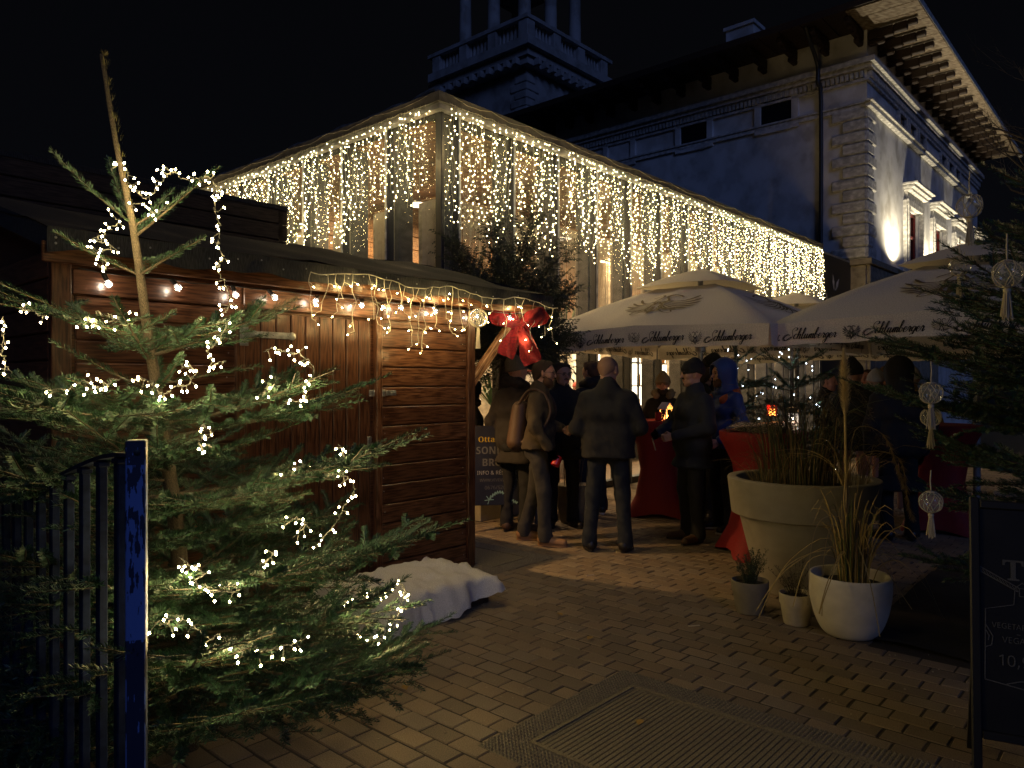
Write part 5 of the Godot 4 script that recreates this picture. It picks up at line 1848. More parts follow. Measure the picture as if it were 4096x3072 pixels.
func paint_texture() -> ImageTexture:
	# flaking paint on the gate post: bright layer left in ragged patches near the top and along the edges
	var im := Image.create(64, 1024, false, Image.FORMAT_RGB8)
	var n := FastNoiseLite.new()
	n.seed = 4; n.frequency = 0.03; n.fractal_octaves = 4
	var n2 := FastNoiseLite.new()
	n2.seed = 9; n2.frequency = 0.012
	for y in 1024:
		for x in 64:
			var h := y / 1023.0      # 0 at the top
			var keep := -0.55
			if h > 0.035 and h < 0.39: keep = 0.08 + 0.35 * n2.get_noise_2d(0, y * 2.0)
			if h > 0.29 and h < 0.385: keep = 0.45
			var e := absf(x - 31.5) / 31.5
			if e > 0.86 and h < 0.8: keep = maxf(keep, 0.02)
			var v := n.get_noise_2d(x * 1.6, y * 0.45) + keep
			im.set_pixel(x, y, lin(0.14, 0.24, 0.60) if v > 0.0 else (lin(0.016, 0.028, 0.085) if v > -0.06 else lin(0.013, 0.023, 0.065)))
	return ImageTexture.create_from_image(im)

func fleece() -> void:
	var o := thing("fleece_covered_step", "low wooden step draped with white fleece at the hut foot", "step", S(2.88, 0, -4.42), TH)
	var b := MB.new()
	b.bevel(Vector3(0.52, 0.075, 0.36), Vector3(1.06, 0.15, 0.66), 0.01)
	obj("wooden_step", b, M.dark_wood, o)
	var rows := []
	var n := FastNoiseLite.new()
	n.frequency = 2.0; n.seed = 3; n.fractal_octaves = 3
	for j in 21:
		var row := []
		for i in 45:
			var x := -0.12 + 1.24 * i / 44.0
			var t := j / 20.0
			var z := 0.0
			var y := 0.0
			if t < 0.62:
				z = 0.02 + t / 0.62 * 0.70
				y = 0.22 + 0.03 * sin(PI * t / 0.62)
			else:
				var d := (t - 0.62) / 0.38
				z = 0.72 + 0.06 * d
				y = 0.205 - d * (0.20 - 0.10 * smoothstep(0.45, 1.05, x))
			if x > 1.04: y = minf(y, 0.22 - (x - 1.04) * 1.6)
			if x < 0.0: y = minf(y, 0.2 + x * 1.2)
			y += 0.045 * n.get_noise_2d(x * 2.0, z * 2.0 + t) + 0.012 * sin(x * 19.0 + 3.0 * n.get_noise_2d(x, 4.0)) * smoothstep(0.3, 0.8, t)
			z += 0.045 * sin(x * 13.0 + 2.0 * n.get_noise_2d(x * 2.0, 9.0)) * smoothstep(0.5, 0.9, t)
			row.append(Vector3(x, maxf(y, 0.012), z))
		rows.append(row)
	var c := MB.new()
	c.rings(rows, false)
	obj("fleece", c, M.fleece, o)

func bow() -> void:
	var o := thing("velvet_bow", "big red velvet bow hanging from the hut's roof end", "bow", pix(519, 327, 6.75), 0.25)
	# broad ribbon loops and two tails, each a swept strip with thickness
	var strip := func(pts: Array, ws: Array, called: String) -> void:
		var cv := curve(pts, 5)
		var rows := []
		for i in cv.size():
			var f := float(i) / (cv.size() - 1) * (ws.size() - 1)
			var w: float = lerpf(ws[int(f)], ws[mini(int(f) + 1, ws.size() - 1)], f - int(f)) / 2
			var t: Vector3 = (cv[mini(i + 1, cv.size() - 1)] - cv[maxi(i - 1, 0)]).normalized()
			var s := t.cross(Vector3.BACK).normalized()
			var row := []
			for k in 7:
				var e := -1.0 + k / 3.0
				row.append(cv[i] + s * w * e + Vector3(0, 0, 0.018 * sin(e * 5.0 + i * 0.6) + 0.03 * cos(e * 1.4)))
			rows.append(row)
		var m := MB.new()
		m.rings(rows, false)
		var back := []
		for r in rows:
			var q := []
			for p in r: q.append(p - Vector3(0, 0, 0.012))
			back.append(q)
		m.rings(back, false)
		obj(called, m, M.red_velvet, o)
	strip.call([Vector3(0.0, 0.0, 0.02), Vector3(0.10, 0.07, 0.07), Vector3(0.20, 0.10, 0.03), Vector3(0.19, 0.085, -0.03), Vector3(0.08, 0.03, -0.03)], [0.07, 0.16, 0.17, 0.15, 0.07], "loop")
	strip.call([Vector3(0.0, 0.0, 0.02), Vector3(-0.10, 0.06, 0.07), Vector3(-0.20, 0.09, 0.03), Vector3(-0.19, 0.075, -0.03), Vector3(-0.08, 0.03, -0.03)], [0.07, 0.15, 0.16, 0.14, 0.07], "loop")
	strip.call([Vector3(0.02, 0.0, 0.03), Vector3(0.05, -0.12, 0.06), Vector3(0.09, -0.25, 0.04), Vector3(0.12, -0.33, 0.05)], [0.07, 0.15, 0.18, 0.18], "tail")
	strip.call([Vector3(-0.02, 0.0, 0.02), Vector3(-0.06, -0.10, 0.03), Vector3(-0.11, -0.20, 0.02), Vector3(-0.14, -0.27, 0.03)], [0.07, 0.14, 0.16, 0.16], "tail")
	var k := MB.new()
	k.ball(Vector3(0, 0.0, 0.03), Vector3(0.035, 0.045, 0.035), 12, 8)
	obj("knot", k, M.red_velvet, o)

func high_table(at: Vector3, label: String, turn := 0.0) -> void:
	var o := thing("cocktail_table", label, "table", at, turn, "cocktail tables with red covers")
	var rows := []
	var prof := [[0.0, 0.46], [0.02, 0.455], [0.25, 0.33], [0.55, 0.255], [0.85, 0.28], [1.02, 0.36], [1.08, 0.395], [1.13, 0.40], [1.15, 0.40]]
	for q in prof:
		var row := []
		for k in 32:
			var g := TAU * k / 32
			var lobe := pow(absf(cos(2 * g)), 3.0)     # stretched to four feet
			var r: float = q[1] * (lerpf(1.0, lerpf(0.72, 1.06, lobe), clampf(1.0 - q[0] / 0.8, 0, 1)))
			row.append(Vector3(cos(g) * r, q[0] + (0.05 * (1 - lobe) if q[0] < 0.1 else 0.0), -sin(g) * r))
		rows.append(row)
	var m := MB.new()
	m.rings(rows)
	obj("stretch_cover", m, M.red_cloth, o)
	var t := MB.new()
	t.lathe([Vector2(0.40, 1.15), Vector2(0.395, 1.158), Vector2(0.001, 1.16)], 32)
	obj("table_top", t, M.red_cloth, o)

func mug(at: Vector3, label: String, tilt := Vector3.ZERO, glass := false) -> void:
	var o := thing("mug", label, "mug", at)
	o.rotation = tilt
	var m := MB.new()
	m.lathe([Vector2(0.001, 0), Vector2(0.038, 0), Vector2(0.042, 0.01), Vector2(0.042, 0.098), Vector2(0.039, 0.1), Vector2(0.036, 0.098), Vector2(0.036, 0.012), Vector2(0.001, 0.01)], 18)
	obj("cup", m, M.red_glaze, o)
	var h := MB.new()
	h.tube(curve([Vector3(0.04, 0.08, 0), Vector3(0.068, 0.078, 0), Vector3(0.072, 0.05, 0), Vector3(0.06, 0.025, 0), Vector3(0.04, 0.022, 0)], 4), 0.006, 6)
	obj("handle", h, M.red_glaze, o)

func tables() -> void:
	high_table(S(8.02, 0, -4.72), "red stretch covered cocktail table with the house shaped lantern", 0.5)
	high_table(S(6.78, 0, -2.88), "red stretch covered cocktail table with a checked blanket on it", TH)
	high_table(S(9.2, 0, -1.9), "red stretch covered cocktail table under the parasol by the hooded guest", 0.2)
	var t1 := S(8.02, 1.162, -4.72)
	mug(t1 + Vector3(-0.06, 0, 0.24), "red mug nearest the house lantern on the red table", Vector3(0, 0.2, 0))
	mug(t1 + Vector3(0.26, 0, 0.16), "red mug at the table edge by the man in the black beanie", Vector3(0, 2.4, 0))
	# little house lantern
	var h := thing("house_lantern", "small white house shaped lantern with candle on red table", "lantern", t1 + Vector3(0.06, 0, 0.1), 0.5)
	var f := MB.new()
	for x in [-0.05, 0.05]:
		for z in [-0.05, 0.05]: f.bar(Vector3(x, 0, z), Vector3(x, 0.13, z), 0.012, 0.012)
	f.box(Vector3(0, 0.006, 0), Vector3(0.12, 0.012, 0.12))
	obj("frame", f, M.trim, h)
	for s in [-1, 1]:
		var r := MB.new()
		r.box(Vector3(s * 0.038, 0.172, 0), Vector3(0.11, 0.01, 0.14), Basis(Vector3.BACK, -s * 0.85))
		obj("roof_board", r, M.trim, h)
	var c := MB.new()
	c.lathe([Vector2(0.001, 0.012), Vector2(0.025, 0.012), Vector2(0.025, 0.06), Vector2(0.001, 0.06)], 14)
	obj("candle", c, M.candle, h)
	var fl := MB.new()
	fl.ball(Vector3(0, 0.08, 0), Vector3(0.008, 0.018, 0.008), 8, 6)
	obj("flame", fl, M.candle, h)
	omni(h, Vector3(0, 0.08, 0), Color(1.0, 0.62, 0.28), 0.035, 0.012)
	# checked blanket on the second table
	var t2 := S(6.78, 1.165, -2.88)
	var bl := thing("checked_blanket", "white blanket with dark and red check folded on red table", "blanket", t2, TH)
	for L in 3:
		var m := MB.new()
		var rows := []
		for j in 9:
			var row := []
			for i in 15:
				var x := -0.36 + 0.72 * i / 14.0
				row.append(Vector3(x, 0.012 + L * 0.022 + 0.016 * sin(x * 11.0 + L + j * 0.35) + rr(-0.003, 0.003), -0.24 + 0.46 * j / 8.0 + 0.02 * L))
			rows.append(row)
		m.rings(rows, false)
		obj("fold", m, M.check, bl)
	# lanterns beyond the blanket
	var l2 := thing("tealight_holder", "red pierced tealight holder glowing on the checked blanket table", "tealight", pix(772, 416, 7.3), 0.0)
	var hs := MB.new()
	for i in 14:
		for k in 7:
			if (i + k) % 2: continue
			var g := TAU * i / 14
			hs.box(Vector3(cos(g) * 0.045, 0.008 + k * 0.015, sin(g) * 0.045), Vector3(0.004, 0.015, 0.021), Basis(Vector3.UP, -g))
	obj("pierced_wall", hs, M.red_glaze, l2)
	var ca := MB.new()
	ca.lathe([Vector2(0.001, 0.005), Vector2(0.03, 0.005), Vector2(0.03, 0.07), Vector2(0.001, 0.07)], 12)
	obj("candle", ca, M.candle, l2)
	omni(l2, Vector3(0, 0.085, 0), Color(1.0, 0.6, 0.3), 0.02, 0.01)
	var l3 := thing("glass_lantern", "clear glass lantern with white candle and brass handle", "lantern", pix(793, 427, 7.1), 0.0)
	var g3 := MB.new()
	g3.lathe([Vector2(0.045, 0.0), Vector2(0.05, 0.02), Vector2(0.05, 0.12), Vector2(0.045, 0.13)], 18)
	obj("glass", g3, M.clear_glass, l3)
	var c3 := MB.new()
	c3.lathe([Vector2(0.001, 0.004), Vector2(0.03, 0.004), Vector2(0.03, 0.045), Vector2(0.001, 0.045)], 14)
	obj("candle", c3, M.shelf_glow, l3)
	var hb := MB.new()
	hb.tube([Vector3(-0.05, 0.13, 0), Vector3(-0.05, 0.19, 0), Vector3(0.05, 0.19, 0), Vector3(0.05, 0.13, 0)], 0.004, 6)
	obj("handle", hb, M.print_gold, l3)
	omni(l3, Vector3(0, 0.07, 0), Color(1.0, 0.9, 0.8), 0.014, 0.01)

func text(parent: Node, s: String, size: float, at: Vector3, m: Material, serif := false, bold := false) -> void:
	var t := TextMesh.new()
	var f := SystemFont.new()
	f.font_names = PackedStringArray(["Droid Serif" if serif else "Droid Sans"])
	if bold: f.font_weight = 700
	t.font = f
	t.text = s
	t.font_size = 48
	t.pixel_size = size / 48.0
	t.depth = 0.0012
	t.curve_step = 2.0
	obj("lettering", t, m, parent, at)

func chalkboards() -> void:
	# right foreground, cut by the frame
	var o := thing("chalkboard", "black pavement chalkboard with cutting board drawing and price", "chalkboard", Vector3(2.03, 0, -2.60), -0.45)
	var lean := 0.10
	var fr := Node3D.new()
	fr.name = "board"
	o.add_child(fr)
	fr.rotation.x = -lean
	var b := MB.new()
	b.bevel(Vector3(0, 0.72, 0), Vector3(0.64, 0.82, 0.012), 0.003)
	obj("slate_face", b, M.ink, fr)
	for x in [-0.335, 0.335]:
		var l := MB.new()
		l.bevel(Vector3(x, 0.585, 0), Vector3(0.032, 1.17, 0.03), 0.004)
		obj("leg", l, M.black_plastic, fr)
	for y in [0.295, 1.145]:
		var l := MB.new()
		l.bevel(Vector3(0, y, 0), Vector3(0.635, 0.03, 0.028), 0.004)
		obj("cross_rail", l, M.black_plastic, fr)
	var bk := MB.new()
	for x in [-0.3, 0.3]: bk.bar(Vector3(x, 1.14, -0.12), Vector3(x, 0.02, -0.55), 0.03, 0.025)
	bk.bar(Vector3(-0.3, 0.4, -0.41), Vector3(0.3, 0.4, -0.41), 0.02, 0.025)
	obj("back_legs", bk, M.black_plastic, o)
	text(fr, "Ottakringer", 0.075, Vector3(0.055, 0.985, 0.008), M.chalk_yellow, true, true)
	text(fr, "TAG", 0.105, Vector3(-0.135, 0.905, 0.008), M.chalk_dim, true, true)
	text(fr, "VEGETARISCH", 0.027, Vector3(-0.20, 0.70, 0.008), M.chalk_dim)
	text(fr, "–", 0.03, Vector3(-0.20, 0.675, 0.008), M.chalk_dim)
	text(fr, "VEGAN.", 0.03, Vector3(-0.20, 0.65, 0.008), M.chalk_dim)
	text(fr, "10,90", 0.055, Vector3(-0.20, 0.575, 0.008), M.chalk_dim)
	var dr := MB.new()
	var L := func(a: Array, w := 0.004) -> void:
		var p := []
		for i in range(0, a.size(), 2): p.append(Vector3(a[i] * 0.9 - 0.06, a[i + 1] * 0.82 + 0.215, 0.0085))
		dr.stroke(p, w, Vector3.BACK)
	L.call([-0.275, 0.345, -0.27, 0.66, -0.17, 0.69, -0.165, 0.765, -0.14, 0.79, -0.11, 0.765, -0.112, 0.685, -0.02, 0.63, -0.018, 0.33, -0.12, 0.318, -0.275, 0.345])
	L.call([-0.15, 0.73, -0.15, 0.765, -0.13, 0.765, -0.13, 0.73, -0.15, 0.73])
	L.call([-0.29, 0.85, -0.15, 0.765]); L.call([-0.29, 0.83, -0.155, 0.75])
	for i in 12: L.call([-0.29 + i * 0.0115, 0.845 - i * 0.007, -0.28 + i * 0.0115, 0.828 - i * 0.007], 0.0025)
	L.call([-0.112, 0.755, 0.28, 0.69]); L.call([-0.112, 0.738, 0.28, 0.672])
	for i in 26: L.call([-0.10 + i * 0.0145, 0.752 - i * 0.0024, -0.09 + i * 0.0145, 0.735 - i * 0.0024], 0.0025)
	L.call([-0.27, 0.59, -0.245, 0.54, -0.25, 0.5, -0.27, 0.49]); L.call([-0.27, 0.565, -0.258, 0.54, -0.262, 0.52])
	L.call([-0.2, 0.335, -0.15, 0.355, -0.08, 0.36, -0.02, 0.37]); L.call([-0.14, 0.325, -0.11, 0.345, -0.07, 0.35, -0.03, 0.335]); L.call([-0.1, 0.33, -0.085, 0.337, -0.07, 0.33, -0.085, 0.325])
	L.call([-0.06, 0.655, -0.05, 0.63, -0.03, 0.635])
	obj("chalk_drawing", dr, M.chalk_dim, fr)
	# board behind the guests at the hut corner
	var c := thing("chalkboard", "black chalkboard with yellow and white writing behind the bearded guest", "chalkboard", pix(505, 384, 8.0) * Vector3(1, 0, 1), 0.15)
	var fc := Node3D.new()
	fc.name = "board"
	c.add_child(fc)
	fc.rotation.x = -0.08
	var b2 := MB.new()
	b2.bevel(Vector3(0, 0.72, 0), Vector3(0.66, 0.86, 0.012), 0.003)
	obj("slate_face", b2, M.ink, fc)
	for x in [-0.345, 0.345]:
		var l := MB.new()
		l.bevel(Vector3(x, 0.59, 0), Vector3(0.03, 1.18, 0.03), 0.004)
		obj("leg", l, M.black_plastic, fc)
	var b3 := MB.new()
	for x in [-0.3, 0.3]: b3.bar(Vector3(x, 1.14, -0.1), Vector3(x, 0.02, -0.5), 0.03, 0.025)
	obj("back_legs", b3, M.black_plastic, c)
	text(fc, "Ottakringer", 0.085, Vector3(-0.03, 1.0, 0.008), M.chalk_yellow, true, true)
	text(fc, "SONNTAGS", 0.11, Vector3(-0.02, 0.88, 0.008), M.chalk_dim, false, true)
	text(fc, "BRUNCH", 0.11, Vector3(-0.02, 0.75, 0.008), M.chalk_dim, false, true)
	text(fc, "INFO & RÉSERVIER", 0.058, Vector3(-0.06, 0.64, 0.008), M.chalk)
	text(fc, "WWW.VIVEVIENNA.AT", 0.045, Vector3(-0.05, 0.56, 0.008), M.chalk_dim)
	text(fc, "0676/5201 70", 0.055, Vector3(-0.05, 0.48, 0.008), M.chalk_dim)
	var d2 := MB.new()
	var sp := []
	for i in 26:
		var t := i / 25.0
		sp.append(Vector3(-0.16 + 0.3 * t, 0.37 + 0.06 * sin(t * 4.5) + (0.012 if i % 2 else -0.012), 0.0085))
	d2.stroke(sp, 0.02, Vector3.BACK)
	for i in 5:
		var g := i * 1.1
		d2.stroke([Vector3(-0.17, 0.35, 0.0085), Vector3(-0.17 + 0.05 * cos(g), 0.35 + 0.05 * sin(g), 0.0085)], 0.008, Vector3.BACK)
	obj("chalk_drawing", d2, M.chalk_green, fc)
	var mt := MB.new()
	mt.lathe([Vector2(0.02, 0.0), Vector2(0.012, 0.02), Vector2(0.035, 0.05), Vector2(0.012, 0.09), Vector2(0.004, 0.14)], 10, Vector3(0.02, 1.075, 0.008))
	obj("painted_spire", mt, M.chalk_yellow, fc)

func ornament(at: Vector3, r: float, label: String) -> void:
	var o := thing("glass_ornament", label, "ornament", at, rr(0, 3), "netted glass balls on the dark fir")
	var g := MB.new()
	g.ball(Vector3.ZERO, Vector3(r, r, r), 24, 14)
	obj("glass_ball", g, M.clear_glass, o)
	var net := MB.new()
	for i in 5:
		for s in [-1.0, 1.0]:
			var pts := []
			for k in 11:
				var f := -1.35 + 2.7 * k / 10.0
				var a: float = i * TAU / 5 + s * (k / 10.0) * 1.4
				pts.append(Vector3(cos(a) * cos(f), sin(f), sin(a) * cos(f)) * (r + 0.002))
			net.tube(pts, 0.0017, 4, false)
	for y in [-1.0, 1.0]:
		var pts := []
		for k in 13: pts.append(Vector3(cos(k * TAU / 12) * r * 0.3, y * r * 0.96, sin(k * TAU / 12) * r * 0.3))
		net.tube(pts, 0.004, 5, false)
	obj("macrame_net", net, M.cord, o)
	var c := MB.new()
	c.tube([Vector3(0, r, 0), Vector3(0.003, r + 0.05, 0), Vector3(0, r + 0.10, 0)], 0.003, 5)
	obj("hanging_cord", c, M.cord, o)
	var t := MB.new()
	for i in 26:
		var a := i * 2.4
		var q := 0.012 * sqrt(i / 26.0) + 0.002
		t.tube([Vector3(cos(a) * q * 0.5, -r - 0.005, sin(a) * q * 0.5), Vector3(cos(a) * q * 0.8, -r - 0.03, sin(a) * q * 0.8), Vector3(cos(a) * q * 1.5 + rr(-0.004, 0.004), -r - rr(0.10, 0.125), sin(a) * q * 1.5)], 0.0021, 4, false)
	t.ball(Vector3(0, -r - 0.012, 0), Vector3(0.014, 0.012, 0.014), 8, 6)
	obj("tassel", t, M.cord, o)

func ornaments() -> void:
	ornament(pix(970, 206, 3.25), 0.051, "netted glass ball in front of the villa's lit windows")
	ornament(pix(960, 266, 3.75), 0.049, "brownish netted glass ball above the parasol canopy")
	ornament(pix(1007, 274, 2.75), 0.05, "large clear netted glass ball with long white tassel beside parasol emblem")
	ornament(pix(931, 393, 3.5), 0.05, "netted glass ball above another, before the dark hooded guest")
	ornament(pix(931, 417, 4.0), 0.05, "netted glass ball partly hidden by the tassel of the one above")
	ornament(pix(931, 502, 3.5), 0.05, "lowest netted glass ball hanging over the dark paving")
	var wc := thing("netted_glass_float", "small netted glass ball with tassel under the hut roof corner", "ornament", pix(478, 318, 6.3), 0.3)
	var g := MB.new()
	g.ball(Vector3.ZERO, Vector3(0.095, 0.095, 0.095) * 0.8, 20, 12)
	obj("glass_ball", g, M.clear_glass, wc)
	var net := MB.new()
	for i in 8:
		for s in [-1.0, 1.0]:
			var pts := []
			for k in 11:
				var f := -1.35 + 2.7 * k / 10.0
				var a: float = i * TAU / 8 + s * (k / 10.0) * 1.2
				pts.append(Vector3(cos(a) * cos(f), sin(f), sin(a) * cos(f)) * 0.079)
			net.tube(pts, 0.003, 4, false)
	obj("macrame_net", net, M.cord, wc)
	var t := MB.new()
	for i in 22:
		var a := i * 2.4
		var q := 0.02 * sqrt(i / 22.0)
		t.tube([Vector3(cos(a) * q * 0.4, -0.08, sin(a) * q * 0.4), Vector3(cos(a) * q, -0.26, sin(a) * q)], 0.003, 4, false)
	obj("tassel", t, M.cord, wc)
	var hc := MB.new()
	hc.tube([Vector3(0, 0.07, 0), Vector3(0, 0.18, 0)], 0.003, 5)
	obj("hanging_cord", hc, M.cord, wc)

func blades(m: MB, n: int, base: Vector3, spread: float, h0: float, h1: float, lean: float, w: float, cols: Array) -> void:
	for i in n:
		var g := rr(0, TAU)
		var q := sqrt(rng.randf()) * spread
		var p := base + Vector3(cos(g) * q, 0, sin(g) * q)
		var h := rr(h0, h1)
		var dir := Vector3(cos(g + rr(-0.8, 0.8)), 0, sin(g + rr(-0.8, 0.8)))
		var ln := lean * rr(0.2, 1.0) * h
		var a := p + dir * ln * 0.25 + Vector3(0, h * 0.55, 0)
		var b := p + dir * ln * 0.75 + Vector3(0, h * rr(0.8, 1.0), 0)
		var c := p + dir * ln * rr(1.1, 1.5) + Vector3(0, h * rr(0.6, 1.0), 0)
		m.tint = cols[rng.randi_range(0, cols.size() - 1)] * rr(0.7, 1.2)
		m.stroke(curve([p, a, b, c], 3), [w, w, w, w * 0.95, w * 0.9, w * 0.8, w * 0.65, w * 0.5, w * 0.3, 0.0005], dir.cross(Vector3.UP).cross(Vector3.UP).normalized().rotated(Vector3.UP, rr(-0.9, 0.9)))

func pots() -> void:
	rng.seed = 404
	var dry := [Color(0.22, 0.15, 0.055), Color(0.17, 0.12, 0.05), Color(0.12, 0.09, 0.035)]
	var green := [Color(0.06, 0.085, 0.025), Color(0.045, 0.06, 0.02), Color(0.10, 0.085, 0.03)]
	# big planter
	var P := Vector3(2.27, 0, -5.78)
	var o := thing("planter", "very large taupe rimmed planter with brown grasses", "planter", P)
	var m := MB.new()
	m.lathe([Vector2(0.001, 0), Vector2(0.325, 0), Vector2(0.335, 0.01), Vector2(0.475, 0.575), Vector2(0.50, 0.585), Vector2(0.535, 0.595), Vector2(0.565, 0.86), Vector2(0.56, 0.872), Vector2(0.50, 0.872), Vector2(0.49, 0.86), Vector2(0.46, 0.78)], 56)
	obj("pot", m, M.pot_taupe, o)
	var so := MB.new()
	so.lathe([Vector2(0.47, 0.79), Vector2(0.25, 0.81), Vector2(0.001, 0.80)], 24)
	obj("soil", so, M.soil, o)
	var gr := MB.new()
	gr.tinted = true
	blades(gr, 220, Vector3(-0.05, 0.80, 0.05), 0.33, 0.25, 0.62, 0.45, 0.006, green + dry)
	blades(gr, 150, Vector3(0.05, 0.80, -0.1), 0.24, 0.45, 0.85, 0.5, 0.007, [dry[2], green[1], green[1]])
	blades(gr, 60, Vector3(-0.3, 0.80, 0.1), 0.12, 0.12, 0.35, 1.2, 0.004, dry)
	blades(gr, 60, Vector3(0.32, 0.80, 0.1), 0.14, 0.15, 0.4, 1.1, 0.004, dry)
	obj("grasses", gr, M.grass, o).set_meta("kind", "stuff")
	var dp := MB.new()
	dp.tinted = true
	for i in 26:   # drooping dark seed heads
		var g := rr(0, TAU)
		var p := Vector3(rr(-0.15, 0.2), 0.8, rr(-0.15, 0.15))
		var d := Vector3(cos(g), 0, sin(g) * 0.6)
		var h := rr(0.5, 0.78)
		var cv := curve([p, p + Vector3(0, h * 0.7, 0) + d * 0.06, p + Vector3(0, h, 0) + d * 0.2, p + Vector3(0, h * 0.92, 0) + d * 0.34, p + Vector3(0, h * 0.72, 0) + d * 0.42], 4)
		dp.tint = Color(0.05, 0.04, 0.025)
		dp.tube(cv, 0.0022, 3, false)
		for k in range(9, cv.size()):
			for j in 7:
				var r := Vector3(rr(-1, 1), rr(-1.2, 0.3), rr(-1, 1)).normalized()
				dp.tint = Color(0.07, 0.055, 0.035) * rr(0.6, 1.3)
				dp.tri(cv[k], cv[k] + r * 0.035 + Vector3(0.002, 0, 0), cv[k] + r * 0.035 - Vector3(0.002, 0.004, 0))
	obj("seed_heads", dp, M.grass, o).set_meta("kind", "stuff")
	# round white pot with the pampas grass
	var Q := Vector3(2.155, 0, -4.72)
	var w := thing("round_pot", "round white pot with bundled dry pampas grass", "planter", Q)
	var wm := MB.new()
	var prof := []
	for i in 15:
		var t := i / 14.0
		prof.append(Vector2(lerpf(0.13, 0.247, pow(sin(t * PI / 2), 0.75)), 0.36 * pow(t, 1.35) + 0.004))
	prof.append_array([Vector2(0.245, 0.385), Vector2(0.236, 0.392), Vector2(0.225, 0.385), Vector2(0.215, 0.30)])
	wm.lathe([Vector2(0.001, 0.004)] + prof, 48)
	obj("pot", wm, M.pot_white, w)
	var ws := MB.new()
	ws.lathe([Vector2(0.22, 0.325), Vector2(0.1, 0.34), Vector2(0.001, 0.335)], 20)
	obj("soil", ws, M.soil, w)
	var st := MB.new()
	st.tinted = true
	st.tint = Color(0.38, 0.28, 0.12)
	var stem := curve([Vector3(0.0, 0.33, 0), Vector3(-0.03, 0.65, 0.02), Vector3(-0.02, 0.95, 0.0), Vector3(-0.035, 1.15, 0.02), Vector3(-0.03, 1.45, 0.0)], 6)
	st.tube(stem, 0.009, 7)
	var st2 := curve([Vector3(0.03, 0.33, 0.02), Vector3(-0.01, 0.7, 0.0), Vector3(-0.05, 0.85, 0.03), Vector3(-0.02, 1.1, 0.0), Vector3(-0.03, 1.3, 0.0)], 6)
	st.tube(st2, 0.006, 6)
	obj("stem", st, M.grass, w)
	var pl := MB.new()
	pl.tinted = true
	for i in 1500:
		var t := rng.randf()
		var p := Vector3(-0.03, 1.39 + 0.40 * t, 0) + Vector3(-0.008 * t, 0, 0)
		var g := rr(0, TAU)
		var r := 0.036 * sin(PI * clampf(t * 0.9 + 0.1, 0, 1)) + 0.006
		var dir := Vector3(cos(g) * r * 1.2, rr(0.03, 0.06), sin(g) * r * 1.2)
		pl.tint = Color(0.58, 0.47, 0.27) * rr(0.75, 1.25)
		var s := dir.cross(Vector3.UP).normalized() * 0.0022
		pl.tri(p - s, p + s, p + dir)
	obj("plume", pl, M.grass, w).set_meta("kind", "stuff")
	for q in [[0.05, 1.15, 0.30, 0.30, 0.75], [0.0, 1.3, 0.2, 0.24, 0.95]]:   # two nodding plumes
		var np := MB.new()
		np.tinted = true
		var cv := curve([Vector3(q[0], 0.9, 0), Vector3(q[0] + 0.03, q[1], 0), Vector3(q[2], q[1] - 0.02, 0.02), Vector3(q[3] + 0.06, q[4] + 0.1, 0.02), Vector3(q[3] + 0.09, q[4], 0.02)], 5)
		np.tint = Color(0.2, 0.15, 0.07)
		np.tube(cv, 0.0025, 4, false)
		for k in range(10, cv.size()):
			for j in 26:
				var r := Vector3(rr(-1, 1), rr(-1.6, 0.2), rr(-1, 1)).normalized()
				np.tint = Color(0.26, 0.19, 0.10) * rr(0.7, 1.2)
				np.tri(cv[k] - Vector3(0.0015, 0, 0), cv[k] + Vector3(0.0015, 0, 0), cv[k] + r * 0.03 + (cv[k] - cv[k - 1]) * 0.8)
		obj("plume", np, M.grass, w).set_meta("kind", "stuff")
	var lv := MB.new()
	lv.tinted = true
	var straw := [Color(0.42, 0.31, 0.12), Color(0.34, 0.26, 0.10), Color(0.38, 0.27, 0.10), Color(0.11, 0.13, 0.035)]
	blades(lv, 90, Vector3(0.02, 0.33, 0), 0.09, 0.25, 0.62, 0.32, 0.009, straw)
	blades(lv, 30, Vector3(0.04, 0.33, 0), 0.10, 0.2, 0.45, 0.6, 0.008, straw)
	blades(lv, 26, Vector3(-0.03, 0.95, 0), 0.02, 0.15, 0.3, 1.3, 0.003, [straw[0], straw[1]])
	for i in 12:   # long blades falling over the rim
		var g := rr(-0.5, PI + 0.7)
		var d := Vector3(cos(g), 0, sin(g))
		lv.tint = straw[i % 2] * rr(0.8, 1.2)
		var e := rr(0.25, 0.55)
		lv.stroke(curve([Vector3(0, 0.34, 0), d * 0.12 + Vector3(0, rr(0.5, 0.62), 0), d * (0.12 + e * 0.6) + Vector3(0, rr(0.36, 0.5), 0), d * (0.1 + e) + Vector3(0, rr(0.1, 0.3), 0)], 4), 0.006, (Vector3.UP + d * 0.4 + Vector3(0, 0, 0.4)).normalized())
	for q in [[-0.28, 0.75, 0.42], [-0.2, 0.7, 0.35]]:
		lv.tint = straw[0]
		lv.stroke(curve([Vector3(-0.02, 0.75, 0.02), Vector3(q[0] * 0.7, q[1], 0.05), Vector3(q[0], q[2] + 0.15, 0.08), Vector3(q[0] * 1.1, q[2] - 0.2, 0.1)], 5), 0.006, Vector3(0.3, 0.2, 1).normalized())
	obj("leaves", lv, M.grass, w).set_meta("kind", "stuff")
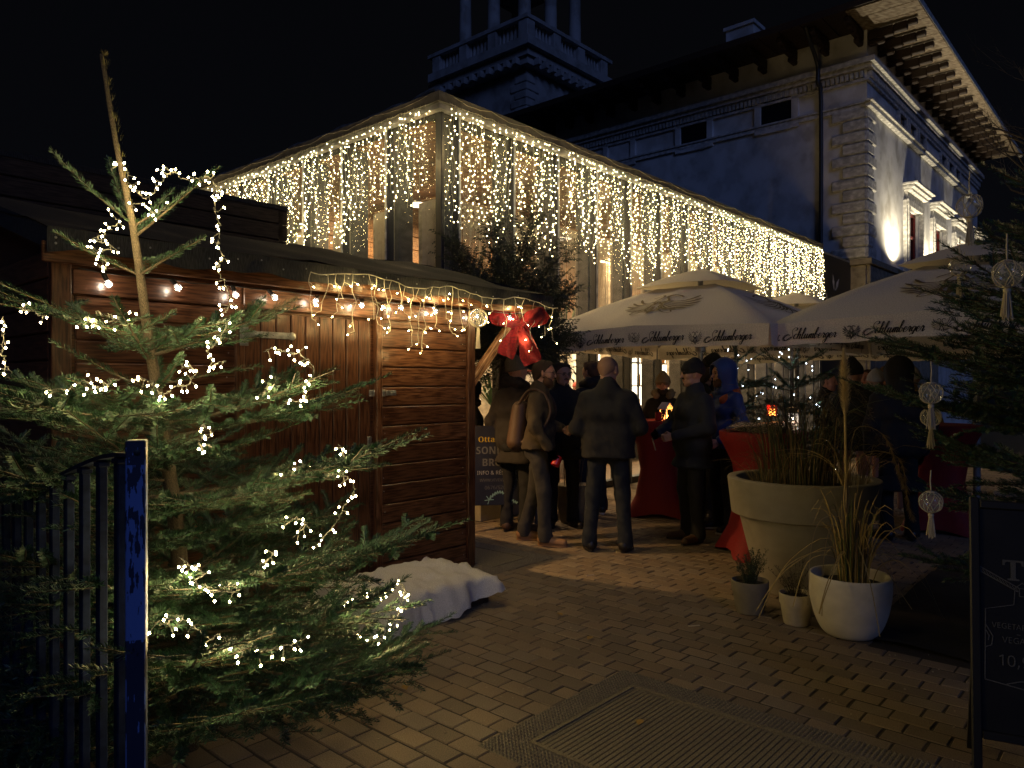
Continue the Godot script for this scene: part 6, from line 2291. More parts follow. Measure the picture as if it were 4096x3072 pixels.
	# two small herb pots
	for q in [[750.0, 5.2, 0.128, 0.225, "pot_grey", "small grey brown clay pot with green herb", 0], [796.5, 4.95, 0.112, 0.205, "pot_cream", "small cream clay pot with dried twiggy herb", 1]]:
		var at := pix(q[0], 384, q[1])
		at.y = 0
		var hp := thing("herb_pot", q[5], "flower pot", at, 0.0)
		var R: float = q[2]
		var hh: float = q[3]
		var hm := MB.new()
		hm.lathe([Vector2(0.001, 0), Vector2(R * 0.72, 0), Vector2(R * 0.74, 0.005), Vector2(R * 0.93, hh * 0.66), Vector2(R * 0.98, hh * 0.67), Vector2(R, hh * 0.99), Vector2(R * 0.98, hh), Vector2(R * 0.9, hh), Vector2(R * 0.86, hh * 0.85)], 32)
		obj("pot", hm, M[q[4]], hp)
		var hs := MB.new()
		hs.lathe([Vector2(R * 0.88, hh * 0.87), Vector2(0.001, hh * 0.9)], 16)
		obj("soil", hs, M.soil, hp)
		var hb := MB.new()
		hb.tinted = true
		for i in (46 if q[6] == 0 else 26):
			var g := rr(0, TAU)
			var d := Vector3(cos(g), 0, sin(g)) * rr(0.02, 0.11 if q[6] == 0 else 0.2)
			var h := rr(0.08, 0.24)
			var cv := curve([Vector3(d.x * 0.3, hh * 0.88, d.z * 0.3), Vector3(d.x * 0.6, hh * 0.88 + h * 0.6, d.z * 0.6), Vector3(d.x, hh * 0.88 + h, d.z)], 4)
			hb.tint = Color(0.05, 0.05, 0.025)
			hb.tube(cv, 0.0015, 3, false)
			for k in cv.size():
				for j in (5 if q[6] == 0 else 2):
					var r := Vector3(rr(-1, 1), rr(-0.3, 1), rr(-1, 1)).normalized()
					hb.tint = (Color(0.06, 0.085, 0.03) if q[6] == 0 else Color(0.07, 0.055, 0.03)) * rr(0.6, 1.3)
					hb.tri(cv[k], cv[k] + r * 0.02 + Vector3(0.003, 0, 0), cv[k] + r * 0.02 - Vector3(0.003, 0, 0))
		obj("herb", hb, M.grass, hp).set_meta("kind", "stuff")
	# long hedge box and pots along the pavilion foot
	var hx := thing("planter_box", "long beige planter box with low hedge under the pavilion window", "planter", S(6.5, 0, -6.15), TH)
	var bx := MB.new()
	bx.bevel(Vector3(0.4, 0.4, 0), Vector3(1.5, 0.8, 0.34), 0.01)
	obj("box", bx, M.pot_taupe, hx)
	var hg := MB.new()
	hg.tinted = true
	for i in 1600:
		var p := Vector3(rr(-0.32, 1.12), 0.8 + rr(0.0, 0.2), rr(-0.17, 0.17))
		var r := Vector3(rr(-1, 1), rr(-0.2, 1), rr(-1, 1)).normalized() * 0.03
		hg.tint = Color(0.05, 0.055, 0.03) * rr(0.6, 1.4)
		hg.tri(p, p + r + Vector3(0.008, 0, 0), p + r - Vector3(0.008, 0, 0.004))
	obj("hedge", hg, M.grass, hx).set_meta("kind", "stuff")
	var gp := thing("round_pot", "grey stone pot with dry reeds behind the smiling guest", "planter", pix(573, 384, 8.6) * Vector3(1, 0, 1))
	var g2 := MB.new()
	g2.lathe([Vector2(0.001, 0), Vector2(0.14, 0), Vector2(0.19, 0.2), Vector2(0.2, 0.42), Vector2(0.19, 0.44), Vector2(0.17, 0.42), Vector2(0.001, 0.38)], 24)
	obj("pot", g2, M.pot_grey, gp)
	var g3 := MB.new()
	g3.tinted = true
	blades(g3, 60, Vector3(0, 0.38, 0), 0.1, 0.4, 0.85, 0.35, 0.008, [Color(0.2, 0.12, 0.05), Color(0.15, 0.1, 0.04)])
	obj("reeds", g3, M.grass, gp).set_meta("kind", "stuff")
# ---------- figures: tapered capsules joined by a smooth minimum, meshed as surface nets ----------
# bone: [from, to, r0, r1] ; cuts: planes [normal, offset] keeping n.p < offset ; holes: bones carved out
func flesh(m: MB, bones: Array, cell: float, k := 0.04, cuts := [], holes := [], shade = null) -> void:
	var lo := Vector3(1e9, 1e9, 1e9)
	var hi := -lo
	for b in bones:
		var r: float = maxf(b[2], b[3]) + cell * 3
		for e in 2:
			var p: Vector3 = b[e]
			lo = lo.min(p - Vector3(r, r, r)); hi = hi.max(p + Vector3(r, r, r))
	var nx := int((hi.x - lo.x) / cell) + 2
	var ny := int((hi.y - lo.y) / cell) + 2
	var nz := int((hi.z - lo.z) / cell) + 2
	var F := PackedFloat32Array()
	F.resize(nx * ny * nz)
	F.fill(1.0)
	var sxy := nx * ny
	for b in bones:
		var A: Vector3 = b[0]
		var B: Vector3 = b[1]
		var r0: float = b[2]
		var dr: float = b[3] - b[2]
		var ba := B - A
		var bb := maxf(ba.length_squared(), 1e-9)
		var r: float = maxf(b[2], b[3]) + cell * 2 + k
		var i0 := maxi(0, int((minf(A.x, B.x) - r - lo.x) / cell))
		var i1 := mini(nx - 1, int((maxf(A.x, B.x) + r - lo.x) / cell) + 1)
		var j0 := maxi(0, int((minf(A.y, B.y) - r - lo.y) / cell))
		var j1 := mini(ny - 1, int((maxf(A.y, B.y) + r - lo.y) / cell) + 1)
		var k0 := maxi(0, int((minf(A.z, B.z) - r - lo.z) / cell))
		var k1 := mini(nz - 1, int((maxf(A.z, B.z) + r - lo.z) / cell) + 1)
		for kz in range(k0, k1 + 1):
			for jy in range(j0, j1 + 1):
				var at := kz * sxy + jy * nx
				var pa := Vector3(lo.x, lo.y + jy * cell, lo.z + kz * cell) - A
				for ix in range(i0, i1 + 1):
					var q := Vector3(pa.x + ix * cell, pa.y, pa.z)
					var h := clampf(q.dot(ba) / bb, 0.0, 1.0)
					var d := (q - ba * h).length() - r0 - dr * h
					var f := F[at + ix]
					var g := k - absf(f - d)
					F[at + ix] = minf(f, d) - (g * g * 0.25 / k if g > 0.0 else 0.0)
	for b in holes:
		var A: Vector3 = b[0]
		var ba: Vector3 = b[1] - b[0]
		var bb := maxf(ba.length_squared(), 1e-9)
		for kz in nz:
			for jy in ny:
				var at := kz * sxy + jy * nx
				for ix in nx:
					var q := lo + Vector3(ix, jy, kz) * cell - A
					var h := clampf(q.dot(ba) / bb, 0.0, 1.0)
					var d: float = b[2] + (b[3] - b[2]) * h - (q - ba * h).length()
					if d > F[at + ix]: F[at + ix] = d
	for c in cuts:
		var cn: Vector3 = c[0]
		for kz in nz:
			for jy in ny:
				var at := kz * sxy + jy * nx
				for ix in nx:
					var d: float = cn.dot(lo + Vector3(ix, jy, kz) * cell) - c[1]
					if d > F[at + ix]: F[at + ix] = d
	var id := PackedInt32Array()
	id.resize(nx * ny * nz)
	id.fill(-1)
	var offs := [0, 1, nx, nx + 1, sxy, sxy + 1, sxy + nx, sxy + nx + 1]
	var co := [Vector3(0, 0, 0), Vector3(1, 0, 0), Vector3(0, 1, 0), Vector3(1, 1, 0), Vector3(0, 0, 1), Vector3(1, 0, 1), Vector3(0, 1, 1), Vector3(1, 1, 1)]
	var eds := [[0, 1], [2, 3], [4, 5], [6, 7], [0, 2], [1, 3], [4, 6], [5, 7], [0, 4], [1, 5], [2, 6], [3, 7]]
	for kz in nz - 1:
		for jy in ny - 1:
			var at := kz * sxy + jy * nx
			for ix in nx - 1:
				var a := at + ix
				var s0 := F[a] < 0.0
				if s0 == (F[a + 1] < 0.0) and s0 == (F[a + nx] < 0.0) and s0 == (F[a + sxy] < 0.0) and s0 == (F[a + nx + 1] < 0.0) and s0 == (F[a + sxy + 1] < 0.0) and s0 == (F[a + sxy + nx] < 0.0) and s0 == (F[a + sxy + nx + 1] < 0.0): continue
				var sum := Vector3.ZERO
				var n := 0
				for e in eds:
					var u := F[a + offs[e[0]]]
					var v := F[a + offs[e[1]]]
					if (u < 0.0) != (v < 0.0):
						sum += co[e[0]].lerp(co[e[1]], u / (u - v)); n += 1
				var g := Vector3(F[a + 1] - F[a] + F[a + nx + 1] - F[a + nx] + F[a + sxy + 1] - F[a + sxy], F[a + nx] - F[a] + F[a + nx + 1] - F[a + 1] + F[a + sxy + nx] - F[a + sxy], F[a + sxy] - F[a] + F[a + sxy + 1] - F[a + 1] + F[a + sxy + nx] - F[a + nx])
				var p := lo + (Vector3(ix, jy, kz) + sum / n) * cell
				if shade != null: m.tint = shade.call(p)
				id[a] = m.put(p, g.normalized() if g.length_squared() > 1e-12 else Vector3.UP)
	for kz in range(1, nz - 1):
		for jy in range(1, ny - 1):
			var at := kz * sxy + jy * nx
			for ix in range(1, nx - 1):
				var a := at + ix
				var s0 := F[a] < 0.0
				for ax in 3:
					var st: int = [1, nx, sxy][ax]
					if s0 == (F[a + st] < 0.0): continue
					var u: int = [nx, sxy, 1][ax]
					var v: int = [sxy, 1, nx][ax]
					var q0 := id[a]
					var q1 := id[a - u]
					var q2 := id[a - u - v]
					var q3 := id[a - v]
					if q0 < 0 or q1 < 0 or q2 < 0 or q3 < 0: continue
					if s0: m.ix.append_array([q0, q2, q1, q0, q3, q2])
					else: m.ix.append_array([q0, q1, q2, q0, q2, q3])

var kit := {}

func rough_up(m: MB, amp: float, ribs: float) -> void:   # strands of hair or ribs of knitting
	var f := FastNoiseLite.new()
	f.frequency = 22.0; f.fractal_octaves = 2
	for i in m.v.size():
		var p := m.v[i]
		var q := f.get_noise_3d(p.x * 2.0, p.y, p.z * 2.0)
		m.v[i] = p + m.n[i] * (q * amp + ribs * sin(atan2(p.x, p.z + 0.01) * 30.0))
		m.n[i] = (m.n[i] + Vector3(f.get_noise_3d(p.z * 2, p.y, 3), q * 0.4, f.get_noise_3d(p.x * 2, p.y, 8)) * (60.0 * amp) + Vector3(cos(atan2(p.x, p.z)), 0, -sin(atan2(p.x, p.z))) * (-cos(atan2(p.x, p.z + 0.01) * 30.0) * ribs * 160.0)).normalized()

func head_kit() -> void:
	# head centre at the origin, face towards +z
	var head := MB.new()
	head.tinted = true
	var skin := func(p: Vector3) -> Color:
		var c := Color(1, 1, 1)
		for s in [-1, 1]:
			if p.distance_to(Vector3(s * 0.031, 0.008, 0.088)) < 0.0095: c = Color(0.12, 0.10, 0.10)
			if absf(p.y - 0.028) < 0.005 and absf(absf(p.x) - 0.031) < 0.019 and p.z > 0.06: c = Color(0.42, 0.34, 0.28)
		if p.distance_to(Vector3(0, -0.058, 0.088)) < 0.023 and absf(p.y + 0.058) < 0.007: c = Color(0.9, 0.55, 0.5)
		return c
	var hb := [[Vector3(0, 0.032, -0.022), Vector3(0, 0.028, 0.012), 0.089, 0.085], [Vector3(0, 0.0, 0.018), Vector3(0, -0.075, 0.04), 0.074, 0.046], [Vector3(-0.028, -0.07, 0.03), Vector3(0.028, -0.07, 0.03), 0.04, 0.04], [Vector3(0, 0.012, 0.096), Vector3(0, -0.026, 0.11), 0.010, 0.0145],
		[Vector3(-0.034, 0.03, 0.078), Vector3(0.034, 0.03, 0.078), 0.015, 0.015], [Vector3(0, -0.097, 0.062), Vector3(0, -0.102, 0.064), 0.024, 0.022], [Vector3(-0.02, -0.058, 0.074), Vector3(0.02, -0.058, 0.074), 0.016, 0.016],
		[Vector3(-0.086, 0.02, -0.012), Vector3(-0.084, -0.028, -0.006), 0.013, 0.009], [Vector3(0.086, 0.02, -0.012), Vector3(0.084, -0.028, -0.006), 0.013, 0.009],
		[Vector3(-0.048, -0.015, 0.055), Vector3(-0.044, -0.02, 0.06), 0.03, 0.028], [Vector3(0.048, -0.015, 0.055), Vector3(0.044, -0.02, 0.06), 0.03, 0.028], [Vector3(0, -0.05, -0.02), Vector3(0, -0.17, -0.035), 0.056, 0.058]]
	flesh(head, hb, 0.0065, 0.02, [], [[Vector3(-0.031, 0.008, 0.1), Vector3(-0.031, 0.008, 0.101), 0.0145, 0.0145], [Vector3(0.031, 0.008, 0.1), Vector3(0.031, 0.008, 0.101), 0.0145, 0.0145]], skin)
	kit.head = head
	var cran := [[Vector3(0, 0.034, -0.024), Vector3(0, 0.03, 0.01), 0.099, 0.094]]
	var hair := MB.new()
	flesh(hair, cran + [[Vector3(-0.03, 0.085, 0.05), Vector3(0.03, 0.09, 0.05), 0.03, 0.03], [Vector3(0, -0.03, -0.06), Vector3(0, -0.07, -0.055), 0.055, 0.045]], 0.007, 0.03, [[Vector3(0, -0.62, 0.78), 0.0]])
	rough_up(hair, 0.004, 0.0)
	kit.hair = hair
	var buzz := MB.new()
	flesh(buzz, [[Vector3(0, 0.032, -0.022), Vector3(0, 0.028, 0.010), 0.0915, 0.087], [Vector3(0, -0.03, -0.05), Vector3(0, -0.06, -0.05), 0.05, 0.045]], 0.007, 0.03, [[Vector3(0, -0.72, 0.69), -0.012]])
	kit.buzz = buzz
	var beard := MB.new()
	flesh(beard, [[Vector3(0, -0.03, 0.03), Vector3(0, -0.085, 0.045), 0.073, 0.05], [Vector3(-0.03, -0.08, 0.032), Vector3(0.03, -0.08, 0.032), 0.046, 0.046], [Vector3(0, -0.105, 0.062), Vector3(0, -0.115, 0.064), 0.03, 0.028]], 0.007, 0.02, [[Vector3(0, 0.9, 0.42), -0.012], [Vector3(0, 0, -1), 0.01]], [[Vector3(-0.014, -0.056, 0.1), Vector3(0.014, -0.056, 0.1), 0.014, 0.014]])
	rough_up(beard, 0.004, 0.0)
	kit.beard = beard
	var must := MB.new()
	flesh(must, [[Vector3(0, -0.040, 0.094), Vector3(-0.028, -0.05, 0.083), 0.0085, 0.006], [Vector3(0, -0.040, 0.094), Vector3(0.028, -0.05, 0.083), 0.0085, 0.006], [Vector3(0, -0.098, 0.08), Vector3(0, -0.11, 0.078), 0.014, 0.012]], 0.004, 0.006)
	kit.moustache = must
	var cap := MB.new()
	flesh(cap, [[Vector3(0, 0.045, -0.028), Vector3(0, 0.045, 0.008), 0.106, 0.101], [Vector3(0, 0.12, -0.03), Vector3(0, 0.13, -0.03), 0.05, 0.04]], 0.008, 0.05, [[Vector3(0, -0.97, 0.22), -0.018]])
	rough_up(cap, 0.001, 0.0028)
	kit.beanie = cap
	var cuff := MB.new()
	var cr := []
	for q in [[0.0, 0.1], [0.0, 0.112], [0.02, 0.117], [0.045, 0.114], [0.05, 0.106]]:
		var row := []
		for i in 24:
			var g := TAU * i / 24
			row.append(Vector3(cos(g) * q[1] * 0.94, q[0] + 0.018 + 0.02 * -sin(g) * -0.9, -0.012 - sin(g) * q[1]))
		cr.append(row)
	cuff.rings(cr)
	kit.cuff = cuff
	var tall := MB.new()
	flesh(tall, [[Vector3(0, 0.045, -0.028), Vector3(0, 0.045, 0.008), 0.106, 0.101], [Vector3(0, 0.12, -0.05), Vector3(0, 0.165, -0.06), 0.065, 0.045]], 0.008, 0.06, [[Vector3(0, -0.97, 0.22), -0.018]])
	rough_up(tall, 0.001, 0.0028)
	kit.slouch = tall
	var hood := MB.new()
	flesh(hood, [[Vector3(0, 0.05, -0.03), Vector3(0, 0.03, 0.02), 0.135, 0.125], [Vector3(0, -0.05, -0.03), Vector3(0, -0.16, -0.05), 0.12, 0.13]], 0.011, 0.06, [], [[Vector3(0, 0.02, 0.03), Vector3(0, -0.1, 0.06), 0.098, 0.085], [Vector3(0, 0.015, 0.1), Vector3(0, -0.07, 0.16), 0.088, 0.09]])
	kit.hood = hood
	var fur := MB.new()
	flesh(fur, [[Vector3(-0.09, -0.15, 0.05), Vector3(-0.11, -0.12, -0.05), 0.05, 0.055], [Vector3(-0.11, -0.12, -0.05), Vector3(0, -0.11, -0.11), 0.055, 0.06], [Vector3(0.09, -0.15, 0.05), Vector3(0.11, -0.12, -0.05), 0.05, 0.055], [Vector3(0.11, -0.12, -0.05), Vector3(0, -0.11, -0.11), 0.055, 0.06]], 0.012, 0.03)
	rough_up(fur, 0.010, 0.0)
	kit.collar = fur
	var gl := MB.new()
	for s in [-1, 1]:
		var pts := []
		for i in 15:
			var g := TAU * i / 14
			pts.append(Vector3(s * 0.033 + cos(g) * 0.024, 0.008 + sin(g) * 0.016, 0.108 - 0.008 * absf(cos(g))))
		gl.tube(pts, 0.0025, 5, false)
		gl.tube([Vector3(s * 0.057, 0.012, 0.1), Vector3(s * 0.082, 0.014, 0.05), Vector3(s * 0.09, 0.012, -0.01)], 0.0025, 5, false)
	gl.tube([Vector3(-0.01, 0.012, 0.112), Vector3(0.01, 0.012, 0.112)], 0.0025, 5, false)
	kit.glasses = gl
	# hand: wrist at origin, fingers along -y, palm facing +z, thumb on +x
	for grip in [0, 1]:
		var hn := MB.new()
		hn.tinted = true
		var b := [[Vector3(0, 0.02, 0), Vector3(0, -0.02, 0), 0.024, 0.026], [Vector3(-0.022, -0.035, 0), Vector3(-0.024, -0.085, 0), 0.015, 0.014], [Vector3(0.0, -0.03, 0), Vector3(0, -0.09, 0), 0.017, 0.014], [Vector3(0.02, -0.035, 0), Vector3(0.022, -0.088, 0), 0.015, 0.014]]
		var bend: float = [0.5, 1.35][grip]
		for f in 4:
			var x := -0.029 + f * 0.0195
			var L: float = [0.062, 0.075, 0.082, 0.074][f]
			var p := Vector3(x, -0.088 - 0.004 * (1 if f in [1, 2] else 0), 0)
			var a := 0.25 + bend * 0.4
			for s in 3:
				var q: Vector3 = p + Vector3(0, -cos(a), sin(a)) * L * [0.42, 0.32, 0.26][s]
				b.append([p, q, 0.0088 - 0.0006 * s, 0.0082 - 0.0008 * s])
				p = q
				a += bend * 0.75
		var t0 := Vector3(0.022, -0.025, 0.006)
		var t1 := Vector3(0.046, -0.055, 0.022)
		b.append([t0, t1, 0.014, 0.011])
		b.append([t1, Vector3(0.048 - 0.02 * grip, -0.085, 0.034 + 0.01 * grip), 0.0105, 0.0085])
		flesh(hn, b, 0.0048, 0.006)
		kit["hand%d" % grip] = hn
	var sh := MB.new()
	flesh(sh, [[Vector3(0, 0.055, -0.055), Vector3(0, 0.05, 0.02), 0.048, 0.045], [Vector3(0, 0.045, 0.02), Vector3(0.008, 0.035, 0.155), 0.046, 0.04], [Vector3(0, 0.06, -0.04), Vector3(0, 0.14, -0.035), 0.046, 0.05]], 0.011, 0.03, [[Vector3(0, -1, 0), -0.012], [Vector3(0, 1, 0), 0.135]])
	kit.shoe = sh.mesh()
	var so := MB.new()
	var sr := []
	for y in [0.0, 0.004, 0.02]:
		var row := []
		for i in 20:
			var g := TAU * i / 20
			row.append(Vector3(cos(g) * (0.047 + 0.004 * sin(-g)), y, 0.05 - sin(g) * 0.152))
		sr.append(row)
	so.rings(sr)
	kit.sole = so.mesh()

func limb(o: Array, a: Vector3, b: Vector3, r0: float, r1: float) -> void:
	o.append([a, b, r0, r1])

# spec: at, yaw, h(eight), arms [[elbow, wrist, grip] left/right in own axes], legs spread/step, colours and gear
func person(sp: Dictionary) -> Node3D:
	var o := thing("person", sp.label, "person", sp.at, sp.yaw)
	var k: float = sp.get("h", 1.8) / 1.8
	o.scale = Vector3.ONE * k
	var wide: float = sp.get("wide", 1.0)
	var feet: Array = sp.get("feet", [Vector3(-0.12, 0, 0.0), Vector3(0.12, 0, 0.03)])
	var ftturn: Array = sp.get("toe", [-0.25, 0.25])
	var leanv: Vector3 = sp.get("lean", Vector3.ZERO)      # shift of the shoulders
	var hip := Vector3(0, 0.94, 0) + leanv * 0.1
	var sho := Vector3(0, 1.44, -0.01) + leanv
	var neck := sho + Vector3(0, 0.09, 0.0)
	var head := sho + Vector3(0, 0.235, 0.035) + leanv * 0.25
	var arms: Array = sp.get("arms", [[Vector3(-0.29, 1.15, -0.03), Vector3(-0.27, 0.88, 0.06), 0], [Vector3(0.29, 1.15, -0.03), Vector3(0.27, 0.88, 0.06), 0]])
	var body := []
	var coat := []
	var legs := []
	var puff: float = sp.get("puff", 1.0)
	var bust: bool = sp.get("bust", false)
	for s in 2:
		var sg := -1.0 if s == 0 else 1.0
		var S0 := sho + Vector3(sg * 0.175 * wide, -0.035, 0)
		var E: Vector3 = arms[s][0]
		var W: Vector3 = arms[s][1]
		limb(body, S0, E, 0.048, 0.038); limb(body, E, W, 0.038, 0.027)
		limb(coat, S0, E, 0.072 * puff, 0.060 * puff); limb(coat, E, W + (W - E).normalized() * -0.01, 0.060 * puff, 0.047 * puff)
		var H0 := hip + Vector3(sg * 0.085, 0.0, 0)
		var A: Vector3 = feet[s] + Vector3(0, 0.09, -0.03)
		var K := H0.lerp(A, 0.49) + Vector3(sg * 0.012, 0, 0.035 + sp.get("knee", [0.0, 0.0])[s])
		limb(body, H0, K, 0.075, 0.05); limb(body, K, A, 0.05, 0.036)
		limb(legs, H0 + Vector3(0, 0.04, 0), K, 0.098, 0.072); limb(legs, K, A + Vector3(0, -0.01, 0), 0.072, 0.062)
		limb(legs, A + Vector3(0, 0.05, 0.01), A + Vector3(0, -0.035, 0.015), 0.064, 0.069)
	limb(body, hip, sho + Vector3(0, -0.18, 0), 0.10, 0.095)
	limb(body, sho + Vector3(0, -0.12, -0.005), neck + Vector3(0, -0.04, -0.01), 0.07, 0.054)
	limb(body, neck + Vector3(0, -0.05, -0.01), head + Vector3(0, -0.07, -0.02), 0.056, 0.054)
	limb(legs, hip + Vector3(-0.07, 0.06, -0.01), hip + Vector3(0.07, 0.06, -0.01), 0.115, 0.115)
	limb(legs, hip + Vector3(-0.05, -0.02, -0.04), hip + Vector3(0.05, -0.02, -0.04), 0.105, 0.105)
	var hem: float = sp.get("hem", 0.82)
	limb(coat, sho + Vector3(-0.13 * wide, -0.05, 0), sho + Vector3(0.13 * wide, -0.05, 0), 0.088, 0.088)
	limb(coat, sho + Vector3(-0.12 * wide, -0.04, 0), sho + Vector3(0, 0.06, -0.01), 0.075, 0.075)
	limb(coat, sho + Vector3(0.12 * wide, -0.04, 0), sho + Vector3(0, 0.06, -0.01), 0.075, 0.075)
	limb(coat, sho.lerp(hip, 0.32) + Vector3(-0.09 * wide, 0, 0.01), sho.lerp(hip, 0.32) + Vector3(0.09 * wide, 0, 0.01), 0.13 * puff, 0.13 * puff)
	limb(coat, sho.lerp(hip, 0.7) + Vector3(-0.085 * wide, 0, 0.015), sho.lerp(hip, 0.7) + Vector3(0.085 * wide, 0, 0.015), 0.132 * puff, 0.132 * puff)
	limb(coat, hip + Vector3(-0.08 * wide, 0.03, 0), hip + Vector3(0.08 * wide, 0.03, 0), 0.14 * puff, 0.14 * puff)
	limb(coat, Vector3(hip.x - 0.08 * wide, hem - 0.02, hip.z), Vector3(hip.x + 0.08 * wide, hem - 0.02, hip.z), 0.15 * puff, 0.15 * puff)
	limb(coat, sho + Vector3(0, 0.02, -0.01), neck + Vector3(0, sp.get("collar", 0.015), -0.01), 0.092, 0.078)
	var hb := Basis.from_euler(Vector3(sp.get("nod", 0.0), sp.get("look", 0.0), sp.get("tilt", 0.0)))
	var ht := Transform3D(hb, head)
	var bm := MB.new()
	bm.tinted = true
	flesh(bm, body, 0.024 if not bust else 0.03, 0.03)
	bm.add(kit.head, ht)
	for s in 2:
		var E: Vector3 = arms[s][0]
		var W: Vector3 = arms[s][1]
		var dn := (E - W).normalized()
		var fw: Vector3 = arms[s][3] if arms[s].size() > 3 else Vector3(1 if s == 0 else -1, 0, 0.15)
		var z := (fw - dn * fw.dot(dn)).normalized()
		var x := dn.cross(z)
		var th := 1.0 if x.dot(Vector3(0, 0, 1)) > 0 or absf(x.z) < 0.3 else -1.0
		bm.add(kit["hand%d" % arms[s][2]], Transform3D(Basis(x * th, dn, z), W - dn * 0.01))
	obj("body", bm, sp.skin, o)
	var cm := MB.new()
	flesh(cm, coat, 0.02, 0.05, [[Vector3(0, -1, 0), -hem]])
	# cloth folds: shallow creases that follow the sleeves and the hem
	var fn := FastNoiseLite.new()
	fn.seed = int(sp.get("seed", 1)); fn.frequency = 2.6; fn.fractal_octaves = 3
	for i in cm.v.size():
		var p := cm.v[i]
		var f := fn.get_noise_3d(p.x * 3.0, p.y * 2.2, p.z * 3.0)
		cm.v[i] = p + cm.n[i] * f * 0.012
		cm.n[i] = (cm.n[i] + Vector3(fn.get_noise_3d(p.x * 5, p.y * 3, 5), fn.get_noise_3d(p.x * 4, p.y * 5, p.z * 4 + 9) * 0.8, fn.get_noise_3d(p.z * 5, p.y * 3, 2)) * 0.4).normalized()
	obj("jacket", cm, sp.coat, o)
	if not bust:
		var lm := MB.new()
		flesh(lm, legs, 0.02, 0.035, [[Vector3(0, -1, 0), -0.035]])
		for i in lm.v.size():
			var p := lm.v[i]
			var f := fn.get_noise_3d(p.x * 4.0 + 7, p.y * 3.0, p.z * 4.0)
			lm.v[i] = p + lm.n[i] * f * 0.005
			lm.n[i] = (lm.n[i] + Vector3(fn.get_noise_3d(p.x * 6, p.y * 3, 4) * 0.4, fn.get_noise_3d(p.x * 5, p.y * 6, p.z * 5 + 9) * 0.35, fn.get_noise_3d(p.z * 6, p.y * 3, 2) * 0.4)).normalized()
		obj("trousers", lm, sp.legs, o)
		for s in 2:
			var so := obj("shoe", kit.shoe, sp.shoes, o, feet[s] + Vector3(0, 0.0, 0.0), ftturn[s])
			obj("sole", kit.sole, sp.get("sole", M.black_plastic), so)
	for g in sp.get("gear", []):
		var gm := MB.new()
		gm.add(kit[g[0]], ht)
		obj({"hair": "hair", "buzz": "hair", "slouch": "beanie"}.get(g[0], g[0]), gm, g[1], o)
	return o

func cloth(called: String, r: float, g: float, b: float, rough := 0.9) -> StandardMaterial3D:
	return mat(called, lin(r, g, b), rough, M.fleece.albedo_texture, Vector3.ONE * 5)

func at_px(x: float, d: float) -> Vector3:
	return Vector3((x - 512.0) / 740.0 * d, 0.004, -d)

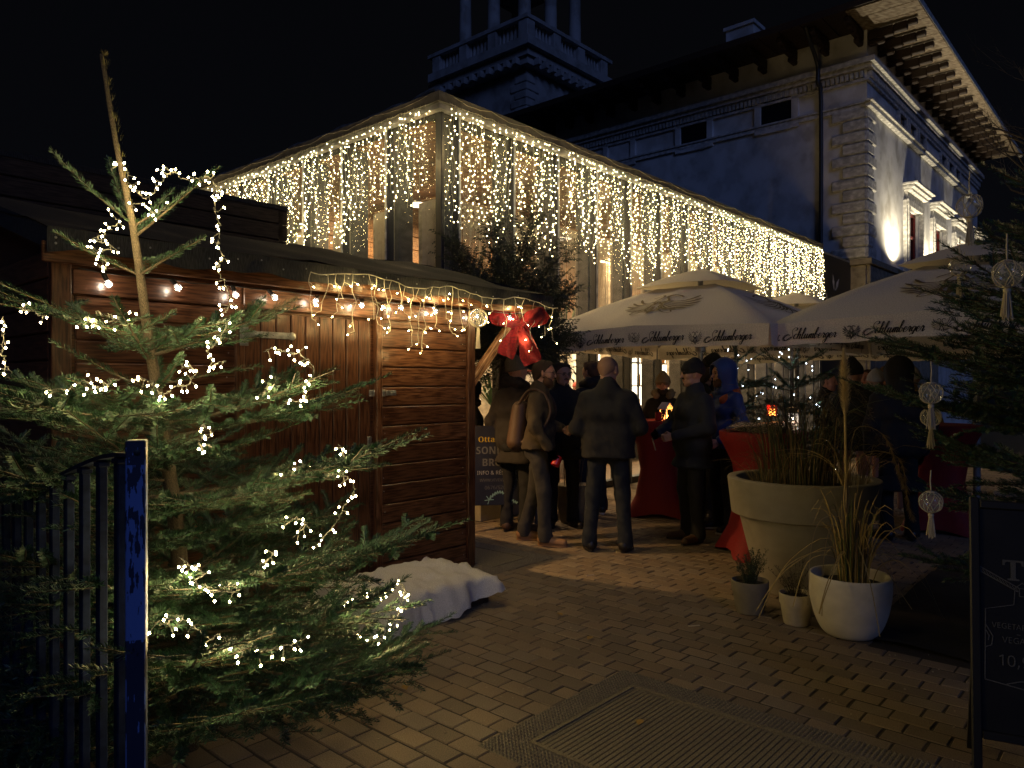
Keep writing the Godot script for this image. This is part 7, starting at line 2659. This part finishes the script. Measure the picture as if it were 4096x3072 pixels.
func people() -> void:
	rng.seed = 1
	head_kit()
	var sk := mat("skin", lin(0.36, 0.20, 0.14), 0.55)
	sk.vertex_color_use_as_albedo = true
	var sk2 := mat("skin_ruddy", lin(0.42, 0.20, 0.14), 0.55)
	sk2.vertex_color_use_as_albedo = true
	var dark := cloth("cloth_black", 0.012, 0.012, 0.013)
	var char := cloth("cloth_charcoal", 0.014, 0.014, 0.016)
	var olive := cloth("cloth_olive", 0.05, 0.035, 0.019)
	var greyt := cloth("cloth_grey", 0.035, 0.032, 0.031)
	var jeans := cloth("cloth_denim", 0.012, 0.017, 0.027)
	var navy := cloth("cloth_navy", 0.016, 0.02, 0.032)
	var blue := cloth("cloth_blue", 0.012, 0.045, 0.19, 0.6)
	var orange := cloth("cloth_orange", 0.42, 0.10, 0.02)
	var knit := cloth("knit_grey", 0.11, 0.105, 0.095)
	var knitl := cloth("knit_light", 0.42, 0.40, 0.37)
	var knitb := cloth("knit_brown", 0.20, 0.12, 0.07)
	var beige := cloth("cloth_beige", 0.30, 0.24, 0.17)
	var mustard := cloth("cloth_mustard", 0.38, 0.22, 0.03)
	var wool := cloth("cloth_dark_olive", 0.02, 0.016, 0.014)
	var brown := cloth("hair_brown", 0.045, 0.028, 0.018)
	var ginger := cloth("hair_ginger", 0.09, 0.045, 0.022)
	var tan := mat("leather_tan", lin(0.24, 0.13, 0.06), 0.6)
	var blk := mat("leather_black", lin(0.012, 0.011, 0.011), 0.45)
	var leather := mat("leather_brown", lin(0.06, 0.03, 0.015), 0.6)
	var Z := Vector3.ZERO
	# bearded man in the olive jacket, side on, mug in the lowered hand
	var p := person({"label": "bearded man with glasses in olive jacket, backpack on, holding red mug", "at": at_px(538, 7.45), "yaw": 1.35, "h": 1.83, "skin": sk, "coat": olive, "legs": greyt, "shoes": tan, "seed": 3, "hem": 0.93, "lean": Vector3(0, 0, 0.03), "nod": 0.06, "look": 0.1,
		"arms": [[Vector3(-0.29, 1.17, 0.02), Vector3(-0.28, 0.95, 0.16), 1], [Vector3(0.27, 1.2, 0.0), Vector3(0.16, 1.12, 0.22), 1]], "feet": [Vector3(-0.13, 0, 0.12), Vector3(0.11, 0, -0.14)], "toe": [-0.1, 0.2], "sole": tan, "gear": [["hair", brown], ["beard", ginger], ["glasses", M.black_plastic]]})
	var bp := MB.new()
	flesh(bp, [[Vector3(-0.05, 1.33, -0.17), Vector3(-0.07, 1.0, -0.2), 0.075, 0.09], [Vector3(0.05, 1.33, -0.17), Vector3(0.07, 1.0, -0.2), 0.075, 0.09], [Vector3(0, 1.3, -0.18), Vector3(0, 1.0, -0.22), 0.08, 0.095]], 0.018, 0.05)
	var pack := obj("backpack", bp, leather, p)
	var ss := MB.new()
	for s in [-1, 1]: ss.tube(curve([Vector3(s * 0.1, 1.36, -0.18), Vector3(s * 0.12, 1.51, -0.06), Vector3(s * 0.13, 1.47, 0.08), Vector3(s * 0.16, 1.3, 0.15), Vector3(s * 0.19, 1.1, 0.05), Vector3(s * 0.13, 1.0, -0.14)], 5), 0.016, 6)
	obj("strap", ss, leather, pack)
	var hand := p.global_transform * Vector3(-0.265, 0.86, 0.21)
	mug(hand + Vector3(-0.0, -0.07, 0.0), "red mug held low by the bearded man in olive jacket", Vector3(0.3, 1.2, -0.5))
	person({"label": "person in grey slouch beanie and dark hooded coat seen from behind", "at": at_px(516, 8.0), "yaw": 2.6, "h": 1.86, "skin": sk, "coat": wool, "legs": char, "shoes": leather, "seed": 4, "hem": 0.72, "puff": 1.08, "look": -0.5, "gear": [["slouch", knit], ["collar", wool]]})
	person({"label": "smiling man with glasses and moustache in black high collar coat", "at": at_px(562, 8.35), "yaw": 0.12, "h": 1.83, "wide": 1.12, "skin": sk, "coat": dark, "legs": dark, "shoes": blk, "seed": 5, "hem": 0.74, "collar": 0.06, "look": 0.35, "puff": 1.08, "nod": 0.08,
		"arms": [[Vector3(-0.32, 1.15, 0.0), Vector3(-0.24, 0.95, 0.14), 0], [Vector3(0.32, 1.15, 0.0), Vector3(0.26, 0.93, 0.14), 0]], "gear": [["hair", brown], ["moustache", brown], ["glasses", M.black_plastic]]})
	person({"label": "man in black jacket with dark collar half hidden behind the bald man", "at": at_px(592, 9.1), "yaw": -2.75, "h": 1.87, "skin": sk, "coat": dark, "legs": jeans, "shoes": blk, "seed": 6, "hem": 0.9, "puff": 1.1, "look": 0.4, "sole": M.trim, "gear": [["hair", ginger], ["collar", dark]]})
	person({"label": "bald broad man in black jacket standing with his back turned", "at": at_px(608, 7.1), "yaw": 2.95, "h": 1.86, "wide": 1.12, "skin": sk, "coat": char, "legs": jeans, "shoes": blk, "seed": 7, "hem": 0.86, "puff": 1.12, "look": -0.45, "nod": 0.12,
		"arms": [[Vector3(-0.30, 1.15, -0.03), Vector3(-0.22, 1.08, 0.2), 1], [Vector3(0.29, 1.13, -0.02), Vector3(0.16, 1.05, 0.2), 1]], "feet": [Vector3(-0.16, 0, 0.0), Vector3(0.17, 0, 0.0)], "gear": [["buzz", mat("stubble", lin(0.20, 0.115, 0.08), 0.8)]]})
	person({"label": "young man in brown beanie and beige hood behind the red table", "at": at_px(663, 10.05), "yaw": -0.25, "h": 1.70, "skin": sk2, "coat": dark, "legs": dark, "shoes": blk, "seed": 8, "gear": [["slouch", beige], ["cuff", knitb], ["beard", brown], ["collar", beige]]})
	p = person({"label": "man in black beanie and dark jacket in profile at the red table", "at": at_px(692, 7.55), "yaw": -1.25, "h": 1.82, "wide": 1.08, "skin": sk, "coat": navy, "legs": dark, "shoes": leather, "seed": 9, "hem": 0.74, "puff": 1.1, "look": -0.25, "lean": Vector3(0, 0, -0.02),
		"arms": [[Vector3(-0.30, 1.16, 0.05), Vector3(-0.16, 1.08, 0.30), 1], [Vector3(0.30, 1.15, 0.0), Vector3(0.14, 1.07, 0.28), 1]], "gear": [["beanie", dark], ["cuff", dark], ["moustache", brown]]})
	var tick := MB.new()
	tick.box(Vector3(-0.13, 0.97, 0.36), Vector3(0.02, 0.13, 0.004), Basis(Vector3.RIGHT, 0.3))
	var slip := obj("paper_slip", tick, M.trim, self, p.position)
	slip.transform = p.transform
	meta(slip, "white paper slip held by the man in black beanie", "paper")
	var badge := MB.new()
	badge.lathe([Vector2(0.001, 0.004), Vector2(0.016, 0.004), Vector2(0.016, 0.0)], 8, Vector3(-0.395, 1.28, 0.03), Basis(Vector3.FORWARD, -PI / 2))
	obj("sleeve_badge", badge, M.chalk_yellow, p)
	# man in the blue hood with orange lining
	p = person({"label": "man in bright blue hood and jacket with orange lining", "at": at_px(724, 8.1), "yaw": -1.2, "h": 1.83, "skin": sk, "coat": blue, "legs": dark, "shoes": blk, "seed": 10, "hem": 0.88, "puff": 1.1, "sole": M.trim, "look": -0.2,
		"arms": [[Vector3(-0.31, 1.15, 0.03), Vector3(-0.2, 1.0, 0.24), 0], [Vector3(0.31, 1.15, 0.0), Vector3(0.2, 0.98, 0.2), 0]], "gear": [["hood", blue], ["beard", ginger]]})
	var ln := MB.new()
	flesh(ln, [[Vector3(-0.12, 1.40, 0.1), Vector3(-0.15, 1.46, -0.04), 0.045, 0.05], [Vector3(-0.15, 1.46, -0.04), Vector3(-0.02, 1.5, -0.13), 0.05, 0.06], [Vector3(0.12, 1.40, 0.1), Vector3(0.15, 1.46, -0.04), 0.045, 0.05], [Vector3(0.15, 1.46, -0.04), Vector3(0.02, 1.5, -0.13), 0.05, 0.06], [Vector3(-0.12, 1.4, 0.1), Vector3(-0.06, 1.15, 0.15), 0.035, 0.02]], 0.014, 0.03)
	obj("hood_lining", ln, orange, p)
	person({"label": "person in black beanie close behind the blue hood", "at": at_px(713, 8.8), "yaw": -0.8, "h": 1.92, "skin": sk, "coat": dark, "legs": dark, "shoes": blk, "seed": 11, "look": -0.4, "gear": [["beanie", dark], ["cuff", dark]]})
	person({"label": "dark haired person in black coat behind the black beanie profile", "at": at_px(703, 8.7), "yaw": 2.4, "h": 1.80, "skin": sk, "coat": dark, "legs": dark, "shoes": blk, "seed": 12, "gear": [["hair", brown]]})
	# far right group, seen above the grasses
	person({"label": "grey haired man looking right beyond the pampas plume", "at": at_px(827, 10.2), "yaw": 0.9, "h": 1.74, "skin": sk2, "coat": dark, "legs": dark, "shoes": blk, "seed": 13, "bust": true, "gear": [["buzz", knit]]})
	person({"label": "person in large black beanie right behind the pampas plume", "at": at_px(853, 8.6), "yaw": 2.4, "h": 1.83, "skin": sk, "coat": char, "legs": dark, "shoes": blk, "seed": 14, "bust": true, "puff": 1.1, "gear": [["slouch", dark], ["cuff", dark]]})
	person({"label": "red haired person talking beside the pale beanie", "at": at_px(868, 10.6), "yaw": -0.9, "h": 1.80, "skin": sk2, "coat": dark, "legs": dark, "shoes": blk, "seed": 15, "bust": true, "gear": [["hair", ginger]]})
	person({"label": "person in pale grey beanie and grey coat with dark straps", "at": at_px(876, 9.4), "yaw": 2.9, "h": 1.75, "skin": sk, "coat": knit, "legs": dark, "shoes": blk, "seed": 16, "bust": true, "gear": [["beanie", knitl], ["cuff", knitl]]})
	person({"label": "person in tan beanie facing us between pale beanie and dark hood", "at": at_px(885, 11.2), "yaw": 0.1, "h": 1.82, "skin": sk2, "coat": dark, "legs": dark, "shoes": blk, "seed": 17, "bust": true, "gear": [["beanie", knitb], ["cuff", knitb]]})
	person({"label": "large figure in black hood and long dark coat seen from behind", "at": at_px(899, 7.6), "yaw": 3.1, "h": 1.83, "wide": 1.2, "skin": sk, "coat": dark, "legs": dark, "shoes": blk, "seed": 18, "hem": 0.5, "puff": 1.2, "gear": [["hood", dark]]})
	person({"label": "person in pale beanie and mustard jacket behind the dark hood", "at": at_px(911, 9.0), "yaw": 2.5, "h": 1.78, "skin": sk, "coat": mustard, "legs": dark, "shoes": blk, "seed": 19, "bust": true, "gear": [["beanie", knitl], ["cuff", knitl]]})
	person({"label": "dark figure with fur trimmed hood just beyond the hut corner", "at": at_px(471, 8.9), "yaw": 1.8, "h": 1.62, "skin": sk, "coat": dark, "legs": dark, "shoes": blk, "seed": 20, "hem": 0.6, "puff": 1.15, "gear": [["hood", dark], ["collar", wool]]})
	person({"label": "bearded man in pink cap sitting inside the pavilion", "at": S(PA + 4.75, -0.12, PC - 1.45), "yaw": -0.9, "h": 1.75, "skin": sk2, "coat": jeans, "legs": dark, "shoes": blk, "seed": 21, "bust": true, "gear": [["beanie", mat("cap_pink", lin(0.55, 0.13, 0.11), 0.8)], ["beard", knit]]})

func _ready() -> void:
	rng.seed = 20241207
	materials()
	camera_and_light()
	ground()
	hut()
	pavilion()
	villa()
	tower()
	light_curtains()
	hut_lights()
	trees()
	tree_lights()
	parasols()
	gate()
	fleece()
	bow()
	tables()
	chalkboards()
	ornaments()
	pots()
	people()
